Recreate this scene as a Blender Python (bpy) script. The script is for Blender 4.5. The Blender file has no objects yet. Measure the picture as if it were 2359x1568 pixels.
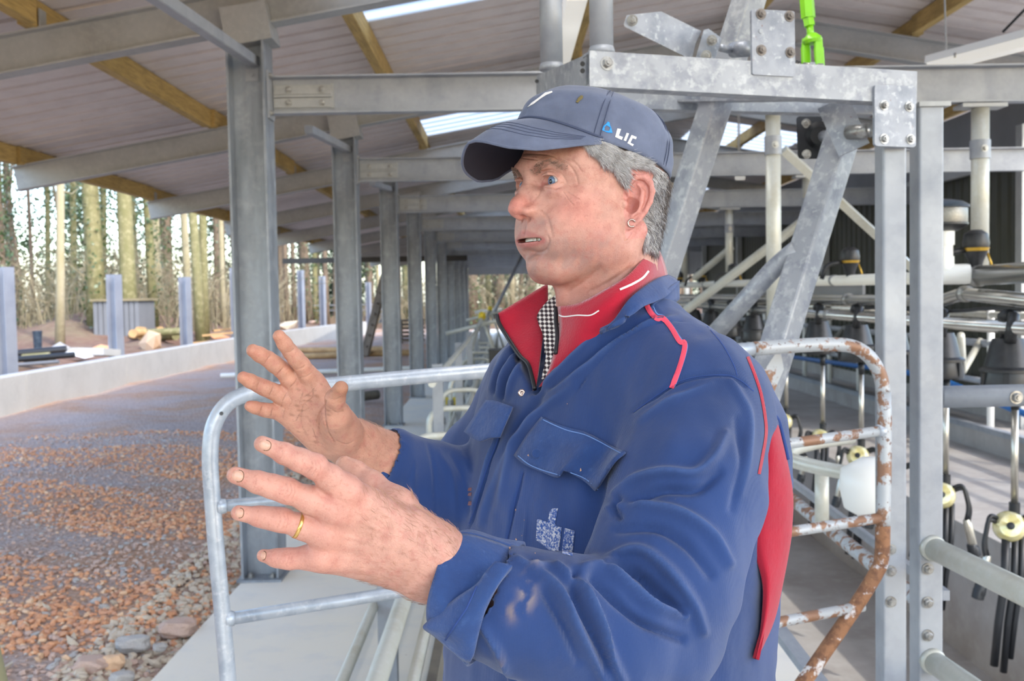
import bpy, math, random
import numpy as np
from mathutils import Vector, Matrix
random.seed(7); np.random.seed(7)
S = bpy.context.scene
COL = S.collection
# ---------------------------------------------------------------- camera
F_PX, CXP, CYP = 2294.0, 1179.5, 784.0
CAM = Vector((0, 0, 1.51))
_pitch, _yaw, _roll = math.atan(104 / 2294), 14.5 / 2294, 0.018
_f = Vector((math.sin(_yaw) * math.cos(_pitch), math.cos(_yaw) * math.cos(_pitch), -math.sin(_pitch)))
_r0 = _f.cross(Vector((0, 0, 1))).normalized()
_u0 = _r0.cross(_f)
_r = _r0 * math.cos(_roll) - _u0 * math.sin(_roll)
_u = _u0 * math.cos(_roll) + _r0 * math.sin(_roll)
def P(px, py, d):
    """world point seen at photo pixel (px,py) at depth d metres along the view axis"""
    return CAM + _f * d + _r * ((px - CXP) * d / F_PX) + _u * ((CYP - py) * d / F_PX)
cd = bpy.data.cameras.new('camera'); cam = bpy.data.objects.new('camera', cd); COL.objects.link(cam)
cam.matrix_world = Matrix(((_r.x, _u.x, -_f.x, CAM.x), (_r.y, _u.y, -_f.y, CAM.y), (_r.z, _u.z, -_f.z, CAM.z), (0, 0, 0, 1)))
cd.sensor_width = 36; cd.lens = 36 * F_PX / 2359; cd.clip_start = 0.02; cd.clip_end = 500
cd.dof.use_dof = True; cd.dof.focus_distance = 1.02; cd.dof.aperture_fstop = 12.5
S.camera = cam
# ---------------------------------------------------------------- sky, sun, exposure
w = bpy.data.worlds.new('sky'); S.world = w; w.use_nodes = True
nt = w.node_tree; nt.nodes.clear()
wo = nt.nodes.new('ShaderNodeOutputWorld'); bg = nt.nodes.new('ShaderNodeBackground'); sk = nt.nodes.new('ShaderNodeTexSky')
sk.sky_type = 'NISHITA'; sk.sun_disc = False; sk.sun_elevation = math.radians(40); sk.sun_rotation = math.radians(136)
sk.air_density = 1.0; sk.dust_density = 1.4; sk.ozone_density = 1.0
bg.inputs[1].default_value = 0.55
nt.links.new(sk.outputs[0], bg.inputs[0]); nt.links.new(bg.outputs[0], wo.inputs[0])
sd = bpy.data.lights.new('sun', 'SUN'); sun = bpy.data.objects.new('sun', sd); COL.objects.link(sun)
SUN = Vector((2.4, -2.5, 2.67)).normalized()
sun.rotation_euler = SUN.to_track_quat('Z', 'Y').to_euler(); sun.location = (12, -12, 14)
sd.energy = 2.3; sd.angle = math.radians(0.6); sd.color = (1.0, 0.94, 0.84)
S.view_settings.view_transform = 'Standard'; S.view_settings.look = 'None'
S.view_settings.gamma = 1.0; S.view_settings.use_curve_mapping = False
S.view_settings.exposure = 0.36
# ---------------------------------------------------------------- materials
def srgb(r, g, b):
    f = lambda c: (c / 12.92 if c <= 0.04045 else ((c + 0.055) / 1.055) ** 2.4)
    return (f(r / 255), f(g / 255), f(b / 255), 1)
def mat(name, base, rough=0.5, metal=0.0, layers=(), bump=None, rvar=0.0, spec=0.5, attr=None, sss=0.0, bump2=None, sheen=0.0, coat=0.0):
    """layers: (kind, scale, lo, hi, rgb, amount[, stretch]); bump: (kind, scale, strength, distance[, stretch])"""
    m = bpy.data.materials.new(name); m.use_nodes = True
    t = m.node_tree; N = t.nodes; L = t.links
    bs = N['Principled BSDF']
    bs.inputs['Roughness'].default_value = rough; bs.inputs['Metallic'].default_value = metal
    bs.inputs['Specular IOR Level'].default_value = spec
    if sheen: bs.inputs['Sheen Weight'].default_value = sheen; bs.inputs['Sheen Roughness'].default_value = 0.4
    if coat: bs.inputs['Coat Weight'].default_value = coat; bs.inputs['Coat Roughness'].default_value = 0.15
    tc = N.new('ShaderNodeTexCoord')
    def tex(kind, scale, stretch=None):
        src = tc.outputs['Object']
        if stretch:
            mp = N.new('ShaderNodeMapping'); mp.inputs['Scale'].default_value = stretch
            L.new(src, mp.inputs[0]); src = mp.outputs[0]
        if kind == 'voronoi':
            n = N.new('ShaderNodeTexVoronoi'); n.inputs['Scale'].default_value = scale; o = n.outputs['Distance']
        elif kind == 'cells':
            n = N.new('ShaderNodeTexVoronoi'); n.inputs['Scale'].default_value = scale; o = n.outputs['Color']
        elif kind == 'wave':
            n = N.new('ShaderNodeTexWave'); n.inputs['Scale'].default_value = scale; n.inputs['Distortion'].default_value = 0.4; o = n.outputs[1]
        else:
            n = N.new('ShaderNodeTexNoise'); n.inputs['Scale'].default_value = scale; n.inputs['Detail'].default_value = 5
            n.inputs['Roughness'].default_value = 0.6; o = n.outputs[0]
        L.new(src, n.inputs['Vector']); return o
    if attr:
        a = N.new('ShaderNodeVertexColor'); a.layer_name = attr; cur = a.outputs[0]
    else:
        c = N.new('ShaderNodeRGB'); c.outputs[0].default_value = base; cur = c.outputs[0]
    for l in layers:
        o = tex(l[0], l[1], l[6] if len(l) > 6 else None)
        r = N.new('ShaderNodeMapRange'); r.inputs[1].default_value = l[2]; r.inputs[2].default_value = l[3]; r.inputs[4].default_value = l[5]
        L.new(o, r.inputs[0])
        mx = N.new('ShaderNodeMix'); mx.data_type = 'RGBA'; mx.inputs[7].default_value = l[4]
        L.new(r.outputs[0], mx.inputs[0]); L.new(cur, mx.inputs[6]); cur = mx.outputs[2]
    L.new(cur, bs.inputs['Base Color'])
    if rvar:
        o = tex('noise', 9); r = N.new('ShaderNodeMapRange'); r.inputs[1].default_value = 0.3; r.inputs[2].default_value = 0.7
        r.inputs[3].default_value = rough - rvar; r.inputs[4].default_value = rough + rvar
        L.new(o, r.inputs[0]); L.new(r.outputs[0], bs.inputs['Roughness'])
    prev = None
    for b in (bump, bump2):
        if not b: continue
        o = tex(b[0], b[1], b[4] if len(b) > 4 else None); bp = N.new('ShaderNodeBump')
        bp.inputs['Strength'].default_value = b[2]; bp.inputs['Distance'].default_value = b[3]
        L.new(o, bp.inputs['Height'])
        if prev: L.new(prev, bp.inputs['Normal'])
        prev = bp.outputs[0]
    if prev: L.new(prev, bs.inputs['Normal'])
    if sss:
        bs.inputs['Subsurface Weight'].default_value = sss; bs.inputs['Subsurface Radius'].default_value = (1.0, 0.35, 0.2); bs.inputs['Subsurface Scale'].default_value = 0.006
    return m
M = {}
_gv = [('cells', 60, 0.2, 0.9, srgb(138, 143, 150), 0.35), ('noise', 7, 0.5, 0.7, srgb(122, 128, 138), 0.6), ('noise', 2.2, 0.45, 0.75, srgb(184, 187, 190), 0.5)]
M['galv'] = mat('galvanised_steel', srgb(152, 156, 163), 0.46, 0.25, _gv, rvar=0.08)
M['galv_dull'] = mat('dull_galvanised_steel', srgb(168, 170, 170), 0.5, 0.2, [('noise', 3, 0.4, 0.7, srgb(146, 147, 145), 0.7), ('noise', 30, 0.45, 0.7, srgb(185, 186, 184), 0.4), ('noise', 60, 0.68, 0.75, srgb(120, 100, 80), 0.4)], rvar=0.08)
M['column'] = mat('column_steel', srgb(150, 158, 168), 0.42, 0.3, [('noise', 2.0, 0.42, 0.62, srgb(104, 109, 116), 0.75, (3, 3, 0.5)), ('noise', 9, 0.5, 0.7, srgb(186, 190, 196), 0.5), ('cells', 45, 0.2, 0.9, srgb(140, 145, 152), 0.3)], rvar=0.1)
M['galv_mottled'] = mat('mottled_galvanised_steel', srgb(152, 156, 163), 0.46, 0.2, [('noise', 16, 0.5, 0.62, srgb(126, 131, 142), 0.75), ('noise', 40, 0.52, 0.62, srgb(184, 187, 190), 0.6), ('noise', 9, 0.6, 0.68, srgb(118, 122, 132), 0.55), ('noise', 42, 0.735, 0.75, srgb(105, 66, 40), 0.85)], rvar=0.1, bump=('noise', 60, 0.12, 0.002))
M['plate'] = mat('weathered_plate', srgb(150, 154, 162), 0.42, 0.35, [('noise', 14, 0.42, 0.62, srgb(122, 128, 138), 0.8), ('noise', 55, 0.55, 0.65, srgb(196, 198, 202), 0.5), ('noise', 34, 0.69, 0.72, srgb(120, 72, 46), 0.75)], rvar=0.1, bump=('noise', 80, 0.1, 0.002))
M['bolt'] = mat('zinc_bolt', srgb(168, 168, 166), 0.32, 0.7, [('noise', 60, 0.45, 0.65, srgb(110, 104, 98), 0.6)])
M['bolt_dark'] = mat('dark_bolt', srgb(118, 112, 108), 0.4, 0.6, [('noise', 120, 0.45, 0.65, srgb(150, 140, 130), 0.6)])
M['tube'] = mat('galvanised_tube', srgb(176, 183, 192), 0.38, 0.35, [('noise', 24, 0.45, 0.65, srgb(140, 150, 164), 0.6), ('noise', 70, 0.55, 0.66, srgb(205, 208, 212), 0.5), ('noise', 30, 0.72, 0.74, srgb(70, 60, 55), 0.7)], rvar=0.08, bump=('noise', 70, 0.1, 0.001))
M['tube_pale'] = mat('pale_tube', srgb(200, 200, 190), 0.4, 0.2, [('noise', 6, 0.45, 0.7, srgb(178, 172, 150), 0.6), ('noise', 40, 0.5, 0.7, srgb(214, 216, 214), 0.4)])
M['tube_rusty'] = mat('rusty_tube', srgb(170, 174, 178), 0.5, 0.2, [('noise', 22, 0.5, 0.55, srgb(134, 96, 70), 0.95), ('noise', 60, 0.6, 0.66, srgb(96, 64, 46), 0.9)], bump=('noise', 50, 0.25, 0.002))
M['rust'] = mat('rusted_pipe', srgb(138, 96, 66), 0.75, 0.0, [('noise', 40, 0.45, 0.6, srgb(102, 68, 48), 0.9), ('noise', 28, 0.58, 0.64, srgb(206, 204, 204), 0.85), ('noise', 90, 0.62, 0.7, srgb(170, 130, 92), 0.7)], bump=('noise', 60, 0.5, 0.004))
M['stainless'] = mat('stainless_pipe', srgb(205, 203, 198), 0.22, 0.85, [('noise', 4, 0.4, 0.7, srgb(150, 146, 138), 0.4)])
M['chrome'] = mat('chrome_shell', srgb(190, 186, 176), 0.3, 0.85)
M['pvc'] = mat('white_pvc', srgb(236, 233, 222), 0.35, 0, [('noise', 5, 0.5, 0.7, srgb(222, 216, 200), 0.5)])
M['white_paint'] = mat('white_plastic', srgb(240, 240, 236), 0.35)
M['black'] = mat('black_plastic', srgb(34, 35, 38), 0.38, 0, [('noise', 30, 0.5, 0.7, srgb(52, 53, 56), 0.5)])
M['rubber'] = mat('black_rubber', srgb(30, 32, 36), 0.45)
M['black_trim'] = mat('black_gutter', srgb(26, 24, 26), 0.35)
M['gold'] = mat('gold_band', srgb(196, 158, 62), 0.35, 0.5)
M['amber'] = mat('amber_claw_bowl', srgb(214, 200, 130), 0.12, 0.25, [('noise', 14, 0.4, 0.65, srgb(236, 232, 200), 0.8)], spec=0.8)
M['mesh'] = mat('wire_mesh', srgb(186, 182, 172), 0.4, 0.6, [('voronoi', 260, 0.15, 0.4, srgb(90, 90, 88), 0.7)])
M['navy'] = mat('navy_cap', srgb(40, 52, 66), 0.3, 0, [('noise', 12, 0.4, 0.7, srgb(82, 98, 112), 0.5)])
M['blue_hose'] = mat('blue_hose', srgb(26, 106, 180), 0.4)
M['timber'] = mat('treated_timber', srgb(196, 166, 104), 0.7, 0, [('noise', 3, 0.4, 0.7, srgb(168, 142, 82), 0.8, (6, 1, 6)), ('noise', 14, 0.45, 0.7, srgb(120, 104, 60), 0.6, (7, 0.5, 7)), ('noise', 1.2, 0.55, 0.7, srgb(112, 98, 58), 0.7)], bump=('noise', 20, 0.15, 0.003, (8, 0.6, 8)))
M['roof'] = mat('fibre_cement_roof', srgb(226, 217, 212), 0.8, 0, [('noise', 6, 0.4, 0.7, srgb(210, 200, 195), 0.7), ('noise', 130, 0.62, 0.74, srgb(130, 118, 112), 0.6), ('noise', 22, 0.7, 0.76, srgb(128, 92, 80), 0.7)], bump=('noise', 120, 0.1, 0.002))
M['skylight'] = mat('translucent_sheet', srgb(236, 242, 246), 0.5)
_b = M['skylight'].node_tree; _p = _b.nodes['Principled BSDF']; _tr = _b.nodes.new('ShaderNodeBsdfTranslucent'); _tr.inputs[0].default_value = (0.92, 0.95, 0.97, 1)
_mx = _b.nodes.new('ShaderNodeMixShader'); _mx.inputs[0].default_value = 0.75
_b.links.new(_p.outputs[0], _mx.inputs[1]); _b.links.new(_tr.outputs[0], _mx.inputs[2]); _b.links.new(_mx.outputs[0], _b.nodes['Material Output'].inputs[0])
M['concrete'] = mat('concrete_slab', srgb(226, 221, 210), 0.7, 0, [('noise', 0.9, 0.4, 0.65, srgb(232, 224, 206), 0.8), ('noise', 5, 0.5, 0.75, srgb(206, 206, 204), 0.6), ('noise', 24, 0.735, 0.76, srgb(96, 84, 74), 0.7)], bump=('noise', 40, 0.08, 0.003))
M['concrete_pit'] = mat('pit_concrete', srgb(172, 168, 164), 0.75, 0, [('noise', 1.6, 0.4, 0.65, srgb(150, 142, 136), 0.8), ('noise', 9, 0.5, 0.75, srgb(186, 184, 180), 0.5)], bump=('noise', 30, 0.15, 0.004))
M['kerb'] = mat('kerb_concrete', srgb(186, 185, 182), 0.75, 0, [('noise', 2, 0.4, 0.7, srgb(170, 169, 166), 0.7), ('noise', 30, 0.5, 0.7, srgb(196, 195, 192), 0.5)], bump=('noise', 30, 0.15, 0.004))
M['gravel'] = mat('gravel_ground', srgb(204, 182, 170), 0.95, 0, [('noise', 0.55, 0.46, 0.6, srgb(206, 160, 124), 0.85, (1, 0.8, 1)), ('noise', 1.3, 0.5, 0.66, srgb(198, 182, 174), 0.85, (1, 1.6, 1)), ('cells', 40, 0.1, 1.0, srgb(140, 116, 104), 0.55), ('noise', 30, 0.55, 0.7, srgb(196, 176, 160), 0.6)], bump=('voronoi', 34, 1.0, 0.02), bump2=('noise', 90, 0.7, 0.012), spec=0.15)
M['soil'] = mat('brown_soil', srgb(126, 96, 80), 0.95, 0, [('noise', 1.2, 0.4, 0.65, srgb(102, 76, 62), 0.8), ('noise', 6, 0.5, 0.7, srgb(150, 128, 110), 0.6), ('noise', 0.5, 0.52, 0.7, srgb(136, 124, 96), 0.7)], bump=('noise', 6, 0.9, 0.06))
STONE = [mat('stone_%d' % i, srgb(*c), 0.85, 0, [('noise', 14, 0.4, 0.7, srgb(*d), 0.7)], bump=('noise', 40, 0.4, 0.004)) for i, (c, d) in enumerate([
    ((224, 166, 124), (202, 142, 102)), ((212, 158, 124), (184, 132, 104)), ((230, 194, 158), (212, 168, 132)), ((198, 170, 154), (172, 146, 134)), ((204, 190, 170), (178, 160, 140)), ((184, 180, 176), (154, 150, 147))])]
M['cladding'] = mat('dark_green_cladding', srgb(66, 68, 58), 0.55, 0, [('noise', 2, 0.4, 0.7, srgb(52, 54, 48), 0.7)])
M['clad_grey'] = mat('grey_cladding', srgb(120, 122, 126), 0.55, 0, [('noise', 2, 0.4, 0.7, srgb(104, 106, 110), 0.6)])
M['green'] = mat('bright_green_paint', srgb(128, 200, 30), 0.3, 0, [('noise', 24, 0.5, 0.7, srgb(112, 182, 26), 0.5), ('noise', 60, 0.72, 0.74, srgb(140, 60, 40), 0.8)], spec=0.6)
M['bark'] = mat('mossy_bark', srgb(128, 122, 86), 0.9, 0, [('noise', 2.5, 0.4, 0.65, srgb(112, 110, 70), 0.8, (2, 2, 0.4)), ('noise', 8, 0.5, 0.7, srgb(172, 164, 128), 0.6), ('noise', 20, 0.6, 0.7, srgb(92, 80, 58), 0.6)], bump=('noise', 14, 0.6, 0.02))
M['bark_pale'] = mat('pale_bark', srgb(166, 156, 130), 0.9, 0, [('noise', 3, 0.4, 0.65, srgb(150, 140, 104), 0.8, (2, 2, 0.4)), ('noise', 20, 0.6, 0.7, srgb(120, 104, 80), 0.6)], bump=('noise', 14, 0.6, 0.02))
M['bark_brown'] = mat('brown_bark', srgb(116, 100, 84), 0.9, 0, [('noise', 3, 0.4, 0.65, srgb(88, 76, 62), 0.8, (2, 2, 0.4))], bump=('noise', 14, 0.6, 0.02))
M['ivy'] = mat('ivy_leaves', srgb(70, 92, 50), 0.35, 0, [('noise', 1.5, 0.4, 0.65, srgb(48, 70, 40), 0.8), ('noise', 7, 0.5, 0.7, srgb(120, 136, 80), 0.6)], spec=0.8)
M['brush'] = mat('dry_twigs', srgb(150, 138, 112), 0.9, 0, [('noise', 0.8, 0.4, 0.65, srgb(116, 108, 80), 0.8)])
M['evergreen'] = mat('evergreen_needles', srgb(64, 84, 58), 0.7, 0, [('noise', 0.8, 0.4, 0.65, srgb(44, 62, 44), 0.8)])
M['log'] = mat('cut_log', srgb(196, 160, 112), 0.8, 0, [('noise', 5, 0.4, 0.7, srgb(150, 116, 76), 0.7)])
M['yellow'] = mat('yellow_plastic', srgb(220, 190, 40), 0.4)
M['post'] = mat('fence_post_steel', srgb(152, 157, 168), 0.42, 0.3, [('noise', 3, 0.4, 0.7, srgb(132, 138, 152), 0.6)])
M['dark_edge'] = mat('dark_angle_edge', srgb(84, 80, 72), 0.6, 0.1, [('noise', 12, 0.4, 0.7, srgb(120, 114, 100), 0.6)])
def lampmat():
    m = bpy.data.materials.new('lit_diffuser'); m.use_nodes = True; b = m.node_tree.nodes['Principled BSDF']
    b.inputs['Base Color'].default_value = srgb(240, 238, 228); b.inputs['Roughness'].default_value = 0.4
    b.inputs['Emission Color'].default_value = (1, 0.96, 0.88, 1); b.inputs['Emission Strength'].default_value = 0.25
    return m
M['lamp'] = lampmat()
# ---------------------------------------------------------------- mesh helpers
class MB:
    def __init__(self): self.v = []; self.f = []
    def add(self, v, f):
        o = len(self.v); self.v += [tuple(p) for p in v]; self.f += [tuple(i + o for i in q) for q in f]; return self
    def frame(self, p, q, up):
        p, q = Vector(p), Vector(q); d = (q - p).normalized(); up = Vector(up)
        s = d.cross(up)
        if s.length < 1e-4: s = d.cross(Vector((0, 1, 0)))
        s.normalize(); return p, q, d, s, s.cross(d)
    def profile(self, prof, p, q, up=(0, 0, 1), cap=True):
        """extrude a closed (side, up) polygon from p to q"""
        p, q, d, s, u = self.frame(p, q, up); n = len(prof)
        v = [p + s * a + u * b for a, b in prof] + [q + s * a + u * b for a, b in prof]
        f = [(i, (i + 1) % n, n + (i + 1) % n, n + i) for i in range(n)]
        if cap: f += [tuple(range(n))[::-1], tuple(range(n, 2 * n))]
        return self.add(v, f)
    def bar(self, p, q, w, h, up=(0, 0, 1), bev=0.0, n=1):
        return self.profile(rrect(w, h, bev, n), p, q, up)
    def box(self, c, s, R=None):
        R = R or Matrix.Identity(3); c = Vector(c)
        v = [c + R @ Vector((a * s[0] / 2, b * s[1] / 2, e * s[2] / 2)) for e in (-1, 1) for a, b in ((-1, -1), (1, -1), (1, 1), (-1, 1))]
        return self.add(v, [(3, 2, 1, 0), (4, 5, 6, 7), (0, 1, 5, 4), (1, 2, 6, 5), (2, 3, 7, 6), (3, 0, 4, 7)])
    def tube(self, pts, r, n=12, cap=True):
        pts = [Vector(p) for p in pts]; m = len(pts)
        rr = list(r) if hasattr(r, '__len__') else [r] * m
        T = [(pts[min(i + 1, m - 1)] - pts[max(i - 1, 0)]).normalized() for i in range(m)]
        a = T[0].cross(Vector((0, 0, 1)))
        if a.length < 0.05: a = T[0].cross(Vector((0, 1, 0)))
        a.normalize(); v = []
        for i in range(m):
            a = (a - T[i] * a.dot(T[i])).normalized(); b = T[i].cross(a)
            v += [pts[i] + (a * math.cos(2 * math.pi * k / n) + b * math.sin(2 * math.pi * k / n)) * rr[i] for k in range(n)]
        f = [(i * n + k, i * n + (k + 1) % n, (i + 1) * n + (k + 1) % n, (i + 1) * n + k) for i in range(m - 1) for k in range(n)]
        if cap: f += [tuple(range(n))[::-1], tuple(range((m - 1) * n, m * n))]
        return self.add(v, f)
    def lathe(self, prof, o, ax=(0, 0, 1), n=20):
        """prof: (radius, height along axis)"""
        o, ax = Vector(o), Vector(ax).normalized()
        a = ax.cross(Vector((0, 1, 0)) if abs(ax.y) < 0.9 else Vector((1, 0, 0))).normalized(); b = ax.cross(a); v = []
        for r, h in prof: v += [o + ax * h + (a * math.cos(2 * math.pi * k / n) + b * math.sin(2 * math.pi * k / n)) * r for k in range(n)]
        m = len(prof)
        f = [(i * n + k, i * n + (k + 1) % n, (i + 1) * n + (k + 1) % n, (i + 1) * n + k) for i in range(m - 1) for k in range(n)]
        f += [tuple(range(n))[::-1], tuple(range((m - 1) * n, m * n))]
        return self.add(v, f)
    def bolt(self, p, nrm, r=0.012):
        self.lathe([(r * 1.45, 0), (r * 1.45, r * 0.22)], p, nrm, 14)
        self.lathe([(r, r * 0.2), (r, r * 0.95), (r * 0.82, r * 1.1)], p, nrm, 6)
        return self.lathe([(r * 0.5, r), (r * 0.5, r * 1.45)], p, nrm, 8)
    def build(self, name, m, parent=None, smooth=False):
        return link(name, self.v, self.f, m, parent, smooth)
def link(name, v, f, m, parent=None, smooth=False):
    me = bpy.data.meshes.new(name); me.from_pydata([tuple(p) for p in v] if not isinstance(v, np.ndarray) else v, [], f); me.update()
    if m: me.materials.append(m)
    if smooth:
        me.polygons.foreach_set('use_smooth', [True] * len(me.polygons))
        if smooth != 1: me.set_sharp_from_angle(angle=math.radians(smooth))
    o = bpy.data.objects.new(name, me); COL.objects.link(o)
    if parent: o.parent = parent
    return o
def rrect(w, h, bev=0.0, n=1):
    if not bev: return [(-w / 2, -h / 2), (w / 2, -h / 2), (w / 2, h / 2), (-w / 2, h / 2)]
    out = []
    for cx, cy, a0 in ((w / 2 - bev, -h / 2 + bev, -90), (w / 2 - bev, h / 2 - bev, 0), (-w / 2 + bev, h / 2 - bev, 90), (-w / 2 + bev, -h / 2 + bev, 180)):
        for k in range(n + 1):
            a = math.radians(a0 + 90 * k / n); out.append((cx + bev * math.cos(a), cy + bev * math.sin(a)))
    return out
def iprof(w, h, tf, tw):
    """I section: flanges at top and bottom (up axis), w wide, h high"""
    a, b, t = w / 2, h / 2, tw / 2
    return [(-a, -b), (a, -b), (a, -b + tf), (t, -b + tf), (t, b - tf), (a, b - tf), (a, b), (-a, b), (-a, b - tf), (-t, b - tf), (-t, -b + tf), (-a, -b + tf)]
def cprof(w, h, t):
    """channel: web on the +side... open towards -side"""
    a, b = w / 2, h / 2
    return [(-a, -b), (a, -b), (a, b), (-a, b), (-a, b - t), (a - t, b - t), (a - t, -b + t), (-a, -b + t)]
def thing(name, label, cat, group=None, loc=(0, 0, 0)):
    o = bpy.data.objects.new(name, None); COL.objects.link(o); o.location = loc; o.empty_display_size = 0.1
    return tag(o, label, cat, group)
def tag(o, label, cat, group=None, kind=None):
    o['label'] = label; o['category'] = cat
    if group: o['group'] = group
    if kind: o['kind'] = kind
    return o
def struct(o, label=None, cat=None):
    o['kind'] = 'structure'
    if label: o['label'] = label
    if cat: o['category'] = cat
    return o
def kids(o): return [c for c in bpy.data.objects if c.parent == o]
def copy_tree(root, offset, label, group=None):
    """copy of a thing with its parts and sub-parts (mesh data shared)"""
    def cp(o, par):
        c = o.copy(); COL.objects.link(c)
        if par: c.parent = par
        for k in KIDS.get(o.name, ()): cp(k, c)
        return c
    KIDS = {}
    def gather(o):
        KIDS[o.name] = kids(o)
        for k in KIDS[o.name]: gather(k)
    gather(root); c = cp(root, None); c.location = Vector(root.location) + Vector(offset)
    c['label'] = label
    if group: c['group'] = group
    return c
def arc(c, a, b, n=8):
    """quarter bend: from c+a to c+b around centre c"""
    c, a, b = Vector(c), Vector(a), Vector(b)
    return [c + a * math.cos(math.pi / 2 * k / n) + b * math.sin(math.pi / 2 * k / n) for k in range(n + 1)]
def fillet(pts, r, n=7):
    """polyline with rounded corners"""
    pts = [Vector(p) for p in pts]; out = [pts[0]]
    for i in range(1, len(pts) - 1):
        p, a, b = pts[i], (pts[i - 1] - pts[i]), (pts[i + 1] - pts[i]); rr = min(r, a.length * 0.49, b.length * 0.49)
        a, b = p + a.normalized() * rr, p + b.normalized() * rr
        for k in range(n + 1):
            t = k / n; out.append(a * (1 - t) ** 2 + p * 2 * t * (1 - t) + b * t * t)
    return out + [pts[-1]]
# ================================================================ setting: ground, slab, pit, roof
BAY, Y1, XC = 3.19, 5.4, -1.344
YS = [Y1 + BAY * i for i in range(10)]
SL, XR = 0.17, 2.5
def zr(x): return 3.16 + SL * (x + 1.344) if x <= XR else 3.16 + SL * (XR + 1.344) - SL * (x - XR)     # top of rafter
# ground sheet with gentle undulation
def ground_z(x, y):
    z = -0.02 + 0.03 * np.sin(x * 1.7 + y * 0.9) * np.sin(y * 0.55) + 0.015 * np.sin(y * 2.3 + x * 3.1)
    z = np.where(x > -1.75, np.minimum(z, -0.02 - 0.05 * (x + 1.75) / 0.3), z)
    return z
def grid(xs, ys, zf):
    X, Y = np.meshgrid(xs, ys); Z = zf(X, Y); v = np.stack([X, Y, Z], -1).reshape(-1, 3); n, m = len(xs), len(ys)
    i = np.arange(n * m).reshape(m, n); f = np.stack([i[:-1, :-1], i[:-1, 1:], i[1:, 1:], i[1:, :-1]], -1).reshape(-1, 4)
    return v, f.tolist()
v, f = grid(np.linspace(-9.5, -1.0, 70), np.concatenate([np.linspace(-3, 14, 110), np.linspace(14.5, 70, 70)]), ground_z)
gravel = struct(link('ground', v, f, M['gravel'], None, 1), 'orange and purple-brown gravel yard left of the concrete slab', 'ground')
def soil_z(x, y):
    t = np.clip((-x - 7.2) / 5, 0, 1); k = np.clip((y - 41) / 3, 0, 1)
    z = (0.32 + 0.5 * t) * (1 - 0.5 * k) + t * 0.5 * np.sin(x * 0.5 + 1) * np.sin(y * 0.33 + x * 0.2) + 0.12 * np.sin(y * 1.1 + x) * np.sin(x * 1.7) + 0.05 * np.sin(x * 4 + y * 3) * np.sin(y * 4.4)
    return z
v, f = grid(np.linspace(-70, -7.25, 130), np.linspace(2, 110, 160), soil_z)
struct(link('ground', v, f, M['soil'], None, 1), 'rough brown soil bank rising behind the white concrete kerb', 'ground')
v, f = grid(np.linspace(-7.6, 40, 40), np.linspace(44, 110, 40), lambda x, y: -0.1 + 0.6 * np.clip((y - 46) / 10, 0, 1) + 0.1 * np.sin(x + y))
struct(link('ground', v, f, M['soil'], None, 1), 'bare earth under the trees beyond the far end of the shed', 'ground')
b = MB(); b.box((26, 20, -0.95), (41.5, 60, 0.1)); struct(b.build('ground', M['concrete_pit']), 'pale outside yard beyond the right side of the shed', 'ground')
# slab + pit
b = MB(); b.box((-0.11, 20, -0.35), (2.66, 50, 0.7)); slab = struct(b.build('floor', M['concrete']), 'pale concrete platform slab the columns stand on', 'floor')
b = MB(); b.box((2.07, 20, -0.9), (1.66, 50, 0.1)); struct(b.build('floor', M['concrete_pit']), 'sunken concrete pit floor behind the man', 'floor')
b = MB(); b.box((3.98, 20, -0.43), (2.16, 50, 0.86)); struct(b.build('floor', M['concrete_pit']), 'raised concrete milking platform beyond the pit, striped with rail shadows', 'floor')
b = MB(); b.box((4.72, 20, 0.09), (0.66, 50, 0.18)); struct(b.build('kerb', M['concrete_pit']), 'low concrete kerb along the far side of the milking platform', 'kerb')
b = MB(); b.bar((4.41, 1, 0.2), (4.41, 42, 0.2), 0.07, 0.05); tag(b.build('angle_rail', M['galv']), 'steel angle rail laid along the top of the far platform kerb', 'rail')
# kerb of concrete blocks
kerb = struct(thing('kerb', 'white sunlit concrete block kerb between gravel yard and soil bank', 'kerb'))
_kp = [(-6.9, 2.4), (-7.0, 14.3), (-7.1, 18.35), (-7.15, 22.3), (-7.2, 26.2), (-7.1, 30.1), (-6.9, 34), (-6.6, 37.8), (-5.9, 41.6)]
_kp.insert(1, (-6.95, 6.4)); _kp.insert(2, (-6.97, 10.35))
for (x0, y0), (x1, y1) in zip(_kp, _kp[1:]):
    p, q = Vector((x0, y0, 0.22)), Vector((x1, y1, 0.22)); d = (q - p).normalized() * 0.012
    b = MB(); b.bar(p + d, q - d, 0.22, 0.6, bev=0.015); b.build('block', M['kerb'], kerb)
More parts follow.
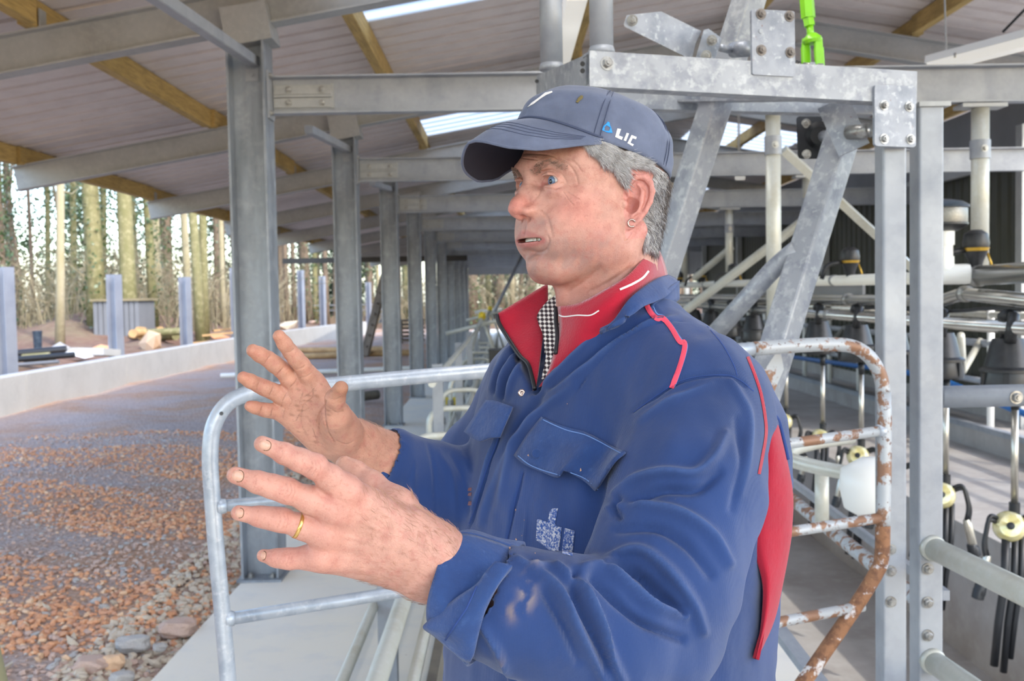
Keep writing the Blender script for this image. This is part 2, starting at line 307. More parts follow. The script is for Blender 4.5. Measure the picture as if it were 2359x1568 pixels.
# gravel stones
def ico():
    t = (1 + 5 ** 0.5) / 2
    v = np.array([(-1, t, 0), (1, t, 0), (-1, -t, 0), (1, -t, 0), (0, -1, t), (0, 1, t), (0, -1, -t), (0, 1, -t), (t, 0, -1), (t, 0, 1), (-t, 0, -1), (-t, 0, 1)], float)
    f = np.array([(0, 11, 5), (0, 5, 1), (0, 1, 7), (0, 7, 10), (0, 10, 11), (1, 5, 9), (5, 11, 4), (11, 10, 2), (10, 7, 6), (7, 1, 8), (3, 9, 4), (3, 4, 2), (3, 2, 6), (3, 6, 8), (3, 8, 9), (4, 9, 5), (2, 4, 11), (6, 2, 10), (8, 6, 7), (9, 8, 1)])
    return v / np.linalg.norm(v[0]), f
ICV, ICF = ico()
rs = np.random.RandomState(3)
stone_me = []
for k in range(12):
    vv = ICV * (1 + 0.28 * rs.randn(12, 1)) * np.array([1.25, 0.9, 0.7]) * (1 + 0.2 * rs.randn(3))
    me = bpy.data.meshes.new('stone'); me.from_pydata(vv.tolist(), [], ICF.tolist()); me.materials.append(STONE[(k * 5) % 6]); stone_me.append(me)
def hash_col(x, y):     # orange patches near, purple-grey bands further, pale chips by the slab
    if x > -1.95 - 0.12 * math.sin(y * 3): return 4
    return -1
n = 0
while n < 290:
    y = 2.6 + 2.6 * rs.rand() ** 1.3; x = -1.5 - 1.7 * rs.rand()
    s = 0.013 + 0.016 * rs.rand() ** 2
    pc = hash_col(x, y); ks = [k for k in range(12) if (k * 5) % 6 == 4] if pc == 4 and rs.rand() < 0.75 else list(range(12))
    o = bpy.data.objects.new('stone', stone_me[ks[rs.randint(len(ks))]]); COL.objects.link(o); o.parent = gravel
    o.location = (x, y, float(ground_z(np.array(x), np.array(y))) + s * 0.45); o.scale = (s, s, s); o.rotation_euler = (rs.rand() * 0.8, rs.rand() * 0.8, rs.rand() * 6.3); n += 1
def stone_mass(n, name, mi, seed, band, smin, smax):
    r = np.random.RandomState(seed); y = 2.2 + 9.5 * r.rand(n) ** 1.6; x = band(r, y, n)
    s = smin + (smax - smin) * r.rand(n) ** 2; a = r.rand(n) * 6.283
    d = 1 + 0.25 * r.randn(n, 12, 1); v = ICV[None] * d * np.array([1.2, 0.9, 0.7]) * s[:, None, None]
    c, q = np.cos(a)[:, None], np.sin(a)[:, None]; v = np.stack([v[..., 0] * c - v[..., 1] * q, v[..., 0] * q + v[..., 1] * c, v[..., 2]], -1)
    v += np.stack([x, y, ground_z(x, y) + s * 0.35], -1)[:, None]
    fc = (ICF[None] + (np.arange(n) * 12)[:, None, None]).reshape(-1, 3)
    o = link(name, v.reshape(-1, 3), fc.tolist(), STONE[mi], gravel); o['kind'] = 'stuff'
def patchy(lo, hi, ph):
    def f(r, y, n):
        x = -1.5 - 4.2 * r.rand(n); return x
    return f
def banded(sign):
    def f(r, y, n):
        x = -1.5 - 4.0 * r.rand(n)
        for _ in range(6):
            w = np.sin(y * 3.1 + x * 0.9 + 0.8 * np.sin(x * 2)) * sign; bad = w < -0.45
            x = np.where(bad, -1.5 - 4.0 * r.rand(n), x)
        return x
    return f
stone_mass(9000, 'loose_stones', 0, 11, banded(1), 0.007, 0.021)
stone_mass(7000, 'loose_stones', 1, 12, banded(1), 0.007, 0.021)
stone_mass(4000, 'loose_stones', 2, 13, banded(1), 0.007, 0.02)
stone_mass(9000, 'loose_stones', 3, 14, banded(-1), 0.006, 0.019)
stone_mass(3500, 'loose_stones', 5, 15, banded(-1), 0.006, 0.018)
stone_mass(4200, 'loose_stones', 4, 16, lambda r, y, n: -1.46 - 0.42 * r.rand(n), 0.008, 0.024)
def rock(px, py, d, s, mi, label, flat=0.6, rz=0.3):
    u_ = P(px, py, 1.0) - CAM; p = CAM + u_ * ((CAM.z - s * flat * 0.3) / -u_.z)
    import bmesh
    bm = bmesh.new(); bmesh.ops.create_icosphere(bm, subdivisions=3, radius=1)
    for v in bm.verts:
        c = v.co; k = 1 + 0.16 * math.sin(c.x * 4 + px) * math.sin(c.y * 5) + 0.12 * math.sin(c.z * 6 + c.x * 3 + py); c *= k
        c.x = max(-0.85, min(0.9, c.x)); c.z = max(-0.8, min(0.75, c.z))
    me = bpy.data.meshes.new('rock'); bm.to_mesh(me); bm.free(); me.materials.append(STONE[mi])
    o = bpy.data.objects.new('rock', me); COL.objects.link(o); o.scale = (s, s * 0.65, s * flat); o.rotation_euler = (0, 0, rz); o.location = (p.x, p.y, -0.02 + s * flat * 0.55)
    tag(o, label, 'rock', 'rocks along the slab edge')
rock(408, 1442, 4.05, 0.095, 3, 'brown slab-shaped rock lying against the slab edge', 0.5, 0.25)
rock(305, 1478, 3.95, 0.08, 5, 'grey and cream jagged rock below the brown slab-shaped one', 0.55, 0.1)
rock(212, 1525, 3.75, 0.085, 3, 'dull brown rock at the very front of the gravel', 0.45, -0.1)
rock(262, 1520, 3.8, 0.05, 2, 'small yellowish rock touching the dull brown front rock', 0.8, 0.5)
rock(368, 1482, 3.95, 0.035, 5, 'small grey rock just under the brown slab-shaped rock', 0.6, 0.5)
rock(280, 1556, 3.65, 0.055, 5, 'dark speckled grey rock at the bottom edge beside the pale chips', 0.6, 0.5)
# roof
ceiling = struct(thing('ceiling', 'pinkish-grey ribbed roof sheets over timber purlins', 'roof'))
EAVE, REAVE = -4.22, 5.35
def rib_sheet(y0, y1, x0, x1, name, m, parent):
    n = max(2, round((y1 - y0) / 0.2454)); w = (y1 - y0) / n; prof = []
    for i in range(n):
        a = y0 + i * w; prof += [(a, 0), (a + w - 0.066, 0), (a + w - 0.056, 0.055), (a + w - 0.008, 0.055)]
    prof.append((y1, 0)); top = 0.012; v = []
    for x in (x0, x1):
        z = zr(x) + 0.15; v += [(x, a, z + h) for a, h in prof] + [(x, a, z + h + top) for a, h in prof]
    k = len(prof); f = []
    for i in range(k - 1):
        f += [(i, i + 1, 2 * k + i + 1, 2 * k + i), (k + i, 3 * k + i, 3 * k + i + 1, k + i + 1), (i, k + i, k + i + 1, i + 1), (2 * k + i, 2 * k + i + 1, 3 * k + i + 1, 3 * k + i)]
    f += [(0, 2 * k, 3 * k, k), (k - 1, 2 * k - 1, 4 * k - 1, 3 * k - 1)]
    return link(name, v, f, m, parent)
for i in range(-3, 10):
    y0 = Y1 + BAY * i; cuts = [y0, y0 + 1.06, y0 + 2.12, y0 + BAY]; sky_i = 2
    if i == 0: cuts = [y0, 5.85, 6.88, y0 + BAY]; sky_i = 1
    if i in (3, 5): sky_i = 0
    for j in range(3):
        a, c = cuts[j] + 0.002, cuts[j + 1] - 0.002
        if j == sky_i:
            rib_sheet(a, c, EAVE, -0.93, 'roof_sheet', M['roof'], ceiling); rib_sheet(a, c, -0.93, XR - 0.4, 'skylight', M['skylight'], ceiling); rib_sheet(a, c, XR - 0.4, XR, 'roof_sheet', M['roof'], ceiling)
            rib_sheet(a, c, XR, XR + 0.3, 'roof_sheet', M['roof'], ceiling); rib_sheet(a, c, XR + 0.3, 4.3, 'skylight', M['skylight'], ceiling); rib_sheet(a, c, 4.3, REAVE, 'roof_sheet', M['roof'], ceiling)
        else:
            rib_sheet(a, c, EAVE, XR, 'roof_sheet', M['roof'], ceiling); rib_sheet(a, c, XR, REAVE, 'roof_sheet', M['roof'], ceiling)
# purlins: one timber per bay, butted over the rafters
PX = [(-4.12, 'eave'), (-2.48, 'second'), (-0.93, 'third'), (0.62, 'fourth'), (2.08, 'fifth'), (3.5, 'sixth'), (4.95, 'seventh')]
for x, nm in PX:
    for i in range(-1, 9):
        y0 = Y1 + BAY * i; z = zr(x) + 0.075; lap = 0.03 * (i % 2)
        b = MB(); b.bar((x + lap, y0 - 0.12, z), (x + lap, y0 + BAY - 0.125, z), 0.075, 0.148, bev=0.004)
        o = b.build('purlin', M['timber'])
        tag(o, '%s roof timber from the left eave, %s' % (nm, ['over the near bay before the first rafter', 'between first and second rafters', 'between second and third rafters', 'between third and fourth rafters', 'between fourth and fifth rafters', 'between fifth and sixth rafters', 'between sixth and seventh rafters', 'between seventh and eighth rafters', 'between eighth and ninth rafters', 'between ninth and tenth rafters'][i + 1]), 'purlin', 'timber purlins under the roof')
ORD = ['nearest', 'second', 'third', 'fourth', 'fifth', 'sixth', 'seventh', 'eighth', 'ninth', 'tenth']
XF = 2.5
for i in range(-1, 10):
    y = Y1 + BAY * i; lab = 'rafter over the first bay behind the nearest column' if i < 0 else '%s steel rafter' % ORD[i]
    up = (-SL, 0, 1)
    t = thing('rafter', (lab + ' sloping up from the left eave over its column') if i >= 0 else 'steel rafter overhead, before the nearest column', 'rafter', 'steel rafters of the left slope')
    b = MB(); za = lambda x: zr(x) - 0.105
    b.profile(iprof(0.11, 0.205, 0.011, 0.007), (-4.16, y, za(-4.16)), (XF, y, za(XF)), up); b.build('beam', M['galv_dull'], t)
    for x, nm in PX[:2]:
        b = MB(); b.bar((x + 0.05, y - 0.06, zr(x) + 0.05), (x + 0.05, y + 0.02, zr(x) + 0.05), 0.006, 0.1); b.build('purlin_cleat', M['galv_dull'], t)
    t = thing('rafter', '%s steel rafter falling from the ridge to the right eave' % (ORD[i] if i >= 0 else 'overhead'), 'rafter', 'steel rafters of the right slope')
    b = MB(); b.profile(iprof(0.11, 0.205, 0.011, 0.007), (XF, y, zr(XF) - 0.105), (5.3, y, zr(5.3) - 0.105), (SL, 0, 1)); b.build('beam', M['galv_dull'], t)
# columns
for i, y in enumerate(YS):
    t = thing('steel_column', '%s galvanised steel column of the left colonnade' % ORD[i], 'column', 'columns of the left colonnade', (XC, y, 0))
    b = MB(); b.profile([(a, c) for c, a in iprof(0.2, 0.2, 0.012, 0.009)][::-1], (0, 0, 0.012), (0, 0, 2.935), (0, 1, 0)); b.build('shaft', M['column'], t)
    b = MB(); b.box((0, 0, 0.006), (0.24, 0.26, 0.012)); b.build('base_plate', M['column'], t)
    b = MB(); b.profile([(a, c) for a, c in rrect(0.21, 0.2)], (-0.11, 0, 2.94), (0.13, 0, 2.98)); b.build('cap_plate', M['galv_dull'], t)
    if i < 5:
        for sx in (-0.06, 0.06):
            b = MB(); b.bolt((sx, -0.05, 2.925 + sx * SL), (0, 0, -1), 0.012); b.lathe([(0.007, 0), (0.007, 0.05)], (sx, -0.05, 2.925), (0, 0, -1), 8); b.build('bolt', M['bolt'], t)
        b = MB(); b.bar((-0.02, -0.008, 2.71), (0.05, -0.008, 2.71), 0.006, 0.065); b.bolt((0.015, -0.011, 2.71), (0, -1, 0), 0.011); b.build('cleat', M['galv'], t)
        for sx in (-0.085, 0.085):
            b = MB(); b.bolt((sx * 0.7, -0.06, 0.012), (0, 0, 1), 0.016); b.build('anchor_bolt', M['bolt'], t)
    # crossbeam
    t = thing('crossbeam', '%s horizontal channel crossbeam running right from the colonnade' % ORD[i], 'beam', 'channel crossbeams across the shed', (0, y, 2.6))
    b = MB(); b.profile(cprof(0.075, 0.2, 0.009), (4.86, 0.0, 0), (XC + 0.115, 0.0, 0)); b.build('channel', M['galv'], t)
    b = MB(); b.box((XC + 0.108, 0, 0), (0.012, 0.12, 0.25)); b.build('end_plate', M['galv'], t)
    if i < 6:
        b = MB(); b.box((XC + 0.28, 0.024, 0.035), (0.32, 0.01, 0.05)); b.box((XC + 0.28, 0.024, -0.035), (0.32, 0.01, 0.05)); b.box((XC + 0.28, 0.016, 0), (0.32, 0.012, 0.012)); b.box((XC + 0.435, 0.022, 0), (0.016, 0.012, 0.13)); sp_ = b.build('splice_plate', M['galv_dull'], t)
        for sx in (0.2, 0.38):
            for sz in (0.035, -0.035):
                b = MB(); b.bolt((XC + sx, 0.018, sz), (0, -1, 0), 0.013); b.build('bolt', M['bolt'], sp_)
        for sz in (0.1, -0.1):
            b = MB(); b.bolt((XC + 0.114, -0.045, sz), (1, 0, 0), 0.012); b.build('bolt', M['bolt'], t)
# braces from column heads toward the camera
for i in range(5):
    o = Vector((0, BAY * i, 0)); a, c = P(588, 144, 5.345) + o, P(300, -50, 3.5) + o
    b = MB(); b.profile([(-0.03, -0.03), (0.03, -0.03), (0.03, -0.024), (-0.024, -0.024), (-0.024, 0.03), (-0.03, 0.03)][::-1] if 0 else rrect(0.055, 0.055, 0.004), a, c)
    tag(b.build('brace', M['galv']), '%s slanting steel brace tied to the head of a colonnade column' % ORD[i], 'brace', 'braces at the column heads')
# gutter beam beyond the eave
b = MB(); b.bar((-5.4, 24.39, 2.44), (-0.9, 24.39, 2.44), 0.1, 0.13); tag(b.build('gutter', M['black_trim']), 'black trough hanging crosswise behind the second and third columns', 'gutter')
b = MB(); b.tube(fillet([(-4.27, 16.6, 2.76), (-4.27, 19.5, 2.76)], 0.1), 0.09, 12); tag(b.build('eave_gutter', M['black_trim']), 'short black gutter end at the far left eave', 'gutter')
# right wall
wall = struct(thing('wall_right', 'dark green ribbed cladding wall at the right', 'wall'))
y = 9.3
while y < 33:
    if not 24.2 < y < 28.6:
        prof = []; b = MB(); L_ = 1.0
        n = 5; vv = []
        for k in range(n):
            w_ = L_ / n; a = y + k * w_
            vv += [(a, 0), (a + 0.12, 0), (a + 0.14, 0.03), (a + w_ - 0.02, 0.03)]
        vv.append((y + L_, 0))
        v = [(4.9 + h, a, z) for z in (0.35, 2.72) for a, h in vv]; k = len(vv)
        f = [(i, k + i, k + i + 1, i + 1) for i in range(k - 1)]
        link('cladding_sheet', v, f, M['cladding'], wall)
    y += 1.0
b = MB(); b.box((5.0, 21, 0.18), (0.16, 24, 0.36)); b.build('plinth', M['concrete_pit'], wall)
b = MB(); b.bar((4.85, 9.2, 2.72), (4.85, 34, 2.72), 0.06, 0.1); b.build('eave_rail', M['galv_dull'], wall)
b = MB(); b.box((4.97, 21.6, 3.04), (0.06, 24.8, 0.64)); b.build('upper_panel', M['clad_grey'], wall)
for yy in (9.25, 15, 20.5, 24.1, 26.4, 28.7):
    b = MB(); b.bar((4.83, yy, 0), (4.83, yy, 3.0), 0.1, 0.12, (0, 1, 0)); b.build('stanchion', M['galv_dull'], wall)
b = MB(); b.box((4.92, 26.4, 2.35), (0.1, 4.6, 0.75)); b.build('lintel_panel', M['clad_grey'], wall)
b = MB(); b.box((3.4, 37.5, 2.55), (9.5, 0.1, 0.5)); struct(b.build('trim_1', M['clad_grey']), 'grey panel across the head of the open far end of the shed', 'trim')
b = MB(); b.box((3.9, 36.8, 1.2), (1.9, 0.1, 2.4)); struct(b.build('wall_far', M['cladding']), 'dark cladding panel at the far end of the shed', 'wall')
# ================================================================ outside: posts, wood, debris
PN = ['leftmost', 'second', 'third', 'fourth', 'fifth', 'sixth', 'seventh', 'eighth', 'ninth', 'tenth']
_pp = [(8, 615), (262, 632), (425, 638), (540, 617), (624, 620), (692, 622), (742, 636), (783, 640), (848, 650), (876, 690)]
for i, (px, py) in enumerate(_pp):
    d = 7.42 / ((1165 - px) / F_PX) if px < 790 else 7.42 / ((1165 - px) / F_PX) * 0.86; q = P(px, py, d); x, d, zt = q.x, q.y, q.z
    o = link('fence_post', *(lambda b: (b.v, b.f))(MB().profile([(a, c) for c, a in iprof(0.2, 0.2, 0.014, 0.012)], (x, d, 0.1), (x, d, zt), (0.35, 1, 0))), M['post'])
    tag(o, '%s bare steel H-section post standing behind the white kerb' % PN[i].capitalize().lower(), 'post', 'steel posts behind the kerb')
rt = np.random.RandomState(21)
def trunk_path(x, y, z0, h, lean, wob, n=9):
    ph = rt.rand(2) * 6; return [Vector((x + lean[0] * h * (k / (n - 1)) + wob * math.sin(ph[0] + 3.3 * k / n), y + lean[1] * h * (k / (n - 1)) + wob * math.sin(ph[1] + 2.7 * k / n), z0 + h * k / (n - 1))) for k in range(n)]
def leaf_cloud(cs, rad, n, size, seed):
    """n small leaf quads scattered about the points cs"""
    r = np.random.RandomState(seed); cs = np.array([tuple(c) for c in cs]); k = r.randint(len(cs), size=n)
    d = r.randn(n, 3); d /= np.linalg.norm(d, axis=1)[:, None]; rr = rad * r.rand(n, 1) ** 0.6
    c = cs[k] + d * rr; nn = d + 0.7 * r.randn(n, 3); nn /= np.linalg.norm(nn, axis=1)[:, None]
    a = np.cross(nn, r.randn(n, 3)); a /= np.linalg.norm(a, axis=1)[:, None]; b_ = np.cross(nn, a); s = (size * (0.6 + 0.8 * r.rand(n, 1)))
    v = np.stack([c - a * s, c - b_ * s * 0.7, c + a * s, c + b_ * s * 0.7], 1).reshape(-1, 3)
    return v, np.arange(n * 4).reshape(n, 4).tolist()
def soil_at(x, y): return float(soil_z(np.array(x), np.array(y))) if x < -7.3 else -0.05 + 0.5 * min(1, max(0, (y - 46) / 10))
def tree(px, d, w, label, bark='bark', ivy=0, fork=0, lean=(0, 0), h=15, br=14, group='woodland trees behind the yard'):
    p = P(px, 700, d); x, y = p.x, p.y; z0 = soil_at(x, y) - 0.15; r = w * d / F_PX / 2
    t = thing('tree', label, 'tree', group, (x, y, z0))
    pts = trunk_path(0, 0, 0, h, lean, r * 0.9)
    b = MB(); b.tube(pts, [r * (1.25 if k == 0 else 1.08 - 0.07 * k) for k in range(9)], 10); b.build('trunk', M[bark], t, 1)
    bb = MB()
    for f in range(fork):
        k = 3 + f; q = pts[k]; s = -1 if (f + int(px)) % 2 else 1
        bb.tube([q, q + Vector((s * 0.5, 0.1, 1.3)), q + Vector((s * 0.9, 0.2, 3.5)), q + Vector((s * 1.3, 0.2, 7))], [r * 0.8, r * 0.65, r * 0.5, r * 0.2], 8)
    for k in range(br):
        q = pts[2 + int(rt.rand() * 6.9)] + Vector((0, 0, rt.rand())); a = rt.rand() * 6.28; L_ = 0.8 + 2.4 * rt.rand()
        e = q + Vector((math.cos(a) * L_, math.sin(a) * L_, L_ * (0.15 + 0.8 * rt.rand()))); m_ = (q + e) / 2 + Vector((0, 0, -0.15))
        bb.tube([q, m_, e], [r * 0.22, r * 0.13, 0.008], 5)
        for _ in range(3):
            g = m_ + (e - m_) * rt.rand(); bb.tube([g, g + Vector((rt.randn() * 0.6, rt.randn() * 0.6, 0.3 + rt.rand() * 0.6))], [r * 0.07, 0.005], 3)
    if bb.v:
        o = bb.build('branches', M[bark], t, 1); o['kind'] = 'stuff'
    if ivy:
        q = [pts[0] + (pts[-1] - pts[0]) * (i / 30) + Vector((0, 0, 0)) for i in range(int(30 * 0.75))]
        q = [pts[min(8, int(i / 22 * 7))].lerp(pts[min(8, int(i / 22 * 7) + 1)], (i / 22 * 7) % 1) for i in range(22)]
        v, f = leaf_cloud(q, r * 1.2 + 0.28, int(1900 * ivy), 0.055, int(px)); o = link('ivy', v, f, M['ivy'], t); o['kind'] = 'stuff'
TREES = [  # px, depth, trunk width px, label, bark, ivy, forks, lean
    (128, 24, 19, 'pale thin trunk leaning slightly right, left of the thick ivy-clad tree', 'bark_pale', 0, 0, (0.03, 0)),
    (202, 27, 40, 'thick mossy tree trunk hung with ivy, left of the grey hut', 'bark', 0.9, 1, (0.0, 0)),
    (287, 27, 36, 'stout mossy forked trunk standing behind the second post', 'bark', 0, 2, (0.015, 0)),
    (238, 31, 15, 'slim crooked trunk between the two thick mossy trees', 'bark', 0.7, 0, (0.02, 0)),
    (347, 28, 21, 'upright mossy trunk right of the grey hut with side branches', 'bark', 0.5, 1, (0.01, 0)),
    (375, 33, 24, 'ivy-flecked pale trunk behind the one right of the hut', 'bark_pale', 0.9, 0, (0, 0)),
    (428, 30, 18, 'straight pale trunk rising just behind the third post', 'bark_pale', 0, 0, (-0.003, 0)),
    (455, 27, 22, 'mossy twin-stemmed tree between third and fourth posts, left stem', 'bark', 0, 0, (-0.02, 0)),
    (476, 27.5, 20, 'mossy twin-stemmed tree between third and fourth posts, right stem', 'bark', 0, 0, (0.01, 0)),
    (45, 34, 13, 'brown straight trunk near the left edge under the eave', 'bark_brown', 0.8, 0, (-0.02, 0)),
    (78, 36, 9, 'thin brown trunk left of the pale leaning one', 'bark_brown', 0, 0, (0, 0)),
    (18, 30, 14, 'ivy-covered trunk at the very left edge', 'bark_brown', 1.2, 0, (0, 0)),
    (112, 38, 12, 'moss-green trunk behind the pale leaning one', 'bark', 0.8, 0, (0.01, 0)),
    (160, 36, 16, 'tangled mossy trunk left of the thick ivy-clad tree', 'bark', 1.0, 1, (0.03, 0)),
    (322, 40, 22, 'far grey-green trunk behind the forked tree', 'bark', 1.2, 0, (0, 0)),
    (404, 38, 30, 'dark ivy-smothered tree right of the hut trunks', 'bark_brown', 2.0, 0, (0, 0)),
    (500, 38, 14, 'slender bent trunk right of the twin-stemmed tree', 'bark_brown', 0.6, 0, (0.02, 0)),
    (520, 34, 12, 'thin pale trunk beside the nearest column, left of it', 'bark_pale', 0, 0, (-0.01, 0)),
    (655, 44, 11, 'reddish-brown trunk just right of the nearest column', 'bark_brown', 0, 0, (0, 0)),
    (672, 45, 10, 'second reddish-brown trunk right of the nearest column', 'bark_brown', 0.5, 0, (0, 0)),
    (705, 46, 24, 'ivy-clad tree behind the sixth post', 'bark_brown', 1.8, 0, (0, 0)),
    (728, 48, 12, 'green-stemmed tree between sixth and seventh posts', 'bark', 0.8, 0, (0, 0)),
    (757, 44, 12, 'brown trunk left of the second column', 'bark_brown', 0.2, 0, (0, 0)),
    (852, 50, 16, 'ivy-clad tree seen between second and third columns', 'bark_brown', 1.6, 0, (0, 0)),
    (868, 52, 9, 'pale trunk seen between second and third columns', 'bark_pale', 0, 0, (0, 0)),
    (936, 52, 14, 'mossy tree seen between third and fourth columns', 'bark', 0.9, 0, (0, 0)),
    (1098, 48, 26, 'dark ivy-covered tree at the open far end, beside the last column', 'bark_brown', 3.0, 0, (0, 0)),
    (1128, 52, 14, 'moss-lit tree at the open far end', 'bark', 0.4, 1, (0, 0)),
    (1155, 50, 24, 'second dark ivy-covered tree at the open far end', 'bark_brown', 2.6, 0, (0, 0)),
    (1185, 55, 12, 'pale trunk at the far end beside the man\'s chin', 'bark_pale', 0.2, 0, (0, 0)),
    (1215, 50, 24, 'dark ivy-covered tree at the far end near the man\'s collar', 'bark_brown', 2.4, 0, (0, 0)),
    (1665, 52, 30, 'evergreen ivy tree seen through the far right doorway', 'bark_brown', 3.0, 0, (0, 0)),
]
for a in TREES:
    px, d, w_, lb, bk, iv, fk, ln = a; tree(px, d, w_, lb, bk, iv, fk, ln, h=15 if d < 40 else 18)
tag(bpy.data.objects['tree'], TREES[0][3], 'tree', 'woodland trees behind the yard')
# dense thicket: twigs, far evergreens (uncountable)
def twigs(n, seed, xf, yf, hmax):
    r = np.random.RandomState(seed); b = MB()
    for i in range(n):
        x = xf(r); y = yf(r); z = soil_at(x, y); h = hmax * (0.3 + 0.7 * r.rand()); a = r.randn(2) * 0.35 * h
        p = Vector((x, y, z - 0.1)); q = p + Vector((a[0] * 0.5, a[1] * 0.5, h * 0.6)); e = q + Vector((a[0], a[1], h * (0.1 + 0.5 * r.rand())))
        b.tube([p, q, e], [0.018, 0.012, 0.005], 3, False)
        for _ in range(2):
            g = q + (e - q) * r.rand(); b.tube([g, g + Vector((r.randn() * 0.4, r.randn() * 0.3, 0.5 * r.rand()))], [0.009, 0.004], 3, False)
    return b
tw = twigs(2600, 5, lambda r: -9 - 26 * r.rand() ** 1.3, lambda r: 27 + 24 * r.rand(), 2.8).build('undergrowth', M['brush']); tw['kind'] = 'stuff'; tag(tw, 'tangled dry twigs and brambles under the trees', 'undergrowth')
tw = twigs(700, 6, lambda r: -7 + 14 * r.rand(), lambda r: 47 + 10 * r.rand(), 3.0).build('undergrowth', M['brush']); tw['kind'] = 'stuff'; tag(tw, 'dry brush beyond the open far end of the shed', 'undergrowth')
cs = []; r = np.random.RandomState(9)
for i in range(56):
    x, y = -48 + 76 * r.rand(), 58 + 16 * r.rand()
    for k in range(10): cs.append((x + r.randn() * 0.8, y + r.randn() * 0.8, 0.5 + 12.0 * r.rand() ** 1.3))
v, f = leaf_cloud(cs, 1.7, 85000, 0.115, 4); o = link('foliage', v, f, M['evergreen']); o['kind'] = 'stuff'; tag(o, 'dark evergreen belt far behind the bare trunks', 'foliage')
# thin far trunks closing the wood
b = MB()
for i in range(80):
    x, y = -46 + 62 * r.rand(), 44 + 18 * r.rand()
    if x > -6 and y < 52: y += 10
    b.tube([(x, y, 0), (x + r.randn() * 0.3, y, 7), (x + r.randn() * 0.6, y, 16)], [0.07 + 0.09 * r.rand(), 0.1, 0.03], 5, False)
o = b.build('treeline', M['bark_brown']); o['kind'] = 'stuff'; tag(o, 'crowd of thin far trunks closing the wood', 'trees')
# hut
p = P(268, 710, 26); hut = thing('hut', 'small grey corrugated hut among the trees', 'hut', None, (p.x, p.y, soil_at(p.x, p.y) - 0.1))
b = MB(); b.box((0, 0.6, 0.5), (1.15, 1.2, 1.0)); b.build('wall', M['clad_grey'], hut)
for k in range(9):
    b = MB(); b.box((-0.54 + k * 0.135, -0.015, 0.5), (0.1, 0.03, 1.0)); b.build('panel', M['clad_grey'], hut)
b = MB(); b.box((0, 0.6, 1.03), (1.3, 1.4, 0.06)); b.build('roof', M['brush'], hut)
# debris
def slab_thing(px, py, d, s, rot, m, name, label, cat, dz=0.0):
    p = P(px, py, d); b = MB(); b.box((0, 0, 0), s); o = b.build(name, M[m]); o.location = p + Vector((0, 0, dz)); o.rotation_euler = rot; tag(o, label, cat); return o
def on_soil(px, d):
    d = max(d, 7.8 / ((1165 - px) / F_PX))
    p = P(px, 740, d); return Vector((p.x, p.y, soil_at(p.x, p.y)))
p = on_soil(198, 18.6); b = MB(); b.box((0, 0, 0), (1.0, 0.62, 0.13)); o = b.build('panel', M['kerb']); o.location = p + Vector((0, 0, 0.22)); o.rotation_euler = (-0.1, 0.03, -0.12); tag(o, 'white insulated panel lying flat on the soil bank', 'panel')
p = on_soil(172, 17.6); b = MB(); b.add([(-0.22, 0, 0.1), (0.2, -0.1, 0.0), (0.25, 0.2, 0.02), (-0.15, 0.25, 0.16), (0.02, 0.05, 0.1)], [(0, 1, 4), (1, 2, 4), (2, 3, 4), (3, 0, 4)]); o = b.build('sheet', M['white_paint']); o.location = p + Vector((0, 0, 0.05)); tag(o, 'crumpled white sheet below the white panel', 'sheet')
p = on_soil(40, 19); b = MB(); b.box((0, 0, 0), (0.62, 0.4, 0.05)); o = b.build('board', M['white_paint']); o.location = p + Vector((0, 0, 0.12)); o.rotation_euler = (0.05, -0.12, 0.3); tag(o, 'white offcut board near the leftmost post', 'board')
for i, (px, d, L_, rad, rz, m, lb) in enumerate([(75, 18, 1.1, 0.07, 0.25, 'black', 'dark plastic pipe across the debris near the leftmost post'), (60, 16.5, 1.5, 0.05, 0.1, 'black', 'grey-black pipe lying before the white offcut board'), (70, 14.8, 0.9, 0.03, -0.05, 'clad_grey', 'grey conduit lying on the soil just behind the kerb'), (105, 14.6, 0.4, 0.03, -0.5, 'clad_grey', 'short grey conduit crossing the longer one'), (88, 15.7, 0.5, 0.04, 0.05, 'bark', 'short mossy branch on the soil near the kerb'), (80, 17, 0.45, 0.05, 0.1, 'bark', 'mossy log end below the dark plastic pipe')]):
    p = on_soil(px, d); b = MB(); dv = Vector((math.cos(rz), math.sin(rz), 0.06)); b.tube([-dv * L_ / 2, dv * L_ / 2], rad, 12); o = b.build('pipe' if m != 'bark' else 'log', M[m], None, 40); o.location = p + Vector((0, 0, rad + 0.06)); tag(o, lb, 'pipe' if m != 'bark' else 'log')
p = on_soil(85, 21); b = MB(); b.lathe([(0.08, 0), (0.09, 0.3), (0.1, 0.42), (0.06, 0.42)], (0, 0, 0)); o = b.build('can', M['navy'], None, 40); o.location = p; tag(o, 'dark upright can standing among the debris left', 'can')
for i in range(9):
    px = 300 + 10 * i + 8 * rt.randn(); d = 25 + rt.randn() * 0.6; p = on_soil(px, d); rz = rt.randn() * 0.7; L_ = 1.0 if i > 6 else 0.5
    b = MB(); dv = Vector((math.sin(rz) * 0.6 + (0.9 if i > 6 else 0), -math.cos(rz), 0.05)).normalized(); b.tube([-dv * L_ / 2, dv * L_ / 2], 0.07 + 0.05 * rt.rand(), 10); o = b.build('log', M['log' if i < 7 else 'bark'], None, 40); o.location = p + Vector((0, 0, 0.1 + 0.1 * (i % 3)))
    tag(o, '%s log from the left in the felled heap right of the hut' % ['first', 'second', 'third', 'fourth', 'fifth', 'sixth', 'seventh', 'mossy eighth', 'mossy ninth'][i], 'log', 'felled logs by the hut')
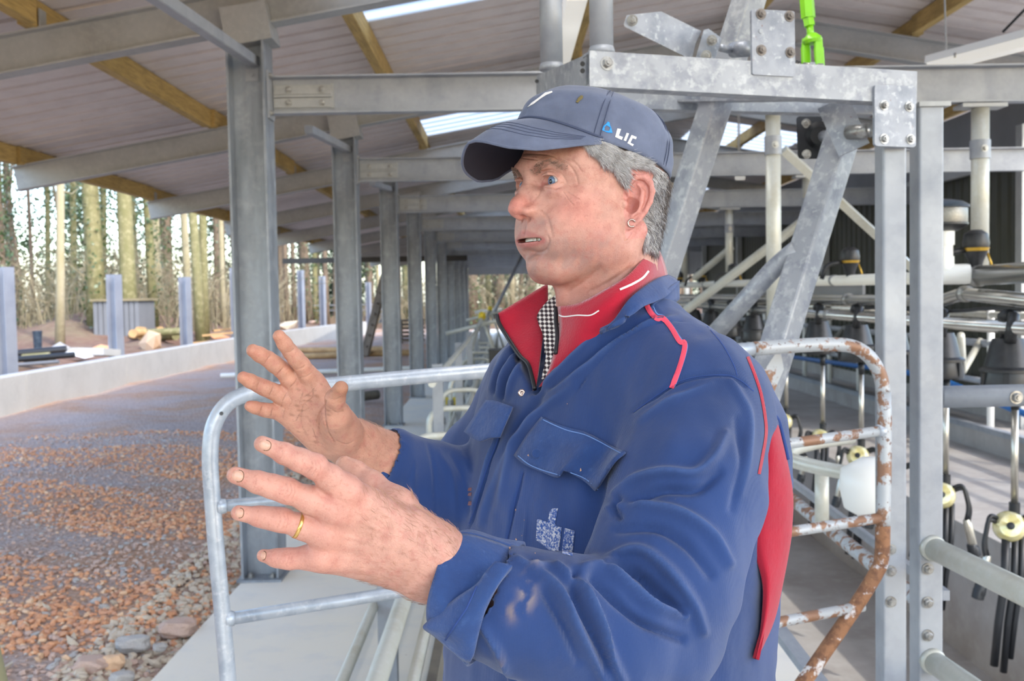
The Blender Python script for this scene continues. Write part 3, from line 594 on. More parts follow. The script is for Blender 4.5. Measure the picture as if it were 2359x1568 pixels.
for i, (px, d, L_) in enumerate([(478, 24, 1.0), (455, 23.5, 0.9), (500, 25.5, 0.8), (520, 26.5, 0.7)]):
    p = on_soil(px, d); b = MB(); b.bar((-L_ / 2, 0, 0), (L_ / 2, 0.1, 0.06), 0.12, 0.05); o = b.build('plank', M['log']); o.location = p + Vector((0, 0, 0.1 + 0.05 * i)); o.rotation_euler = (0, 0, 0.3 * (i - 1.5)); tag(o, '%s rough plank in the scatter between third and fourth posts' % PN[i], 'plank', 'scattered planks')
for i, (px, d) in enumerate([(510, 23), (395, 27), (350, 20), (720, 36), (655, 35), (130, 20), (225, 22)]):
    p = on_soil(px, d); o = bpy.data.objects.new('rubble_lump', stone_me[(i * 5) % 12]); COL.objects.link(o); s = 0.16 + 0.1 * (i % 3); o.scale = (s * 1.3, s, s * 0.8); o.location = p + Vector((0, 0, s * 0.4)); o.rotation_euler = (0.2, 0.1, i)
    tag(o, 'lump of rubble on the soil bank, ' + ['right of the third post', 'before the third post', 'right of the hut', 'behind the sixth post', 'before the sixth post', 'left of the second post', 'behind the second post'][i], 'rubble', 'rubble lumps on the soil bank')
# pallets, leaning ladder-like panel, timber on the yard
p = P(938, 752, 33); t = thing('pallet_stack', 'stack of grey boards beyond the third column', 'boards', None, (p.x, p.y, 0))
for k in range(6):
    b = MB(); b.box((0.1, 0, 0.09 + 0.13 * k), (0.9, 0.8, 0.07)); b.build('board', M['bark_brown'], t)
    b = MB(); b.box((-0.25, 0, 0.025 + 0.13 * k), (0.12, 0.8, 0.06)); b.box((0.45, 0, 0.025 + 0.13 * k), (0.12, 0.8, 0.06)); b.build('bearer', M['bark_brown'], t)
a, c = P(838, 752, 25), P(888, 652, 25.5); a.z = 0.05; c.z = 2.1; t = thing('ramp', 'grey-brown ridged ramp leaning up between second and third columns', 'ramp')
b = MB(); b.bar(a, c, 0.3, 0.06); b.build('deck', M['bark_brown'], t)
for k in range(7):
    q = a.lerp(c, 0.1 + 0.13 * k); b = MB(); b.bar(q + Vector((0, -0.16, 0.05)), q + Vector((0, 0.16, 0.05)), 0.03, 0.03); b.build('cleat', M['dark_edge'], t)
for i, (x0, y0, x1, y1, rad, m, lb) in enumerate([(-5.6, 19.5, -1.9, 20.2, 0.05, 'pvc', 'pale pipe lying across the yard behind the second column'), (-5.2, 25, -2.2, 25.5, 0.08, 'log', 'long pale timber lying on the yard'), (-6, 28, -3, 27.4, 0.08, 'log', 'second pale timber lying farther back on the yard'), (-3.2, 13.2, -1.9, 14.6, 0.07, 'dark_edge', 'dark pipe lying on the gravel left of the second column foot')]):
    b = MB(); b.tube([(x0, y0, rad - 0.01), (x1, y1, rad + 0.02)], rad, 10); tag(b.build('pipe' if m != 'log' else 'timber', M[m], None, 40), lb, 'pipe' if m != 'log' else 'timber')
b = MB(); b.bar((-16, 47, 1.2), (-5.5, 47, 1.2), 0.03, 0.04); b.bar((-16, 47, 0.95), (-5.5, 47, 0.95), 0.03, 0.03)
tag(b.build('rail', M['galv']), 'far grey rail before the trees behind the sixth post', 'rail')
p = on_soil(765, 36); 
b = MB(); b.box((0, 0, 0), (1.0, 0.5, 0.6)); o = b.build('brick_heap', M['bark_brown']); o.location = p + Vector((0, 0, 0.2)); o.rotation_euler = (0, 0.2, 0.3); tag(o, 'reddish-brown crate behind the seventh post', 'crate')

# near stake in the bottom left corner
b = MB(); b.tube([P(-75, 1400, 0.6), P(-12, 1700, 0.6)], [0.0125, 0.014], 12); tag(b.build('stake', mat('olive_stake', srgb(112, 110, 84), 0.8), None, 1), 'olive stake blurred in the bottom left corner', 'stake')
# ================================================================ gate, drafting frame, rails
def at_y(px, py, Y):
    """world point on the vertical plane y=Y seen at pixel"""
    d = P(px, py, 1.0) - CAM; return CAM + d * (Y / d.y)
gate = thing('tubular_gate', 'curved tubular gate behind the man, its right end caked with rust-brown dirt', 'gate')
def gd(px): return 2.06 + (px - 480) / 1560 * 0.5        # depth of the gate plane along the photo
G = lambda px, py: P(px, py, gd(px))
_top = fillet([G(530, 1640), G(514, 1420), G(482, 1080), G(470, 920), G(600, 902), G(900, 872), G(1130, 852), G(1500, 823), G(1740, 804)], 0.10, 9)
_top = [G(560, 1960), G(533, 1660), G(520, 1500), G(509, 1380), G(497, 1250), G(488, 1130), G(484, 1050), G(491, 985), G(516, 938), G(552, 913), G(602, 900), G(700, 892), G(900, 873), G(1130, 853), G(1500, 822), G(1735, 803)]
def _curve(p, n=5):
    p = [p[0] * 2 - p[1]] + list(p) + [p[-1] * 2 - p[-2]]; out = []
    for i in range(1, len(p) - 2):
        for k in range(n):
            t = k / n; out.append(0.5 * (2 * p[i] + (p[i + 1] - p[i - 1]) * t + (2 * p[i - 1] - 5 * p[i] + 4 * p[i + 1] - p[i + 2]) * t * t + (3 * p[i] - p[i - 1] - 3 * p[i + 1] + p[i + 2]) * t ** 3))
    return out + [p[-2]]
b = MB(); b.tube(_curve(_top), 0.0168, 20); b.build('frame_tube', M['tube'], gate, 1)
b = MB(); b.tube(_curve([G(1735, 803), G(1850, 795), G(1920, 793), G(1968, 799), G(2003, 822), G(2026, 860), G(2036, 905)]), 0.0178, 20); b.build('frame_bend', M['tube_rusty'], gate, 1)
b = MB(); b.tube([G(2036, 903), G(2038, 960), G(2037, 1100), G(2035, 1180), G(2034, 1215)], 0.0178, 20); b.build('frame_upright', M['tube_rusty'], gate, 1)
b = MB(); b.tube(_curve([G(2034, 1210), G(2031, 1285), G(2018, 1320), G(1975, 1390), G(1900, 1500), G(1830, 1600), G(1700, 1780)]), 0.0186, 20); b.build('frame_foot', M['rust'], gate, 1)
b = MB(); b.tube([G(560, 1958), G(1000, 1890), G(1700, 1778)], 0.0168, 16); b.build('bottom_tube', M['tube'], gate, 1)
for (a, c, m, r_) in (((505, 1166), (1250, 1090), 'tube', 0.0128), ((1250, 1090), (1640, 1046), 'tube', 0.0128), ((1640, 1046), (2028, 992), 'tube_rusty', 0.0135), ((522, 1426), (1250, 1310), 'tube', 0.0135), ((1250, 1310), (1640, 1252), 'tube', 0.0135), ((1640, 1252), (2030, 1192), 'tube_rusty', 0.0135), ((545, 1682), (1500, 1488), 'tube', 0.0135), ((1500, 1488), (1988, 1396), 'tube_rusty', 0.0135)):
    b = MB(); b.tube([G(*a), G(*c)], r_, 16); b.build('rung', M[m], gate, 1)
for (a, r_) in (((507, 1166), 0.017), ((526, 1425), 0.018), ((2030, 992), 0.018)):
    q = G(*a); b = MB(); b.lathe([(0.0185, -0.006), (r_, 0), (0.0148, 0.012)], q, G(a[0] + (50 if a[0] < 1000 else -50), a[1] - 5) - q, 16); b.build('weld', M['tube'], gate, 1)
b = MB(); q = G(510, 952); b.lathe([(0.0042, 0), (0.0042, 0.004)], q + (CAM - q).normalized() * 0.0155, (CAM - q), 12); b.build('drain_hole', M['black'], gate)
# posts
def rpost(px, yb, yt, dep, w_, name, label, zb=-0.0):
    q = P(px, yt, dep); b = MB(); b.profile(rrect(w_, w_, 0.007, 3), (q.x, q.y, zb), (q.x, q.y, q.z), (0, 1, 0)); t = thing(name, label, 'post', None, (0, 0, 0)); b.build('tube', M['galv'], t); return t, q
postA, qa = rpost(2051, 1568, 332, 2.62, 0.063, 'box_post', 'galvanised square post carrying the bolted plate at its head')
postB, qb = rpost(2134, 1568, 246, 2.70, 0.068, 'box_post', 'taller galvanised square post right beside the one with the bolted plate')
b = MB(); b.box((qb.x + 0.005, qb.y, qb.z), (0.085, 0.09, 0.012)); b.build('cap', M['galv_dull'], postB)
for (px, py) in ((2137, 1310), (2137, 1387), (2137, 1463)):
    q = at_y(px, py, qb.y - 0.0345); b = MB(); b.bolt(q, (0, -1, 0), 0.0115); b.build('bolt', M['bolt'], postB)
for (px, py) in ((2052, 1265), (2052, 1315), (2052, 1386)):
    q = at_y(px, py, qa.y - 0.032); b = MB(); b.bolt(q, (0, -1, 0), 0.0105); b.build('bolt', M['bolt'], postA)
# rails on post B
for (py, py2, nm) in ((1262, 0, 'upper'), (1522, 0, 'lower')):
    q = at_y(2132, py, qb.y - 0.03); q.x = qb.x + 0.005; b = MB(); b.tube([q, q + Vector((0.06, -0.7, 0)), q + Vector((0.2, -2.3, 0))], 0.031, 20); b.lathe([(0.038, 0), (0.033, -0.02)], q, (0, 1, 0), 20)
    tag(b.build('side_rail', M['tube_pale'], None, 1), '%s thick rail running toward the viewer from the taller square post' % nm, 'rail')
q = at_y(2166, 914, qb.y); q2 = q + Vector((1.3, 0.03, 0.0)); t = thing('barrier_tube', 'thick horizontal tube running right from the taller square post', 'rail')
b = MB(); b.tube([q, q2], 0.0305, 20); b.build('tube', M['galv'], t, 1)
qq = at_y(2341, 915, qb.y - 0.03); b = MB(); b.bolt(qq, (0, -1, 0), 0.0125); b.build('bolt', M['bolt'], t)
# --- overhead frame of channels
fr = thing('drafting_frame', 'bolted galvanised overhead channel frame above the man, carrying the pivot plates', 'frame')
dl, dr = 2.36, 2.60
def FP(px, py): return P(px, py, dl + (px - 1350) / 750 * (dr - dl))
a, c = FP(1350, 163), FP(2098, 206)
hA = 0.083
b = MB(); b.profile(cprof(0.05, hA, 0.006), c, a); o = b.build('front_channel', M['galv_mottled'], fr)
# closed face toward viewer: channel turned so that its web faces the camera
o.data.clear_geometry(); b = MB(); b.profile(cprof(0.05, hA, 0.006), a, c); o.data.from_pydata(b.v, [], b.f)
a2, c2 = P(1380, 222, 2.9), P(2010, 238, 3.05)
b = MB(); b.profile(cprof(0.05, 0.075, 0.006), a2, c2); b.build('back_channel', M['galv_mottled'], fr)
b = MB(); b.bar(FP(1346, 165) + Vector((0.01, 0.012, 0)), P(1240, 208, 2.95), 0.012, 0.083); b.build('end_channel', M['galv_mottled'], fr)
b = MB(); b.bar(FP(1900, 228) + Vector((0, 0.0, 0)), P(1560, 234, 2.95), 0.05, 0.006); b.build('stiffener', M['galv_mottled'], fr)
b = MB(); b.bar(FP(2080, 200), P(2050, 226, 3.05), 0.05, 0.07); b.build('end_channel', M['galv_mottled'], fr)
_vw = lambda q: (CAM - q).normalized()
PL = []
def fplate(pts, off, th, m, name, par):
    """flat bolted plate parallel to the channel face: outline in photo pixels, off metres nearer than the face"""
    q = [FP(*p) for p in pts]; nrm = (q[1] - q[0]).cross(q[-1] - q[0]).normalized()
    if nrm.dot(_vw(q[0])) < 0: nrm = -nrm
    n = len(q); v = [p + nrm * off for p in q] + [p + nrm * (off + th) for p in q]
    b = MB(); b.add(v, [tuple(range(n))[::-1], tuple(range(n, 2 * n))] + [(i, (i + 1) % n, n + (i + 1) % n, n + i) for i in range(n)]); PL.append(b.build(name, M[m], par)); return nrm
def rounded(x0, y0, x1, y1, s=8, dx=0, dy=0):
    out = []
    for cx, cy, a0 in ((x0 + s, y0 + s, 180), (x1 - s, y0 + s, 270), (x1 - s, y1 - s, 0), (x0 + s, y1 - s, 90)):
        for k in range(4):
            a = math.radians(a0 + 30 * k); X, Y = cx + s * math.cos(a), cy + s * math.sin(a); u, w_ = (X - x0) / (x1 - x0), (Y - y0) / (y1 - y0)
            out.append((X + dx * w_, Y + dy * u))
    return out
n1 = fplate(rounded(1715, 31, 1813, 182, 5, 2, 5), 0.026, 0.009, 'pivot_plate', 'x', None) if 0 else None
n1 = fplate(rounded(1715, 31, 1813, 180, 5, 2, 5), 0.0265, 0.009, 'plate', 'pivot_plate', fr)
for (px, py, m) in ((1736, 43, 'bolt_dark'), (1801, 48, 'bolt_dark'), (1737, 125, 'bolt_dark'), (1803, 130, 'bolt_dark')):
    b = MB(); b.bolt(FP(px, py) + n1 * 0.0355, n1, 0.0095); b.build('bolt', M[m], PL[-1])
b = MB(); b.lathe([(0.006, 0), (0.006, 0.002)], FP(1736, 82) + n1 * 0.0355, n1, 12); b.build('filled_hole', M['galv'], PL[-1])
fplate(rounded(1996, 203, 2090, 342, 7, 0, 3), 0.0265, 0.009, 'plate', 'pivot_plate', fr)
for (px, py) in ((2017, 250), (2074, 253), (2017, 326), (2077, 327)):
    b = MB(); b.bolt(FP(px, py) + n1 * 0.0355, n1, 0.0092); b.build('bolt', M['bolt'], PL[-1])
q = FP(1389, 153); b = MB(); b.bolt(q + n1 * 0.0255, n1, 0.0115); b.build('bolt', M['bolt'], fr)
for (px, py) in ((1342, 147), (1342, 163), (1237, 187)):
    q = P(px, py, 2.36 if px > 1300 else 2.9); b = MB(); b.lathe([(0.006, 0), (0.006, 0.003)], q + _vw(q) * 0.012, _vw(q), 10); b.build('bolt_hole', M['black'], fr)
# left pivot arm above the channel
arm = thing('latch_arm', 'flat pointed steel arm bolted to a bracket above the channel', 'bracket')
def aplate(pts, d0, d1, th, m, name, par):
    xs = [p[0] for p in pts]; x0, x1 = min(xs), max(xs); q = [P(p[0], p[1], d0 + (p[0] - x0) / (x1 - x0) * (d1 - d0)) for p in pts]; nrm = _vw(q[0]); n = len(q)
    v = [p for p in q] + [p - nrm * th for p in q]; b = MB(); b.add(v, [tuple(range(n)), tuple(range(n, 2 * n))[::-1]] + [(i, n + i, n + (i + 1) % n, (i + 1) % n) for i in range(n)]); b.build(name, M[m], par)
aplate([(1437, 55), (1444, 35), (1523, 26), (1616, 72), (1602, 100), (1594, 138), (1440, 62)], 2.5, 2.6, 0.008, 'plate', 'blade', arm)
aplate([(1621, 69), (1632, 66), (1663, 88), (1650, 128), (1640, 145), (1600, 142)], 2.57, 2.6, 0.008, 'plate', 'bracket', arm)
for (px, py, d) in ((1457, 47, 2.505), (1640, 93, 2.575), (1627, 128, 2.575)):
    q = P(px, py, d); b = MB(); b.bolt(q + _vw(q) * 0.001, _vw(q), 0.0095); b.build('bolt', M['bolt'], arm)
b = MB(); b.tube([P(1660, 110, 2.63), P(1700, 120, 2.68)], 0.01, 12); b.build('spindle', M['plate'], arm, 1)
# diagonal square struts
s1 = thing('diagonal_strut', 'long diagonal square tube passing behind the channel to the man\'s cap', 'strut')
b = MB(); b.profile(rrect(0.07, 0.07, 0.006, 2), P(1760, -110, 2.78), P(1447, 876, 3.0), (0.6, -0.8, 0.2)); b.build('tube', M['galv_mottled'], s1)
b = MB(); b.tube([P(1690, 115, 2.68), P(1722, 112, 2.62)], 0.021, 14); b.build('spindle', M['plate'], s1, 1)
s2 = thing('diagonal_strut', 'diagonal square tube hanging from the right pivot plate, rust-stained at its foot', 'strut')
b = MB(); b.profile(rrect(0.075, 0.075, 0.007, 2), P(1945, 300, 2.85), P(1696, 1106, 2.683), (0.75, -0.6, 0.3)); b.build('tube', M['galv_mottled'], s2)
b = MB(); b.bar(P(1918, 235, 2.74), P(1968, 345, 2.72), 0.01, 0.085, (0.8, -0.3, 0.6)); b.build('gusset', M['plate'], s2)
b = MB(); b.tube([P(1955, 305, 2.72), P(2002, 300, 2.66)], 0.019, 14); b.build('spindle', M['bolt'], s2, 1)
b = MB(); b.tube(fillet([P(1650, 765, 2.9), P(1790, 610, 2.84), P(1838, 572, 2.79)], 0.05), 0.027, 14); b.build('side_tube', M['galv_mottled'], s2, 1)
aplate([(1748, 925), (1756, 860), (1796, 800), (1806, 850), (1780, 910)], 2.66, 2.66, 0.006, 'tube_rusty', 'scuffed_foot', s2)
# black bearing
bear = thing('flange_bearing', 'black cast flange bearing bolted under the channel', 'bearing')
def bp(px, py, d=2.95): return P(px, py, d)
q = [bp(*p) for p in rounded(1834, 268, 1910, 366, 8, 4, 0)]; nrm = _vw(q[0]); n = len(q); b = MB()
b.add(q + [p - nrm * 0.014 for p in q], [tuple(range(n)), tuple(range(n, 2 * n))[::-1]] + [(i, n + i, n + (i + 1) % n, (i + 1) % n) for i in range(n)]); b.build('flange', M['black'], bear)
c_ = bp(1888, 312); b = MB(); b.lathe([(0.042, 0), (0.042, 0.012), (0.03, 0.022), (0.026, 0.03)], c_, nrm, 24); b.build('housing', M['rubber'], bear, 40)
b = MB(); b.tube([c_, P(1925, 318, 2.86)], 0.018, 16); b.build('shaft', M['plate'], bear, 1)
for (px, py) in ((1857, 284), (1858, 355), (1903, 283)):
    b = MB(); b.bolt(bp(px, py) + nrm * 0.002, nrm, 0.0095); b.build('bolt', M['bolt'], bear)
# spring + green clevis
b = MB(); pts = []; a_, c_ = P(1815, 141, 2.62), P(1852, 152, 2.66); ax = (c_ - a_).normalized(); s_ = ax.cross(Vector((0, 0, 1))).normalized(); u_ = s_.cross(ax)
for k in range(120): th = k / 120 * 6 * 2 * math.pi; pts.append(a_.lerp(c_, k / 119) + (s_ * math.cos(th) + u_ * math.sin(th)) * 0.0075)
b.tube(pts, 0.0018, 6); tag(b.build('coil_spring', M['black'], None, 1), 'dark coil spring beside the bolted pivot plate', 'spring')
cl = thing('clevis_rod', 'bright green clevis and threaded rod standing on the channel', 'clevis')
D_ = 2.63; e = lambda px, py, dd=0: P(px, py, D_ + dd)
b = MB(); b.tube([e(1854, -60), e(1862, 42)], 0.0185, 6); b.tube([e(1862, 42), e(1865, 60)], 0.0155, 6); b.build('coupling', M['green'], cl)
b = MB(); b.tube([e(1865, 55), e(1868, 90)], 0.0095, 14); b.build('rod', M['green'], cl, 1)
b = MB(); b.lathe([(0.012, 0.012), (0.024, 0), (0.026, -0.006), (0.022, -0.014)], e(1871, 88), (e(1862, 20) - e(1871, 88)), 18); b.build('yoke_shoulder', M['green'], cl, 30)
for (x0, x1, x2, dd) in ((1858, 1856, 1858, 0.012), (1884, 1886, 1890, -0.012)):
    b = MB(); up = (0.25, -1, 0.1); b.profile(rrect(0.024, 0.011, 0.004, 2), e(x0, 90, dd), e(x1, 112, dd), up); b.profile(rrect(0.027, 0.011, 0.004, 2), e(x1, 110, dd), e(x2, 172, dd), up); b.build('fork_arm', M['green'], cl)
b = MB(); b.tube([e(1850, 149), e(1897, 152, -0.02)], 0.0065, 12); b.build('pin', M['bolt'], cl, 1)
b = MB(); b.box(e(1871, 168, 0), (0.02, 0.03, 0.05)); b.build('lug', M['plate'], cl)
# upright pipes standing on the frame
for (px, yt, yb, d, r_, lb) in ((1271, -60, 155, 2.9, 0.033, 'thick upright pipe rising from the left end of the overhead frame'), (1386, -60, 118, 2.42, 0.029, 'white-grey upright pipe with welded foot standing on the front channel')):
    q = P(px, yb, d); t = thing('upright_pipe', lb, 'pipe'); b = MB(); b.tube([q, (q.x, q.y, q.z + 0.35)], r_, 20); b.build('pipe', M['galv'], t, 1)
    b = MB(); b.lathe([(r_ * 1.12, -0.008), (r_ * 1.12, 0.0), (r_, 0.01)], q, (0, 0, 1), 20); b.build('weld', M['galv_mottled'], t, 1)
# ================================================================ near left breast rails
def vrail(x, z, y0, y1, r_, m, lb, name='rail'):
    b = MB(); b.tube([(x, y0, z), (x, y1, z)], r_, 14); t = tag(b.build(name, M[m], None, 40), lb, 'rail'); return t
b = MB(); ro, ri = 0.031, 0.027; y0 = 2.66; b.lathe([(ro, 0), (ro, 24), (ri, 24), (ri, 0)], (-0.385, y0, 0.42), (0, 1, 0), 20); b.f = b.f[:-2]; b.add([], []); tag(b.build('open_rail', M['tube_pale'], None, 40), 'open-ended pale rail running away from the bottom edge beside the man', 'rail')
vrail(-0.52, 0.34, 1.9, 30, 0.019, 'tube_pale', 'slim yellowish rail left of the open-ended one')
vrail(-0.29, 0.38, 1.9, 30, 0.02, 'tube_pale', 'cream rail right of the open-ended one, nearest the man')
b = MB(); b.bar((-0.235, 1.5, 0.19), (-0.235, 30, 0.19), 0.03, 0.4); tag(b.build('kick_plate', M['dark_edge']), 'dark edge plate under the cream rail', 'plate')
vrail(-0.42, 1.02, 5.6, 34, 0.022, 'tube_pale', 'high breast rail running down the shed past the collar')
for i in range(9):
    y = 3.75 + i * 3.05; lb = PN[min(i, 9)].replace('leftmost', 'nearest')
    b = MB(); b.bar((-0.47, y, 0), (-0.47, y, 0.45 if i == 0 else 1.05), 0.07, 0.05, (0, 1, 0)); b.build('upright', M['galv']).name = 'upright'
    o = bpy.data.objects['upright']; o.name = 'rail_post'; tag(o, '%s flat galvanised post of the breast rail' % lb, 'post', 'breast rail posts')
for i in range(9):
    y = 6.3 + i * 1.55; b = MB()
    b.tube(fillet([(-0.62, y, 0.0), (-0.62, y, 0.62), (-0.22, y + 0.1, 0.62), (-0.22, y + 0.1, 0.0)], 0.14, 8), 0.024, 12); t = thing('hoop', '%s bent tube hoop of the breast rail row' % PN[i].replace('leftmost', 'nearest'), 'hoop', 'bent hoops along the breast rail'); b.build('tube', M['tube_pale'], t, 1)
    b = MB(); b.lathe([(0.036, 0), (0.036, 0.07)], (-0.62, y, 0.3), (0, 0, 1), 12); b.build('clamp', M['bolt'], t)
    b = MB(); b.lathe([(0.03, 0), (0.03, 0.05)], (-0.62, y, 0.0), (0, 0, 1), 12); b.build('foot', M['galv'], t)
for i in range(2):
    y = 15 + i * 8.0; t = thing('crossover_rail', '%s crossover bar with yellow cap far down the rail row' % PN[i].replace('leftmost', 'nearest'), 'rail', 'crossover bars on the rail row')
    b = MB(); b.tube([(-0.9, y, 0.95), (0.5, y, 1.28)], 0.03, 10); b.tube([(-0.75, y - 1.2, 0.05), (-0.35, y, 1.2)], 0.028, 10); b.tube([(-0.05, y + 0.2, 0.3), (-0.35, y, 1.2)], 0.028, 10); b.build('bar', M['tube_pale'], t, 1)
    b = MB(); b.lathe([(0.03, 0), (0.06, 0.03), (0.05, 0.1), (0.02, 0.12)], (-0.35, y, 1.15)); b.build('cap', M['yellow'], t, 1)
    b = MB(); b.box((-0.75, y - 1.2, 0.06), (0.2, 0.1, 0.1)); b.build('foot', M['yellow'], t)
b = MB(); b.tube([(-0.9, 30, 1.02), (-0.1, 30.3, 1.1)], 0.05, 10); tag(b.build('far_rail', M['white_paint'], None, 1), 'white bar crossing at the far end of the colonnade', 'rail')
b = MB(); b.tube([P(1135, 725, 24), P(1205, 585, 25)], 0.045, 10); tag(b.build('stay', M['galv'], None, 1), 'thin slanting stay at the far end, beside the man\'s jaw', 'stay')
b = MB(); b.box((0, 0, 0.4), (0.35, 0.5, 0.8)); o = b.build('feed_bin', M['black']); o.location = (-0.05, 13.2, 0.0); tag(o, 'dark bin glimpsed behind the red collar', 'bin')
# ================================================================ milking parlour at the right
XP = 2.45; KP = XP / 2.9
def Q3(x, y, z): return (XP + x * KP, y * KP, 1.51 + (z - 1.51) * KP)      # pipe run scaled about the camera: offset across, along, height
def pz(py, px): 
    d = XP / ((px - 1165) / F_PX); return 1.51 + (680 - 0.018 * (px - 1165) - py) * d / F_PX
t = thing('milk_pipe', 'white plastic vacuum line turning to bright steel at the right, above the cluster bells', 'pipe')
b = MB(); b.tube([Q3(0, 6.25, 1.575), Q3(0, 19, 1.64)], 0.037, 20); b.build('plastic_run', M['pvc'], t, 1)
b = MB(); b.tube([Q3(0, 6.05, 1.58), Q3(0.02, 4.2, 1.60)], 0.051, 20); b.build('steel_run', M['stainless'], t, 1)
for y in (6.1, 8.75, 11.6, 14.4):
    b = MB(); b.lathe([(0.042 if y > 6.2 else 0.056, -0.02), (0.042 if y > 6.2 else 0.056, 0.02)], Q3(0, y, 1.577 + (y - 6.2) * 0.005), (0, 1, 0), 20); b.build('clip', M['bolt'], t, 1)
def line(name, label, pts, r_, m, clips=()):
    t = thing(name, label, 'pipe'); b = MB(); b.tube(fillet([Q3(*q) for q in pts], 0.1, 6), r_ * KP, 18); b.build('pipe', M[m], t, 1)
    for q in clips:
        b = MB(); b.lathe([(r_ * 1.06, -0.02), (r_ * 1.06, 0.02)], Q3(*q), (0, 1, 0), 18); b.build('coupling', M['bolt'], t, 1)
    return t
line('milk_line', 'upper stainless milk line under the white plastic pipe', [(0, 17, 1.44), (0, 6.6, 1.42), (0.02, 6.35, 1.47), (0.05, 4.2, 1.36)], 0.042, 'stainless', [(0, 8.4, 1.425), (0.02, 6.3, 1.468)])
line('milk_line', 'lower stainless line carrying the black cluster bells', [(0, 17, 1.31), (0, 4.2, 1.27)], 0.04, 'stainless', [(0, 8.9, 1.285), (0, 12.2, 1.295)])
line('wash_line', 'thin stainless wash line between the two milk lines', [(0.1, 17, 1.37), (0.1, 7, 1.34)], 0.02, 'stainless')
b = MB(); b.tube(fillet([Q3(*q) for q in ((0, 8.0, 1.36), (0.05, 6.5, 1.35), (0, 5.9, 1.385), (0, 5.0, 1.37))], 0.2), 0.010, 8); tag(b.build('cable', M['rubber'], None, 1), 'black cable strung along the milk lines', 'cable')
b = MB(); b.box(Q3(0.25, 10.5, 1.5), (0.02, 3.0, 0.11)); tag(b.build('tray', M['clad_grey']), 'grey cable tray behind the milk lines', 'tray')
# cluster units: black bell, steel rod, claw with shells and hoses
def cluster_unit(y, label, first=False):
    t = thing('milking_cluster', label, 'milking cluster', 'milking clusters along the pit edge', Q3(0, y, 1.27)); t.scale = (KP,) * 3
    b = MB(); b.lathe([(0.085, -0.06), (0.10, -0.1), (0.13, -0.22), (0.155, -0.235), (0.155, -0.25), (0.135, -0.25), (0.15, -0.34), (0.145, -0.36), (0.06, -0.37)], (0, 0, 0), (0, 0, 1), 24); b.build('bell', M['black'], t, 40)
    for s in (-1, 1):
        b = MB(); b.tube([(0.03 * s, 0.075 * s, -0.08), (0.02 * s, 0.085 * s, 0.02), (0, 0.06 * s, 0.065), (-0.02 * s, -0.02 * s, 0.075)], 0.034, 12); b.build('saddle', M['black'], t, 1)
    for k in range(6):
        a = k * math.pi / 3; b = MB(); b.box((0.142 * math.cos(a), 0.142 * math.sin(a), -0.3), (0.025, 0.025, 0.09), Matrix.Rotation(a, 3, 'Z')); b.build('rib', M['rubber'], t)
    b = MB(); b.tube([(0.03, -0.02, -0.37), (0.03, -0.02, -0.47)], [0.028, 0.022], 12); b.build('rod_socket', M['rubber'], t, 1)
    b = MB(); b.tube([(0.03, -0.02, -0.45), (0.03, -0.02, -1.04)], 0.02, 14); b.build('rod', M['chrome'], t, 1)
    zc = -1.15; cx, cy = 0.0, -0.02
    b = MB(); b.lathe([(0.02, -0.075), (0.06, -0.07), (0.083, -0.045), (0.09, -0.01), (0.09, 0.012), (0.082, 0.045), (0.06, 0.07), (0.02, 0.075)], (cx, cy, zc), (-0.35, -0.9, 0.25), 28); b.build('claw_bowl', M['amber'], t, 40)
    b = MB(); b.lathe([(0.022, 0.07), (0.022, 0.088), (0.012, 0.092)], (cx, cy, zc), (-0.35, -0.9, 0.25), 14); b.build('claw_boss', M['rubber'], t, 40)
    b = MB(); b.lathe([(0.03, 0), (0.03, 0.07)], (0.03, -0.02, zc + 0.07), (0, 0, 1), 14); b.build('claw_stem', M['rubber'], t, 40)
    for i, (a, rr) in enumerate(((2.6, 0.13), (0.5, 0.13), (3.6, 0.16), (-0.3, 0.16))):
        dx, dz = math.cos(a), math.sin(a) * 0.5
        p0 = Vector((cx + dx * 0.07, cy, zc + 0.03 + dz * 0.05)); p1 = p0 + Vector((dx * 0.08, -0.03, 0.04)); p2 = p0 + Vector((dx * 0.12, -0.04, -0.12)); p3 = p0 + Vector((dx * 0.1, -0.04, -0.2))
        b = MB(); b.tube(fillet([p0, p1, p2, p3], 0.07), 0.013, 10); b.build('short_tube', M['rubber'], t, 1)
        b = MB(); b.lathe([(0.02, 0), (0.024, -0.02), (0.024, -0.15), (0.02, -0.17)], p3, (-dx * 0.25, 0.0, 1), 14); b.build('teat_shell', M['chrome'], t, 40)
        b = MB(); b.lathe([(0.03, -0.17), (0.034, -0.18), (0.034, -0.23), (0.02, -0.235)], p3, (-dx * 0.25, 0, 1), 14); b.build('liner_mouth', M['rubber'], t, 40)
    for i, (ox, bot) in enumerate(((-0.035, -1.96), (0.02, -2.0), (0.06, -1.92))):
        b = MB(); b.tube([(ox, -0.05, zc - 0.05), (ox - 0.01, -0.06, -1.45), (ox - 0.04, -0.05, -1.7), (ox - 0.06, -0.04, bot)], 0.023 - 0.003 * i, 12); b.build('long_tube', M['rubber'], t, 1)
    return t
c0 = cluster_unit(5.72, 'milking cluster with black bell and amber claw hanging nearest the right edge')
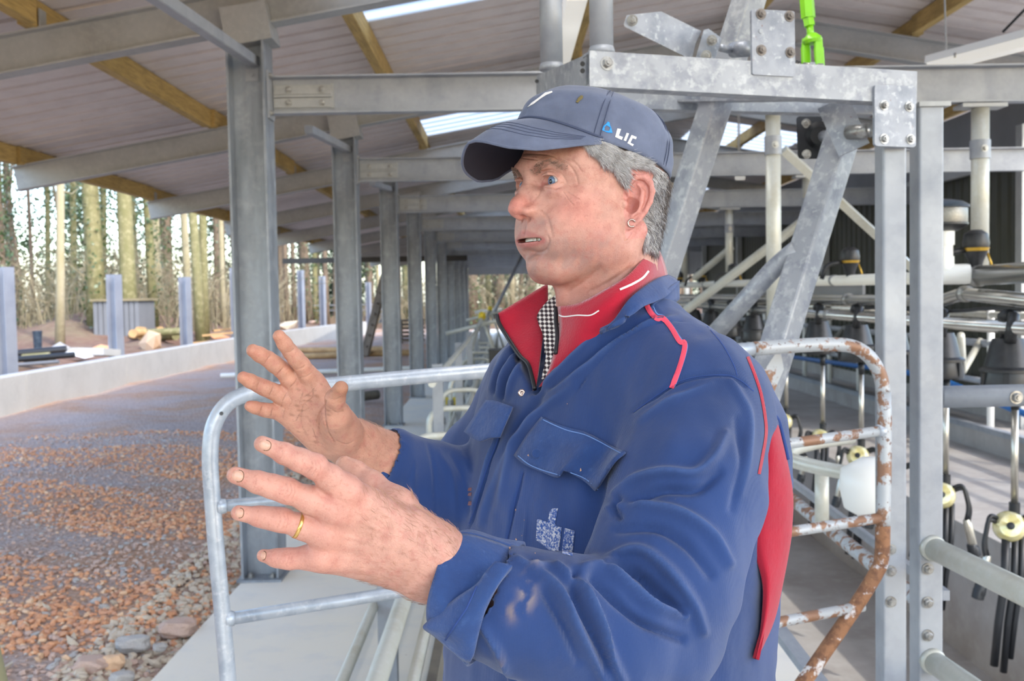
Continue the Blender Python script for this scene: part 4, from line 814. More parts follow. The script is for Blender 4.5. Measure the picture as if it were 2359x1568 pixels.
for i, (y, lb) in enumerate([(6.62, 'second milking cluster from the right, half hidden behind the taller square post'), (7.45, 'third milking cluster from the right, hidden behind the square posts'), (8.2, 'fourth milking cluster from the right, just left of the square posts'), (9.2, 'fifth milking cluster from the right, in the gap left of the posts'), (10.4, 'sixth milking cluster from the right, near the diagonal strut foot'), (11.6, 'seventh milking cluster from the right, behind the diagonal strut'), (12.8, 'eighth milking cluster from the right, above the man\'s shoulder'), (14.0, 'ninth milking cluster from the right, small and far'), (15.3, 'farthest small milking cluster above the man\'s shoulder')]):
    copy_tree(c0, (0, (y - 5.72) * KP, 0.003 * i), lb)
# flow meters on the white line
def meter(y, label, k=1.0):
    t = thing('flow_meter', label, 'meter', 'black meters on the white vacuum line', Q3(0, y, 1.62)); t.scale = (KP,) * 3
    b = MB(); b.lathe([(0.07, 0.11), (0.08, 0.13)], (0, 0, 0), (0, 0, 1), 20); b.build('band', M['gold'], t, 40)
    b = MB(); b.lathe([(0.075, 0.132), (0.08, 0.16), (0.068, 0.215), (0.035, 0.24)], (0, 0, 0), (0, 0, 1), 20); b.build('dome', M['black'], t, 40)
    b = MB(); b.lathe([(0.03, -0.01), (0.045, 0.05), (0.07, 0.108)], (0, 0, 0), (0, 0, 1), 20); b.build('body', M['black'], t, 40)
    b = MB(); b.tube(fillet([(-0.06, 0.0, 0.12), (-0.2, 0.0, 0.1), (-0.24, 0.0, -0.02)], 0.08), 0.018, 10); b.build('hose', M['rubber'], t, 1)
    b = MB(); b.tube([(0.07, 0, 0.1), (0.11, 0, -0.01)], 0.008, 8); b.build('stay', M['gold'], t, 1)
    return t
m0 = meter(8.35, 'black meter with gold band left of the two square posts')
for y, lb in ((6.12, 'black meter with gold band behind the white fitting at the right'), (12.6, 'black meter with gold band right of the doorway light, above the man\'s shoulder'), (14.7, 'black meter with gold band before the bright doorway'), (16.6, 'farthest black meter beside the man\'s collar')): copy_tree(m0, (0, (y - 8.35) * KP, 0), lb)
# air filter with white tee
q = Vector(Q3(-0.2, 6.12, 1.60)); t = thing('air_filter', 'round mesh air filter with dark cap on a white pipe tee', 'filter', None, q); t.scale = (KP,) * 3
b = MB(); b.lathe([(0.135, 0), (0.138, 0.01), (0.138, 0.085), (0.135, 0.095)], (0, 0, 0.30), (0, 0, 1), 32); b.build('mesh_band', M['mesh'], t, 40)
b = MB(); b.lathe([(0.146, 0.095), (0.15, 0.11), (0.11, 0.135), (0.04, 0.15)], (0, 0, 0.30), (0, 0, 1), 32); b.build('cap', M['navy'], t, 40)
b = MB(); b.lathe([(0.08, -0.045), (0.13, -0.02), (0.142, -0.008), (0.142, 0.004)], (0, 0, 0.30), (0, 0, 1), 32); b.build('base', M['black'], t, 40)
b = MB(); b.lathe([(0.062, 0.02), (0.062, 0.1), (0.055, 0.1), (0.055, 0.17), (0.064, 0.17), (0.064, 0.27)], (0, 0, 0), (0, 0, 1), 24); b.build('riser', M['white_paint'], t, 40)
b = MB(); b.lathe([(0.058, -0.14), (0.062, -0.12), (0.062, 0.13), (0.058, 0.15)], (0.0, 0, -0.01), (0.95, -0.3, 0), 24); b.build('tee', M['white_paint'], t, 40)
# rails of the far platform
for (z, r_, m, lb) in ((0.98, 0.035, 'galv', 'upper cow rail of the far platform'), (0.62, 0.03, 'galv', 'middle cow rail of the far platform'), (1.25, 0.03, 'tube_pale', 'pale top rail of the far platform')):
    b = MB(); b.tube([(4.5, 2.5, z), (4.5, 32, z)], r_, 14); tag(b.build('cow_rail', M[m], None, 1), lb, 'rail')
for i in range(14):
    y = 4.6 + 1.15 * i; b = MB(); b.tube([(4.5, y, 0.18), (4.5, y, 1.3)], 0.032, 12); tag(b.build('rail_post', M['white_paint'], None, 1), '%s white post of the far platform rails counted from the right' % (PN + ['eleventh', 'twelfth', 'thirteenth', 'fourteenth'])[i].replace('leftmost', 'first'), 'post', 'white posts of the far platform rails')
for i in range(6):
    y = 5.6 + 1.9 * i; b = MB(); b.tube([(4.5, y, 1.0), (4.15, y - 0.4, 0.75), (3.9, y - 0.9, 1.1)], 0.032, 12); tag(b.build('rump_bar', M['tube_pale'], None, 1), '%s slanting bar jutting from the far platform rails' % PN[i].replace('leftmost', 'first'), 'bar', 'slanting bars of the far platform')
b = MB(); b.tube(fillet([(4.35, 15, 0.5), (4.3, 10, 0.62), (4.3, 7.9, 0.42), (4.3, 6.3, 0.5)], 0.5, 8), 0.03, 10); tag(b.build('hose', M['blue_hose'], None, 1), 'blue hose draped along the far platform', 'hose')
# near pit-edge rail, loop and posts
b = MB(); b.tube([(1.24, 2.9, 0.56), (1.24, 9, 0.72)], 0.026, 16); tag(b.build('pit_rail', M['tube_rusty'], None, 1), 'rust-streaked rail along the near pit edge behind the gate', 'rail')
b = MB(); b.bar((1.29, 2.9, 0.6), (1.29, 9, 0.76), 0.02, 0.03); tag(b.build('pit_channel', M['galv']), 'thin channel beside the rust-streaked pit rail', 'rail')
for yy in (5.6, 8.4):
    b = MB(); b.tube([(1.2, yy, 0), (1.2, yy, 0.56 + (yy - 2.9) * 0.026)], 0.024, 12); tag(b.build('rail_post', M['tube_pale'], None, 1), '%s stub post under the rust-streaked pit rail' % ('nearer' if yy < 6 else 'farther'), 'post')
lp = [P(2040, 1102, 3.4), P(1930, 1086, 3.5), P(1840, 1066, 3.62), P(1808, 1052, 3.75), P(1830, 1032, 3.95), P(1900, 1016, 4.2), P(1960, 1010, 4.4)]
t = thing('rump_loop', 'cream looped tube standing on the rust-streaked pit rail', 'rail'); b = MB(); b.tube(fillet(lp, 0.12, 6), 0.026, 16); b.build('loop', M['tube_pale'], t, 1)
q = P(1893, 1082, 3.72); b = MB(); b.tube([q, (q.x, q.y, 0.62)], 0.026, 14); b.build('stem', M['tube_pale'], t, 1)
b = MB(); b.lathe([(0.035, 0), (0.085, 0.03), (0.1, 0.1), (0.095, 0.16), (0.03, 0.2)], P(2005, 1190, 3.35), (0, 0, 1), 20); tag(b.build('jar', M['white_paint'], None, 1), 'cream plastic jar behind the gate upright', 'jar')
b = MB(); b.bar(P(1740, 1380, 3.1), P(1900, 1590, 2.72), 0.05, 0.02, (0.3, -0.6, 0.8)); tag(b.build('flat_stay', M['galv']), 'flat slanting stay under the gate foot', 'stay')
# shed support posts at the right
for (x, y, zt, r_, lb, col) in ((2.58, 5.4, 2.49, 0.046, 'hanging pipe post under the nearest crossbeam at the right', 0), (1.46, 5.4, 2.49, 0.04, 'pipe post with clamped braces under the nearest crossbeam', 1), (2.62, 8.59, 2.49, 0.046, 'pipe post under the second crossbeam behind the diagonal strut', 0), (2.66, 11.78, 2.49, 0.046, 'pipe post under the third crossbeam', 0), (2.7, 14.97, 2.49, 0.046, 'slim far pipe post under the fourth crossbeam', 0)):
    t = thing('pipe_post', lb, 'post', None, (x, y, 0)); zb = 1.62 if not col else 1.25
    b = MB(); b.tube([(0, 0, zb), (0, 0, zt - 0.02)], r_, 18); b.build('pipe', M['tube_pale'], t, 1)
    b = MB(); b.box((0, 0, zt - 0.01), (0.24, 0.12, 0.02)); b.build('head_plate', M['galv_dull'], t)
    b = MB(); b.lathe([(r_ * 1.15, 0), (r_ * 1.15, 0.1)], (0, 0, 2.2 if not col else 2.24), (0, 0, 1), 18); b.build('collar', M['galv'], t, 40)
    b = MB(); b.bolt((0, -r_ * 1.15, 2.25 if not col else 2.29), (0, -1, 0), 0.013); b.build('bolt', M['bolt'], t)
for (a, c, r_, lb) in ((P(1805, 345, 5.4), P(2110, 625, 5.8), 0.03, 'square brace slanting down right from the clamped collar'), (P(1862, 500, 8.6), P(1560, 730, 9.4), 0.042, 'brace tube slanting down left behind the hanging strut'), (P(1685, 570, 11.78), P(1600, 640, 12.4), 0.04, 'far brace tube below the far doorway')):
    b = MB(); b.tube([a, c], r_, 4 if r_ < 0.032 else 12); tag(b.build('brace', M['tube_pale']), lb, 'brace')
# lamps
def lamp(x, y, z, L_, lb, along=(0, 1, 0)):
    t = thing('batten_light', lb, 'light', None, (x, y, z)); d = Vector(along).normalized()
    b = MB(); b.profile([(-0.055, 0), (0.055, 0), (0.05, 0.05), (-0.05, 0.05)], -d * L_ / 2, d * L_ / 2); b.build('housing', M['clad_grey'] if 0 else M['white_paint'], t)
    b = MB(); b.profile([(-0.05, -0.055), (0.05, -0.055), (0.058, 0), (-0.058, 0)], -d * (L_ / 2 - 0.02), d * (L_ / 2 - 0.02)); b.build('diffuser', M['lamp'], t)
    for s in (-1, 1):
        h = zr(x) + 0.0 - z; b = MB(); b.tube([d * s * L_ * 0.4 + Vector((0, 0, 0.05)), d * s * L_ * 0.42 + Vector((0, 0, max(0.15, h - 0.03)))], 0.006, 6); b.build('hanger', M['galv_dull'], t)
        b = MB(); b.box(d * s * L_ * 0.3 + Vector((0, 0, 0.0)), (0.125, 0.03, 0.03)); b.build('clip', M['bolt'], t)
def lamp_glow(x, y, z, along, L_, watts):
    ld = bpy.data.lights.new('batten_fill', 'AREA'); lo = bpy.data.objects.new('batten_fill', ld); COL.objects.link(lo); ld.shape = 'RECTANGLE'; ld.size = L_; ld.size_y = 0.1; ld.energy = watts; ld.color = (1, 0.96, 0.9)
    lo.location = (x, y, z - 0.07); lo.rotation_euler = (0, 0, math.atan2(along[1], along[0]))
for gx, gy, gz in ((0.375, 5.6, 2.98), (0.375, 2.2, 2.98), (0.375, -0.9, 2.98), (-2.6, -0.9, 2.9), (-2.6, 2.2, 2.8)): lamp_glow(gx, gy, gz, (0, 1, 0), 1.4, 9)  # glow of the seen batten, then added fill lights out of view
for gx, gy, lb in ((0.375, 2.2, 'added fill batten above the man, out of view'), (0.375, -0.9, 'added fill batten above the viewer, out of view'), (-2.6, -0.9, 'added fill batten over the left bay beside the viewer, out of view'), (-2.6, 2.2, 'added fill batten over the left bay, out of view')): lamp(gx, gy, 2.98 if gx > 0 else (2.9 if gy < 0 else 2.8), 1.5, lb)  # unseen battens, added to lift the light inside the shed
lamp(0.375, 5.6, 2.98, 1.5, 'hanging batten light between the two upright pipes')
q = P(2345, 95, 6.1); lamp(q.x, q.y, q.z, 1.3, 'batten light hung on wires at the top right', (0.5, -1, 0))
lamp(P(1700, 387, 10.2).x, 10.2, P(1700, 387, 10.2).z, 1.4, 'small far batten light over the parlour', (0.25, 1, 0))
b = MB(); b.tube(fillet([(3.55, 5.5, 3.5), (3.3, 5.7, 3.4), (2.95, 5.9, 3.0)], 0.2), 0.008, 6); tag(b.build('light_cable', M['rubber'], None, 1), 'black flex dropping from the purlin to the top right light', 'cable')
# ================================================================ sculpting engine: blended distance fields -> one continuous mesh
class Field:
    def __init__(s, lo, hi, h):
        s.lo = np.array(lo, np.float32); s.h = h; s.n = np.ceil((np.array(hi) - s.lo) / h).astype(int) + 1
        s.ax = [(s.lo[i] + h * np.arange(s.n[i])).astype(np.float32) for i in range(3)]
        s.F = np.full(s.n, 0.08, np.float32)
    def sub(s, lo, hi):
        a = np.clip(np.floor((np.array(lo) - s.lo) / s.h).astype(int), 0, s.n); b = np.clip(np.ceil((np.array(hi) - s.lo) / s.h).astype(int) + 1, 0, s.n)
        if np.any(b <= a): return None
        sl = tuple(slice(a[i], b[i]) for i in range(3))
        return sl, (s.ax[0][sl[0]][:, None, None], s.ax[1][sl[1]][None, :, None], s.ax[2][sl[2]][None, None, :])
    def put(s, lo, hi, fn, k, op):
        m = k + 3 * s.h; r = s.sub(np.array(lo) - m, np.array(hi) + m)
        if r is None: return
        sl, g = r; d = fn(*g).astype(np.float32); a = s.F[sl]
        if op == 'u': e = np.maximum(k - np.abs(a - d), 0); s.F[sl] = np.minimum(a, d) - (e * e / (4 * k) if k > 0 else 0)
        else: e = np.maximum(k - np.abs(a + d), 0); s.F[sl] = np.maximum(a, -d) + (e * e / (4 * k) if k > 0 else 0)
    def ell(s, c, r, k=0.01, op='u', R=None):
        c = np.array(c, float); r = np.array(r, float); R = np.eye(3) if R is None else np.array(R, float)    # rows of R = local axes
        ext = np.sqrt(((R * r[:, None]) ** 2).sum(0))
        def fn(x, y, z):
            x, y, z = x - c[0], y - c[1], z - c[2]
            q = [(R[i, 0] * x + R[i, 1] * y + R[i, 2] * z) for i in range(3)]
            k0 = np.sqrt(sum((q[i] / r[i]) ** 2 for i in range(3))); k1 = np.sqrt(sum((q[i] / r[i] ** 2) ** 2 for i in range(3))) + 1e-6
            return k0 * (k0 - 1) / k1
        s.put(c - ext, c + ext, fn, k, op)
    def cap(s, a, b, ra, rb, k=0.01, op='u'):
        a = np.array(tuple(a), float); b = np.array(tuple(b), float); d = b - a; L2 = max(d @ d, 1e-12); R_ = max(ra, rb)
        def fn(x, y, z):
            x, y, z = x - a[0], y - a[1], z - a[2]; t = np.clip((x * d[0] + y * d[1] + z * d[2]) / L2, 0, 1)
            return np.sqrt((x - t * d[0]) ** 2 + (y - t * d[1]) ** 2 + (z - t * d[2]) ** 2) - (ra + t * (rb - ra))
        s.put(np.minimum(a, b) - R_, np.maximum(a, b) + R_, fn, k, op)
    def chain(s, pts, rs, k=0.01, op='u'):
        for i in range(len(pts) - 1): s.cap(pts[i], pts[i + 1], rs[i], rs[i + 1], k, op)
    def loft(s, tab, af, al, k=0.02, p=2.2):
        """rows (z, cx, cy, half width along al, half depth along af), z rising"""
        T = np.array(tab, float); z0, z1 = T[0, 0], T[-1, 0]; m = T[:, 3:].max()
        def fn(x, y, z):
            zz = np.clip(z, z0, z1); cx, cy, a, b = (np.interp(zz, T[:, 0], T[:, i]) for i in (1, 2, 3, 4))
            u = (x - cx) * al[0] + (y - cy) * al[1]; v = (x - cx) * af[0] + (y - cy) * af[1]
            d = ((np.abs(u / a) ** p + np.abs(v / b) ** p) ** (1 / p) - 1) * np.minimum(a, b)
            e = np.maximum(z0 - z, z - z1); return np.where(e > 0, np.sqrt(np.maximum(d, 0) ** 2 + e ** 2), np.maximum(d, e * 0.8))
        s.put((T[:, 1].min() - m, T[:, 2].min() - m, z0), (T[:, 1].max() + m, T[:, 2].max() + m, z1), fn, k, 'u')
    def mesh(s):
        """naive surface nets"""
        F = s.F; F[0], F[-1], F[:, 0], F[:, -1], F[:, :, 0], F[:, :, -1] = (1,) * 6
        I = F < 0; n = s.n
        c = np.zeros(n - 1, np.uint8)
        for i in (0, 1):
            for j in (0, 1):
                for k in (0, 1): c += I[i:n[0] - 1 + i, j:n[1] - 1 + j, k:n[2] - 1 + k]
        act = (c > 0) & (c < 8); idx = np.full(n - 1, -1, np.int64); A = np.argwhere(act); idx[act] = np.arange(len(A))
        acc = np.zeros((len(A), 3)); cnt = np.zeros((len(A), 1))
        co = [(i, j, k) for i in (0, 1) for j in (0, 1) for k in (0, 1)]
        val = {q: F[A[:, 0] + q[0], A[:, 1] + q[1], A[:, 2] + q[2]] for q in co}
        for q in co:
            for ax in range(3):
                if q[ax] == 0:
                    w = list(q); w[ax] = 1; w = tuple(w); fa, fb = val[q], val[w]; cr = (fa < 0) != (fb < 0)
                    t = np.where(cr, fa / np.where(cr, fa - fb, 1), 0); p = np.tile(np.array(q, float), (len(A), 1)); p[:, ax] = t
                    acc[cr] += p[cr]; cnt[cr] += 1
        V = s.lo + s.h * (A + acc / cnt); Q = []
        for ax in range(3):
            o1, o2 = [i for i in range(3) if i != ax]
            sa = [slice(1, -1)] * 3; sb = [slice(1, -1)] * 3; sa[ax] = slice(0, n[ax] - 1); sb[ax] = slice(1, n[ax])
            a, b = I[tuple(sa)], I[tuple(sb)]; E = np.argwhere(a != b); inside = a[a != b]
            if not len(E): continue
            base = E.copy(); base[:, o1] += 1; base[:, o2] += 1
            def at(d1, d2):
                q = base.copy(); q[:, o1] += d1; q[:, o2] += d2; return idx[q[:, 0], q[:, 1], q[:, 2]]
            quad = np.stack([at(-1, -1), at(0, -1), at(0, 0), at(-1, 0)], 1)
            flip = inside if ax != 1 else ~inside; quad[~flip] = quad[~flip][:, ::-1]; Q.append(quad)
        return V, np.concatenate(Q)
def vnormals(V, Q):
    fn = np.cross(V[Q[:, 2]] - V[Q[:, 0]], V[Q[:, 3]] - V[Q[:, 1]]); N = np.zeros_like(V)
    for i in range(4):
        for c in range(3): N[:, c] += np.bincount(Q[:, i], fn[:, c], len(V))
    return N / (np.linalg.norm(N, axis=1)[:, None] + 1e-12)
def smooth(V, Q, it=1, lam=0.5, mask=None):
    E = np.concatenate([Q[:, [0, 1]], Q[:, [1, 2]], Q[:, [2, 3]], Q[:, [3, 0]]])
    deg = np.bincount(E[:, 0], minlength=len(V))[:, None] + np.bincount(E[:, 1], minlength=len(V))[:, None]
    for _ in range(it):
        S_ = np.stack([np.bincount(E[:, 0], V[E[:, 1], c], len(V)) + np.bincount(E[:, 1], V[E[:, 0], c], len(V)) for c in range(3)], 1) / np.maximum(deg, 1)
        l = lam if mask is None else lam * mask[:, None]
        V = V + l * (S_ - V)
    return V
_CM = np.array([list(_r), list(_u), list(_f)]); _C0 = np.array(list(CAM))
def proj(V):
    q = (V - _C0) @ _CM.T; return CXP + F_PX * q[:, 0] / q[:, 2], CYP - F_PX * q[:, 1] / q[:, 2], q[:, 2]
def facing(V, N):
    d = _C0 - V; d /= np.linalg.norm(d, axis=1)[:, None]; return (N * d).sum(1)
def seg_dist(X, Y, pl):
    """distance to a polyline and the fraction along it"""
    best = np.full(X.shape, 1e9); tt = np.zeros(X.shape); pl = np.array(pl, float); L = np.r_[0, np.cumsum(np.linalg.norm(np.diff(pl, axis=0), axis=1))]
    for i in range(len(pl) - 1):
        a, d = pl[i], pl[i + 1] - pl[i]; t = np.clip(((X - a[0]) * d[0] + (Y - a[1]) * d[1]) / max(d @ d, 1e-9), 0, 1)
        e = np.hypot(X - a[0] - t * d[0], Y - a[1] - t * d[1]); m = e < best; best = np.where(m, e, best); tt = np.where(m, (L[i] + t * (L[i + 1] - L[i])) / L[-1], tt)
    return best, tt
def crease(V, N, X, Y, W, lines):
    """press folds into the surface: (polyline in photo pixels, half width px, depth m); positive raises, negative sinks"""
    for pl, wd, amp in lines:
        b = np.array(pl); m = (X > b[:, 0].min() - 3 * wd) & (X < b[:, 0].max() + 3 * wd) & (Y > b[:, 1].min() - 3 * wd) & (Y < b[:, 1].max() + 3 * wd) & (W > 0)
        if not m.any(): continue
        d, t = seg_dist(X[m], Y[m], pl); env = np.sin(np.pi * np.clip(0.12 + 0.76 * t, 0, 1)) ** 0.7
        V[m] += N[m] * (amp * env * np.exp(-(d / wd) ** 2) * W[m])[:, None]
def smoothpl(pl, n=6):
    """Catmull-Rom through the points"""
    p = [np.array(q, float) for q in pl]; p = [2 * p[0] - p[1]] + p + [2 * p[-1] - p[-2]]; out = []
    for i in range(1, len(p) - 2):
        for k in range(n):
            t = k / n; out.append(0.5 * (2 * p[i] + (p[i + 1] - p[i - 1]) * t + (2 * p[i - 1] - 5 * p[i] + 4 * p[i + 1] - p[i + 2]) * t * t + (3 * p[i] - p[i - 1] - 3 * p[i + 1] + p[i + 2]) * t ** 3))
    return out + [p[-2]]
def np_mesh(name, V, Q, m, parent=None, col=None):
    me = bpy.data.meshes.new(name); me.vertices.add(len(V)); me.vertices.foreach_set('co', V.astype(np.float32).ravel())
    me.loops.add(Q.size); me.loops.foreach_set('vertex_index', Q.astype(np.int32).ravel())
    me.polygons.add(len(Q)); me.polygons.foreach_set('loop_start', np.arange(0, Q.size, 4, dtype=np.int32)); me.polygons.foreach_set('loop_total', np.full(len(Q), 4, np.int32))
    me.polygons.foreach_set('use_smooth', np.ones(len(Q), bool)); me.update(calc_edges=True); me.validate()
    if col is not None:
        a = me.color_attributes.new('tone', 'FLOAT_COLOR', 'POINT'); a.data.foreach_set('color', np.concatenate([col, np.ones((len(col), 1))], 1).astype(np.float32).ravel())
    me.materials.append(m); o = bpy.data.objects.new(name, me); COL.objects.link(o)
    if parent: o.parent = parent
    return o
from mathutils.bvhtree import BVHTree
def bvh(V, Q): return BVHTree.FromPolygons([tuple(v) for v in V], Q.tolist())
def hit(T, px, py, off=0.0, dflt=None):
    d = (P(px, py, 1.0) - CAM).normalized(); r = T.ray_cast(CAM, d)
    if r[0] is None: return dflt
    n = r[1] if r[1].dot(d) < 0 else -r[1]; n = (n - d * 0.6).normalized(); return r[0] + n * off
def sheet(rows, th, name, m, parent=None, sm=1, n=4):
    """grid of 3-D points (rows of equal length), refined by Catmull-Rom and given thickness"""
    A = np.array([[tuple(q) for q in r] for r in rows], float)
    def refine(A):
        out = [smoothpl(list(c), n) for c in np.swapaxes(A, 0, 1)]; return np.swapaxes(np.array(out), 0, 1)
    A = refine(A); A = np.swapaxes(refine(np.swapaxes(A, 0, 1)), 0, 1); a, b = A.shape[:2]
    I_ = np.arange(a * b).reshape(a, b); Q = np.stack([I_[:-1, :-1], I_[:-1, 1:], I_[1:, 1:], I_[1:, :-1]], -1).reshape(-1, 4); V = A.reshape(-1, 3)
    N = vnormals(V, Q); fl = facing(V, N).mean() < 0; N = -N if fl else N; Q = Q[:, ::-1] if fl else Q
    V2 = np.concatenate([V, V - N * th]); k = a * b; ring = np.concatenate([I_[0], I_[1:, -1], I_[-1, -2::-1], I_[-2:0:-1, 0]]); r2 = np.roll(ring, -1)
    side = np.stack([ring, r2, r2 + k, ring + k], 1); QQ = np.concatenate([Q, Q[:, ::-1] + k, side if fl else side[:, ::-1]])
    return np_mesh(name, V2, QQ, m, parent)
def drape(T, pl, wd, off, th, name, m, parent=None, n=5, ends=False):
    """ribbon laid on a surface along photo-pixel polyline pl, wd px wide"""
    q = np.array(smoothpl(pl, n)) if len(pl) > 2 else np.array([np.array(pl[0]) + (np.array(pl[1]) - np.array(pl[0])) * t for t in np.linspace(0, 1, 6)])
    d = np.gradient(q, axis=0); d /= np.linalg.norm(d, axis=1)[:, None] + 1e-9; s = np.stack([-d[:, 1], d[:, 0]], 1)
    L, C, R_ = [], [], []
    for p, t in zip(q, s):
        a, c, b = hit(T, *(p - t * wd / 2), off), hit(T, *p, off + 0.15 * th), hit(T, *(p + t * wd / 2), off)
        if a is None or b is None or c is None: continue
        L.append(a); C.append(c); R_.append(b)
    if len(L) < 2: return None
    b = MB(); k = len(L); vw = [(CAM - Vector(c)).normalized() for c in C]
    v = []
    for i in range(k): v += [L[i] - vw[i] * th, L[i], C[i] + vw[i] * th * 0.35, R_[i], R_[i] - vw[i] * th]
    f = [(i * 5 + j, i * 5 + j + 1, i * 5 + j + 6, i * 5 + j + 5) for i in range(k - 1) for j in range(4)] + [(0, 1, 2, 3, 4), tuple((k - 1) * 5 + j for j in (4, 3, 2, 1, 0))]
    b.add(v, f); return b.build(name, m, parent, 50)
def decal(T, poly, off, th, name, m, parent=None, step=4):
    """flat print draped on a surface: filled photo-pixel polygon"""
    import bmesh
    P2 = []; n = len(poly)
    for i in range(n):
        a, b = np.array(poly[i], float), np.array(poly[(i + 1) % n], float); k = max(1, int(np.linalg.norm(b - a) / step))
        for j in range(k): P2.append(a + (b - a) * j / k)
    from mathutils.geometry import delaunay_2d_cdt
    P2 = np.array(P2); x0, y0 = P2.min(0); x1, y1 = P2.max(0); nb = len(P2); pts = [Vector(p) for p in P2]
    ins = []
    for x in np.arange(x0 + step / 2, x1, step):
        for y in np.arange(y0 + step / 2, y1, step):
            c = False; j = nb - 1
            for i in range(nb):
                if (P2[i][1] > y) != (P2[j][1] > y) and x < (P2[j][0] - P2[i][0]) * (y - P2[i][1]) / (P2[j][1] - P2[i][1]) + P2[i][0]: c = not c
                j = i
            if c: pts.append(Vector((x, y)))
    vo, eo, fo, *_ = delaunay_2d_cdt(pts, [(i, (i + 1) % nb) for i in range(nb)], [list(range(nb))], 1, 0.01)
    v = [hit(T, p.x, p.y, off) for p in vo]; ok = [q is not None for q in v]; f = [t for t in fo if all(ok[i] for i in t)]
    v = [q if q is not None else Vector((0, 0, -5)) for q in v]
    used = sorted({i for t in f for i in t}); mp = {u: i for i, u in enumerate(used)}; f = [tuple(mp[i] for i in t) for t in f]; v = [v[u] for u in used]
    vw = [(q - CAM).normalized() * th for q in v]; k = len(v); v2 = v + [a + b for a, b in zip(v, vw)]
    ed = {}
    for t in f:
        for i in range(len(t)): ed[(t[i], t[(i + 1) % len(t)])] = 1
    side = [(b, a, a + k, b + k) for (a, b) in ed if (b, a) not in ed]
    return link(name, v2, f + [tuple(i + k for i in t[::-1]) for t in f] + side, m, parent, 1)
# ================================================================ the man: head
man = thing('person', 'man in blue coverall and slate cap, talking with both hands spread before him', 'person')
YAWH = math.radians(58)
HF = np.array([-math.sin(YAWH), -math.cos(YAWH), 0.0]); HL = np.array([math.cos(YAWH), -math.sin(YAWH), 0.0]); HU = np.array([0, 0, 1.0])
_tilt = math.radians(-2.0)       # nod
HF, HU = HF * math.cos(_tilt) + HU * math.sin(_tilt), HU * math.cos(_tilt) - HF * math.sin(_tilt)
_earpt = np.array(list(P(1466, 470, 1.160)))
HO = _earpt - HL * 0.073 + HF * 0.006
HB = np.stack([HF, HL, HU])
def hw(L): return HO + (np.atleast_2d(np.array(L, float)) / 100) @ HB            # head cm -> world
H = Field((-0.115, -0.086, -0.165), (0.135, 0.094, 0.10), 0.00105)
c = lambda *a: np.array(a) / 100
def E_(ctr, r, k=1.0, op='u', R=None): H.ell(c(*ctr), c(*r), k / 100, op, R)
def K_(pts, rs, k=0.6, op='u'): H.chain([c(*p) for p in pts], [r / 100 for r in rs], k / 100, op)
E_((-0.7, 0, 4.4), (9.5, 7.5, 8.2))
E_((3.9, 0, 3.6), (5.2, 6.1, 5.0), 2)
E_((4.6, 0, -2.0), (4.9, 5.5, 6.6), 2)
for s in (1, -1):
    K_([(0.6, 5.3 * s, -1.0), (0.9, 5.15 * s, -5.0), (3.2, 4.3 * s, -7.0), (7.2, 1.9 * s, -8.6)], [1.6, 1.55, 1.4, 1.3], 1.8)
    E_((5.4, 4.5 * s, -0.9), (2.5, 1.9, 1.8), 1.5)
    K_([(6.0, 5.2 * s, -0.2), (2.4, 6.3 * s, 0.2)], [0.9, 0.8], 1.4)
    E_((4.6, 4.3 * s, -4.0), (3.0, 1.9, 3.0), 2)
    E_((2.6, 5.4 * s, 4.2), (4.0, 1.6, 3.4), 2)
E_((7.75, 0, -4.5), (2.75, 3.0, 3.0), 1.5)
for s in (1, -1): E_((2.2, 5.3 * s, -3.0), (3.2, 1.55, 3.6), 1.5)
E_((8.0, 0, -8.15), (1.75, 2.1, 1.45), 1.2)
E_((3.6, 0, -8.6), (4.4, 3.6, 1.9), 2)
E_((8.75, 0, 4.3), (1.2, 2.6, 1.2), 1.5)
for s in (1, -1):
    K_([(8.9, 1.3 * s, 3.45), (8.5, 2.9 * s, 4.0), (7.1, 4.7 * s, 3.6)], [0.62, 0.66, 0.55], 0.9)
    E_((10.0, 2.9 * s, 2.0), (2.0, 1.55, 1.1), 1.8, 's')
# nose
K_([(9.15, 0, 2.7), (9.8, 0, 1.3), (10.9, 0, -0.7), (11.2, 0, -1.35)], [0.62, 0.72, 0.9, 0.92], 0.9)
E_((11.0, 0, -1.6), (1.15, 1.2, 0.95), 0.5)
for s in (1, -1):
    E_((10.15, 1.35 * s, -1.85), (1.2, 0.72, 0.82), 0.5)
    K_([(9.4, 1.0 * s, 0.6), (8.9, 1.7 * s, -1.4)], [0.7, 0.9], 1.0)
E_((10.6, 0, -2.45), (0.9, 0.42, 0.5), 0.4)
for s in (1, -1): E_((10.55, 0.72 * s, -2.72), (0.72, 0.36, 0.42), 0.18, 's')
# eyes: lids over the ball, almond opening carved
EY = [(7.35, 3.05, 2.2), (7.35, -3.05, 2.2)]
for s in (1, -1):
    e = (7.35, 3.05 * s, 2.2)
    E_(e, (1.5, 1.55, 1.45), 0.35)
    K_([(8.45, 1.75 * s, 2.05), (8.95, 2.6 * s, 2.75), (8.85, 3.3 * s, 2.85), (8.25, 4.3 * s, 2.35)], [0.2, 0.26, 0.28, 0.22], 0.3)      # upper lid roll
    K_([(8.4, 1.8 * s, 1.75), (8.85, 2.8 * s, 1.45), (8.65, 3.6 * s, 1.45), (8.0, 4.4 * s, 2.0)], [0.16, 0.2, 0.2, 0.18], 0.3)
    E_((9.0, 3.1 * s, 2.2), (1.3, 1.36, 0.62), 0.1, 's')
    E_((8.0, 3.0 * s, 0.6), (0.9, 1.6, 0.7), 1.2)                                                                                # bag under the eye
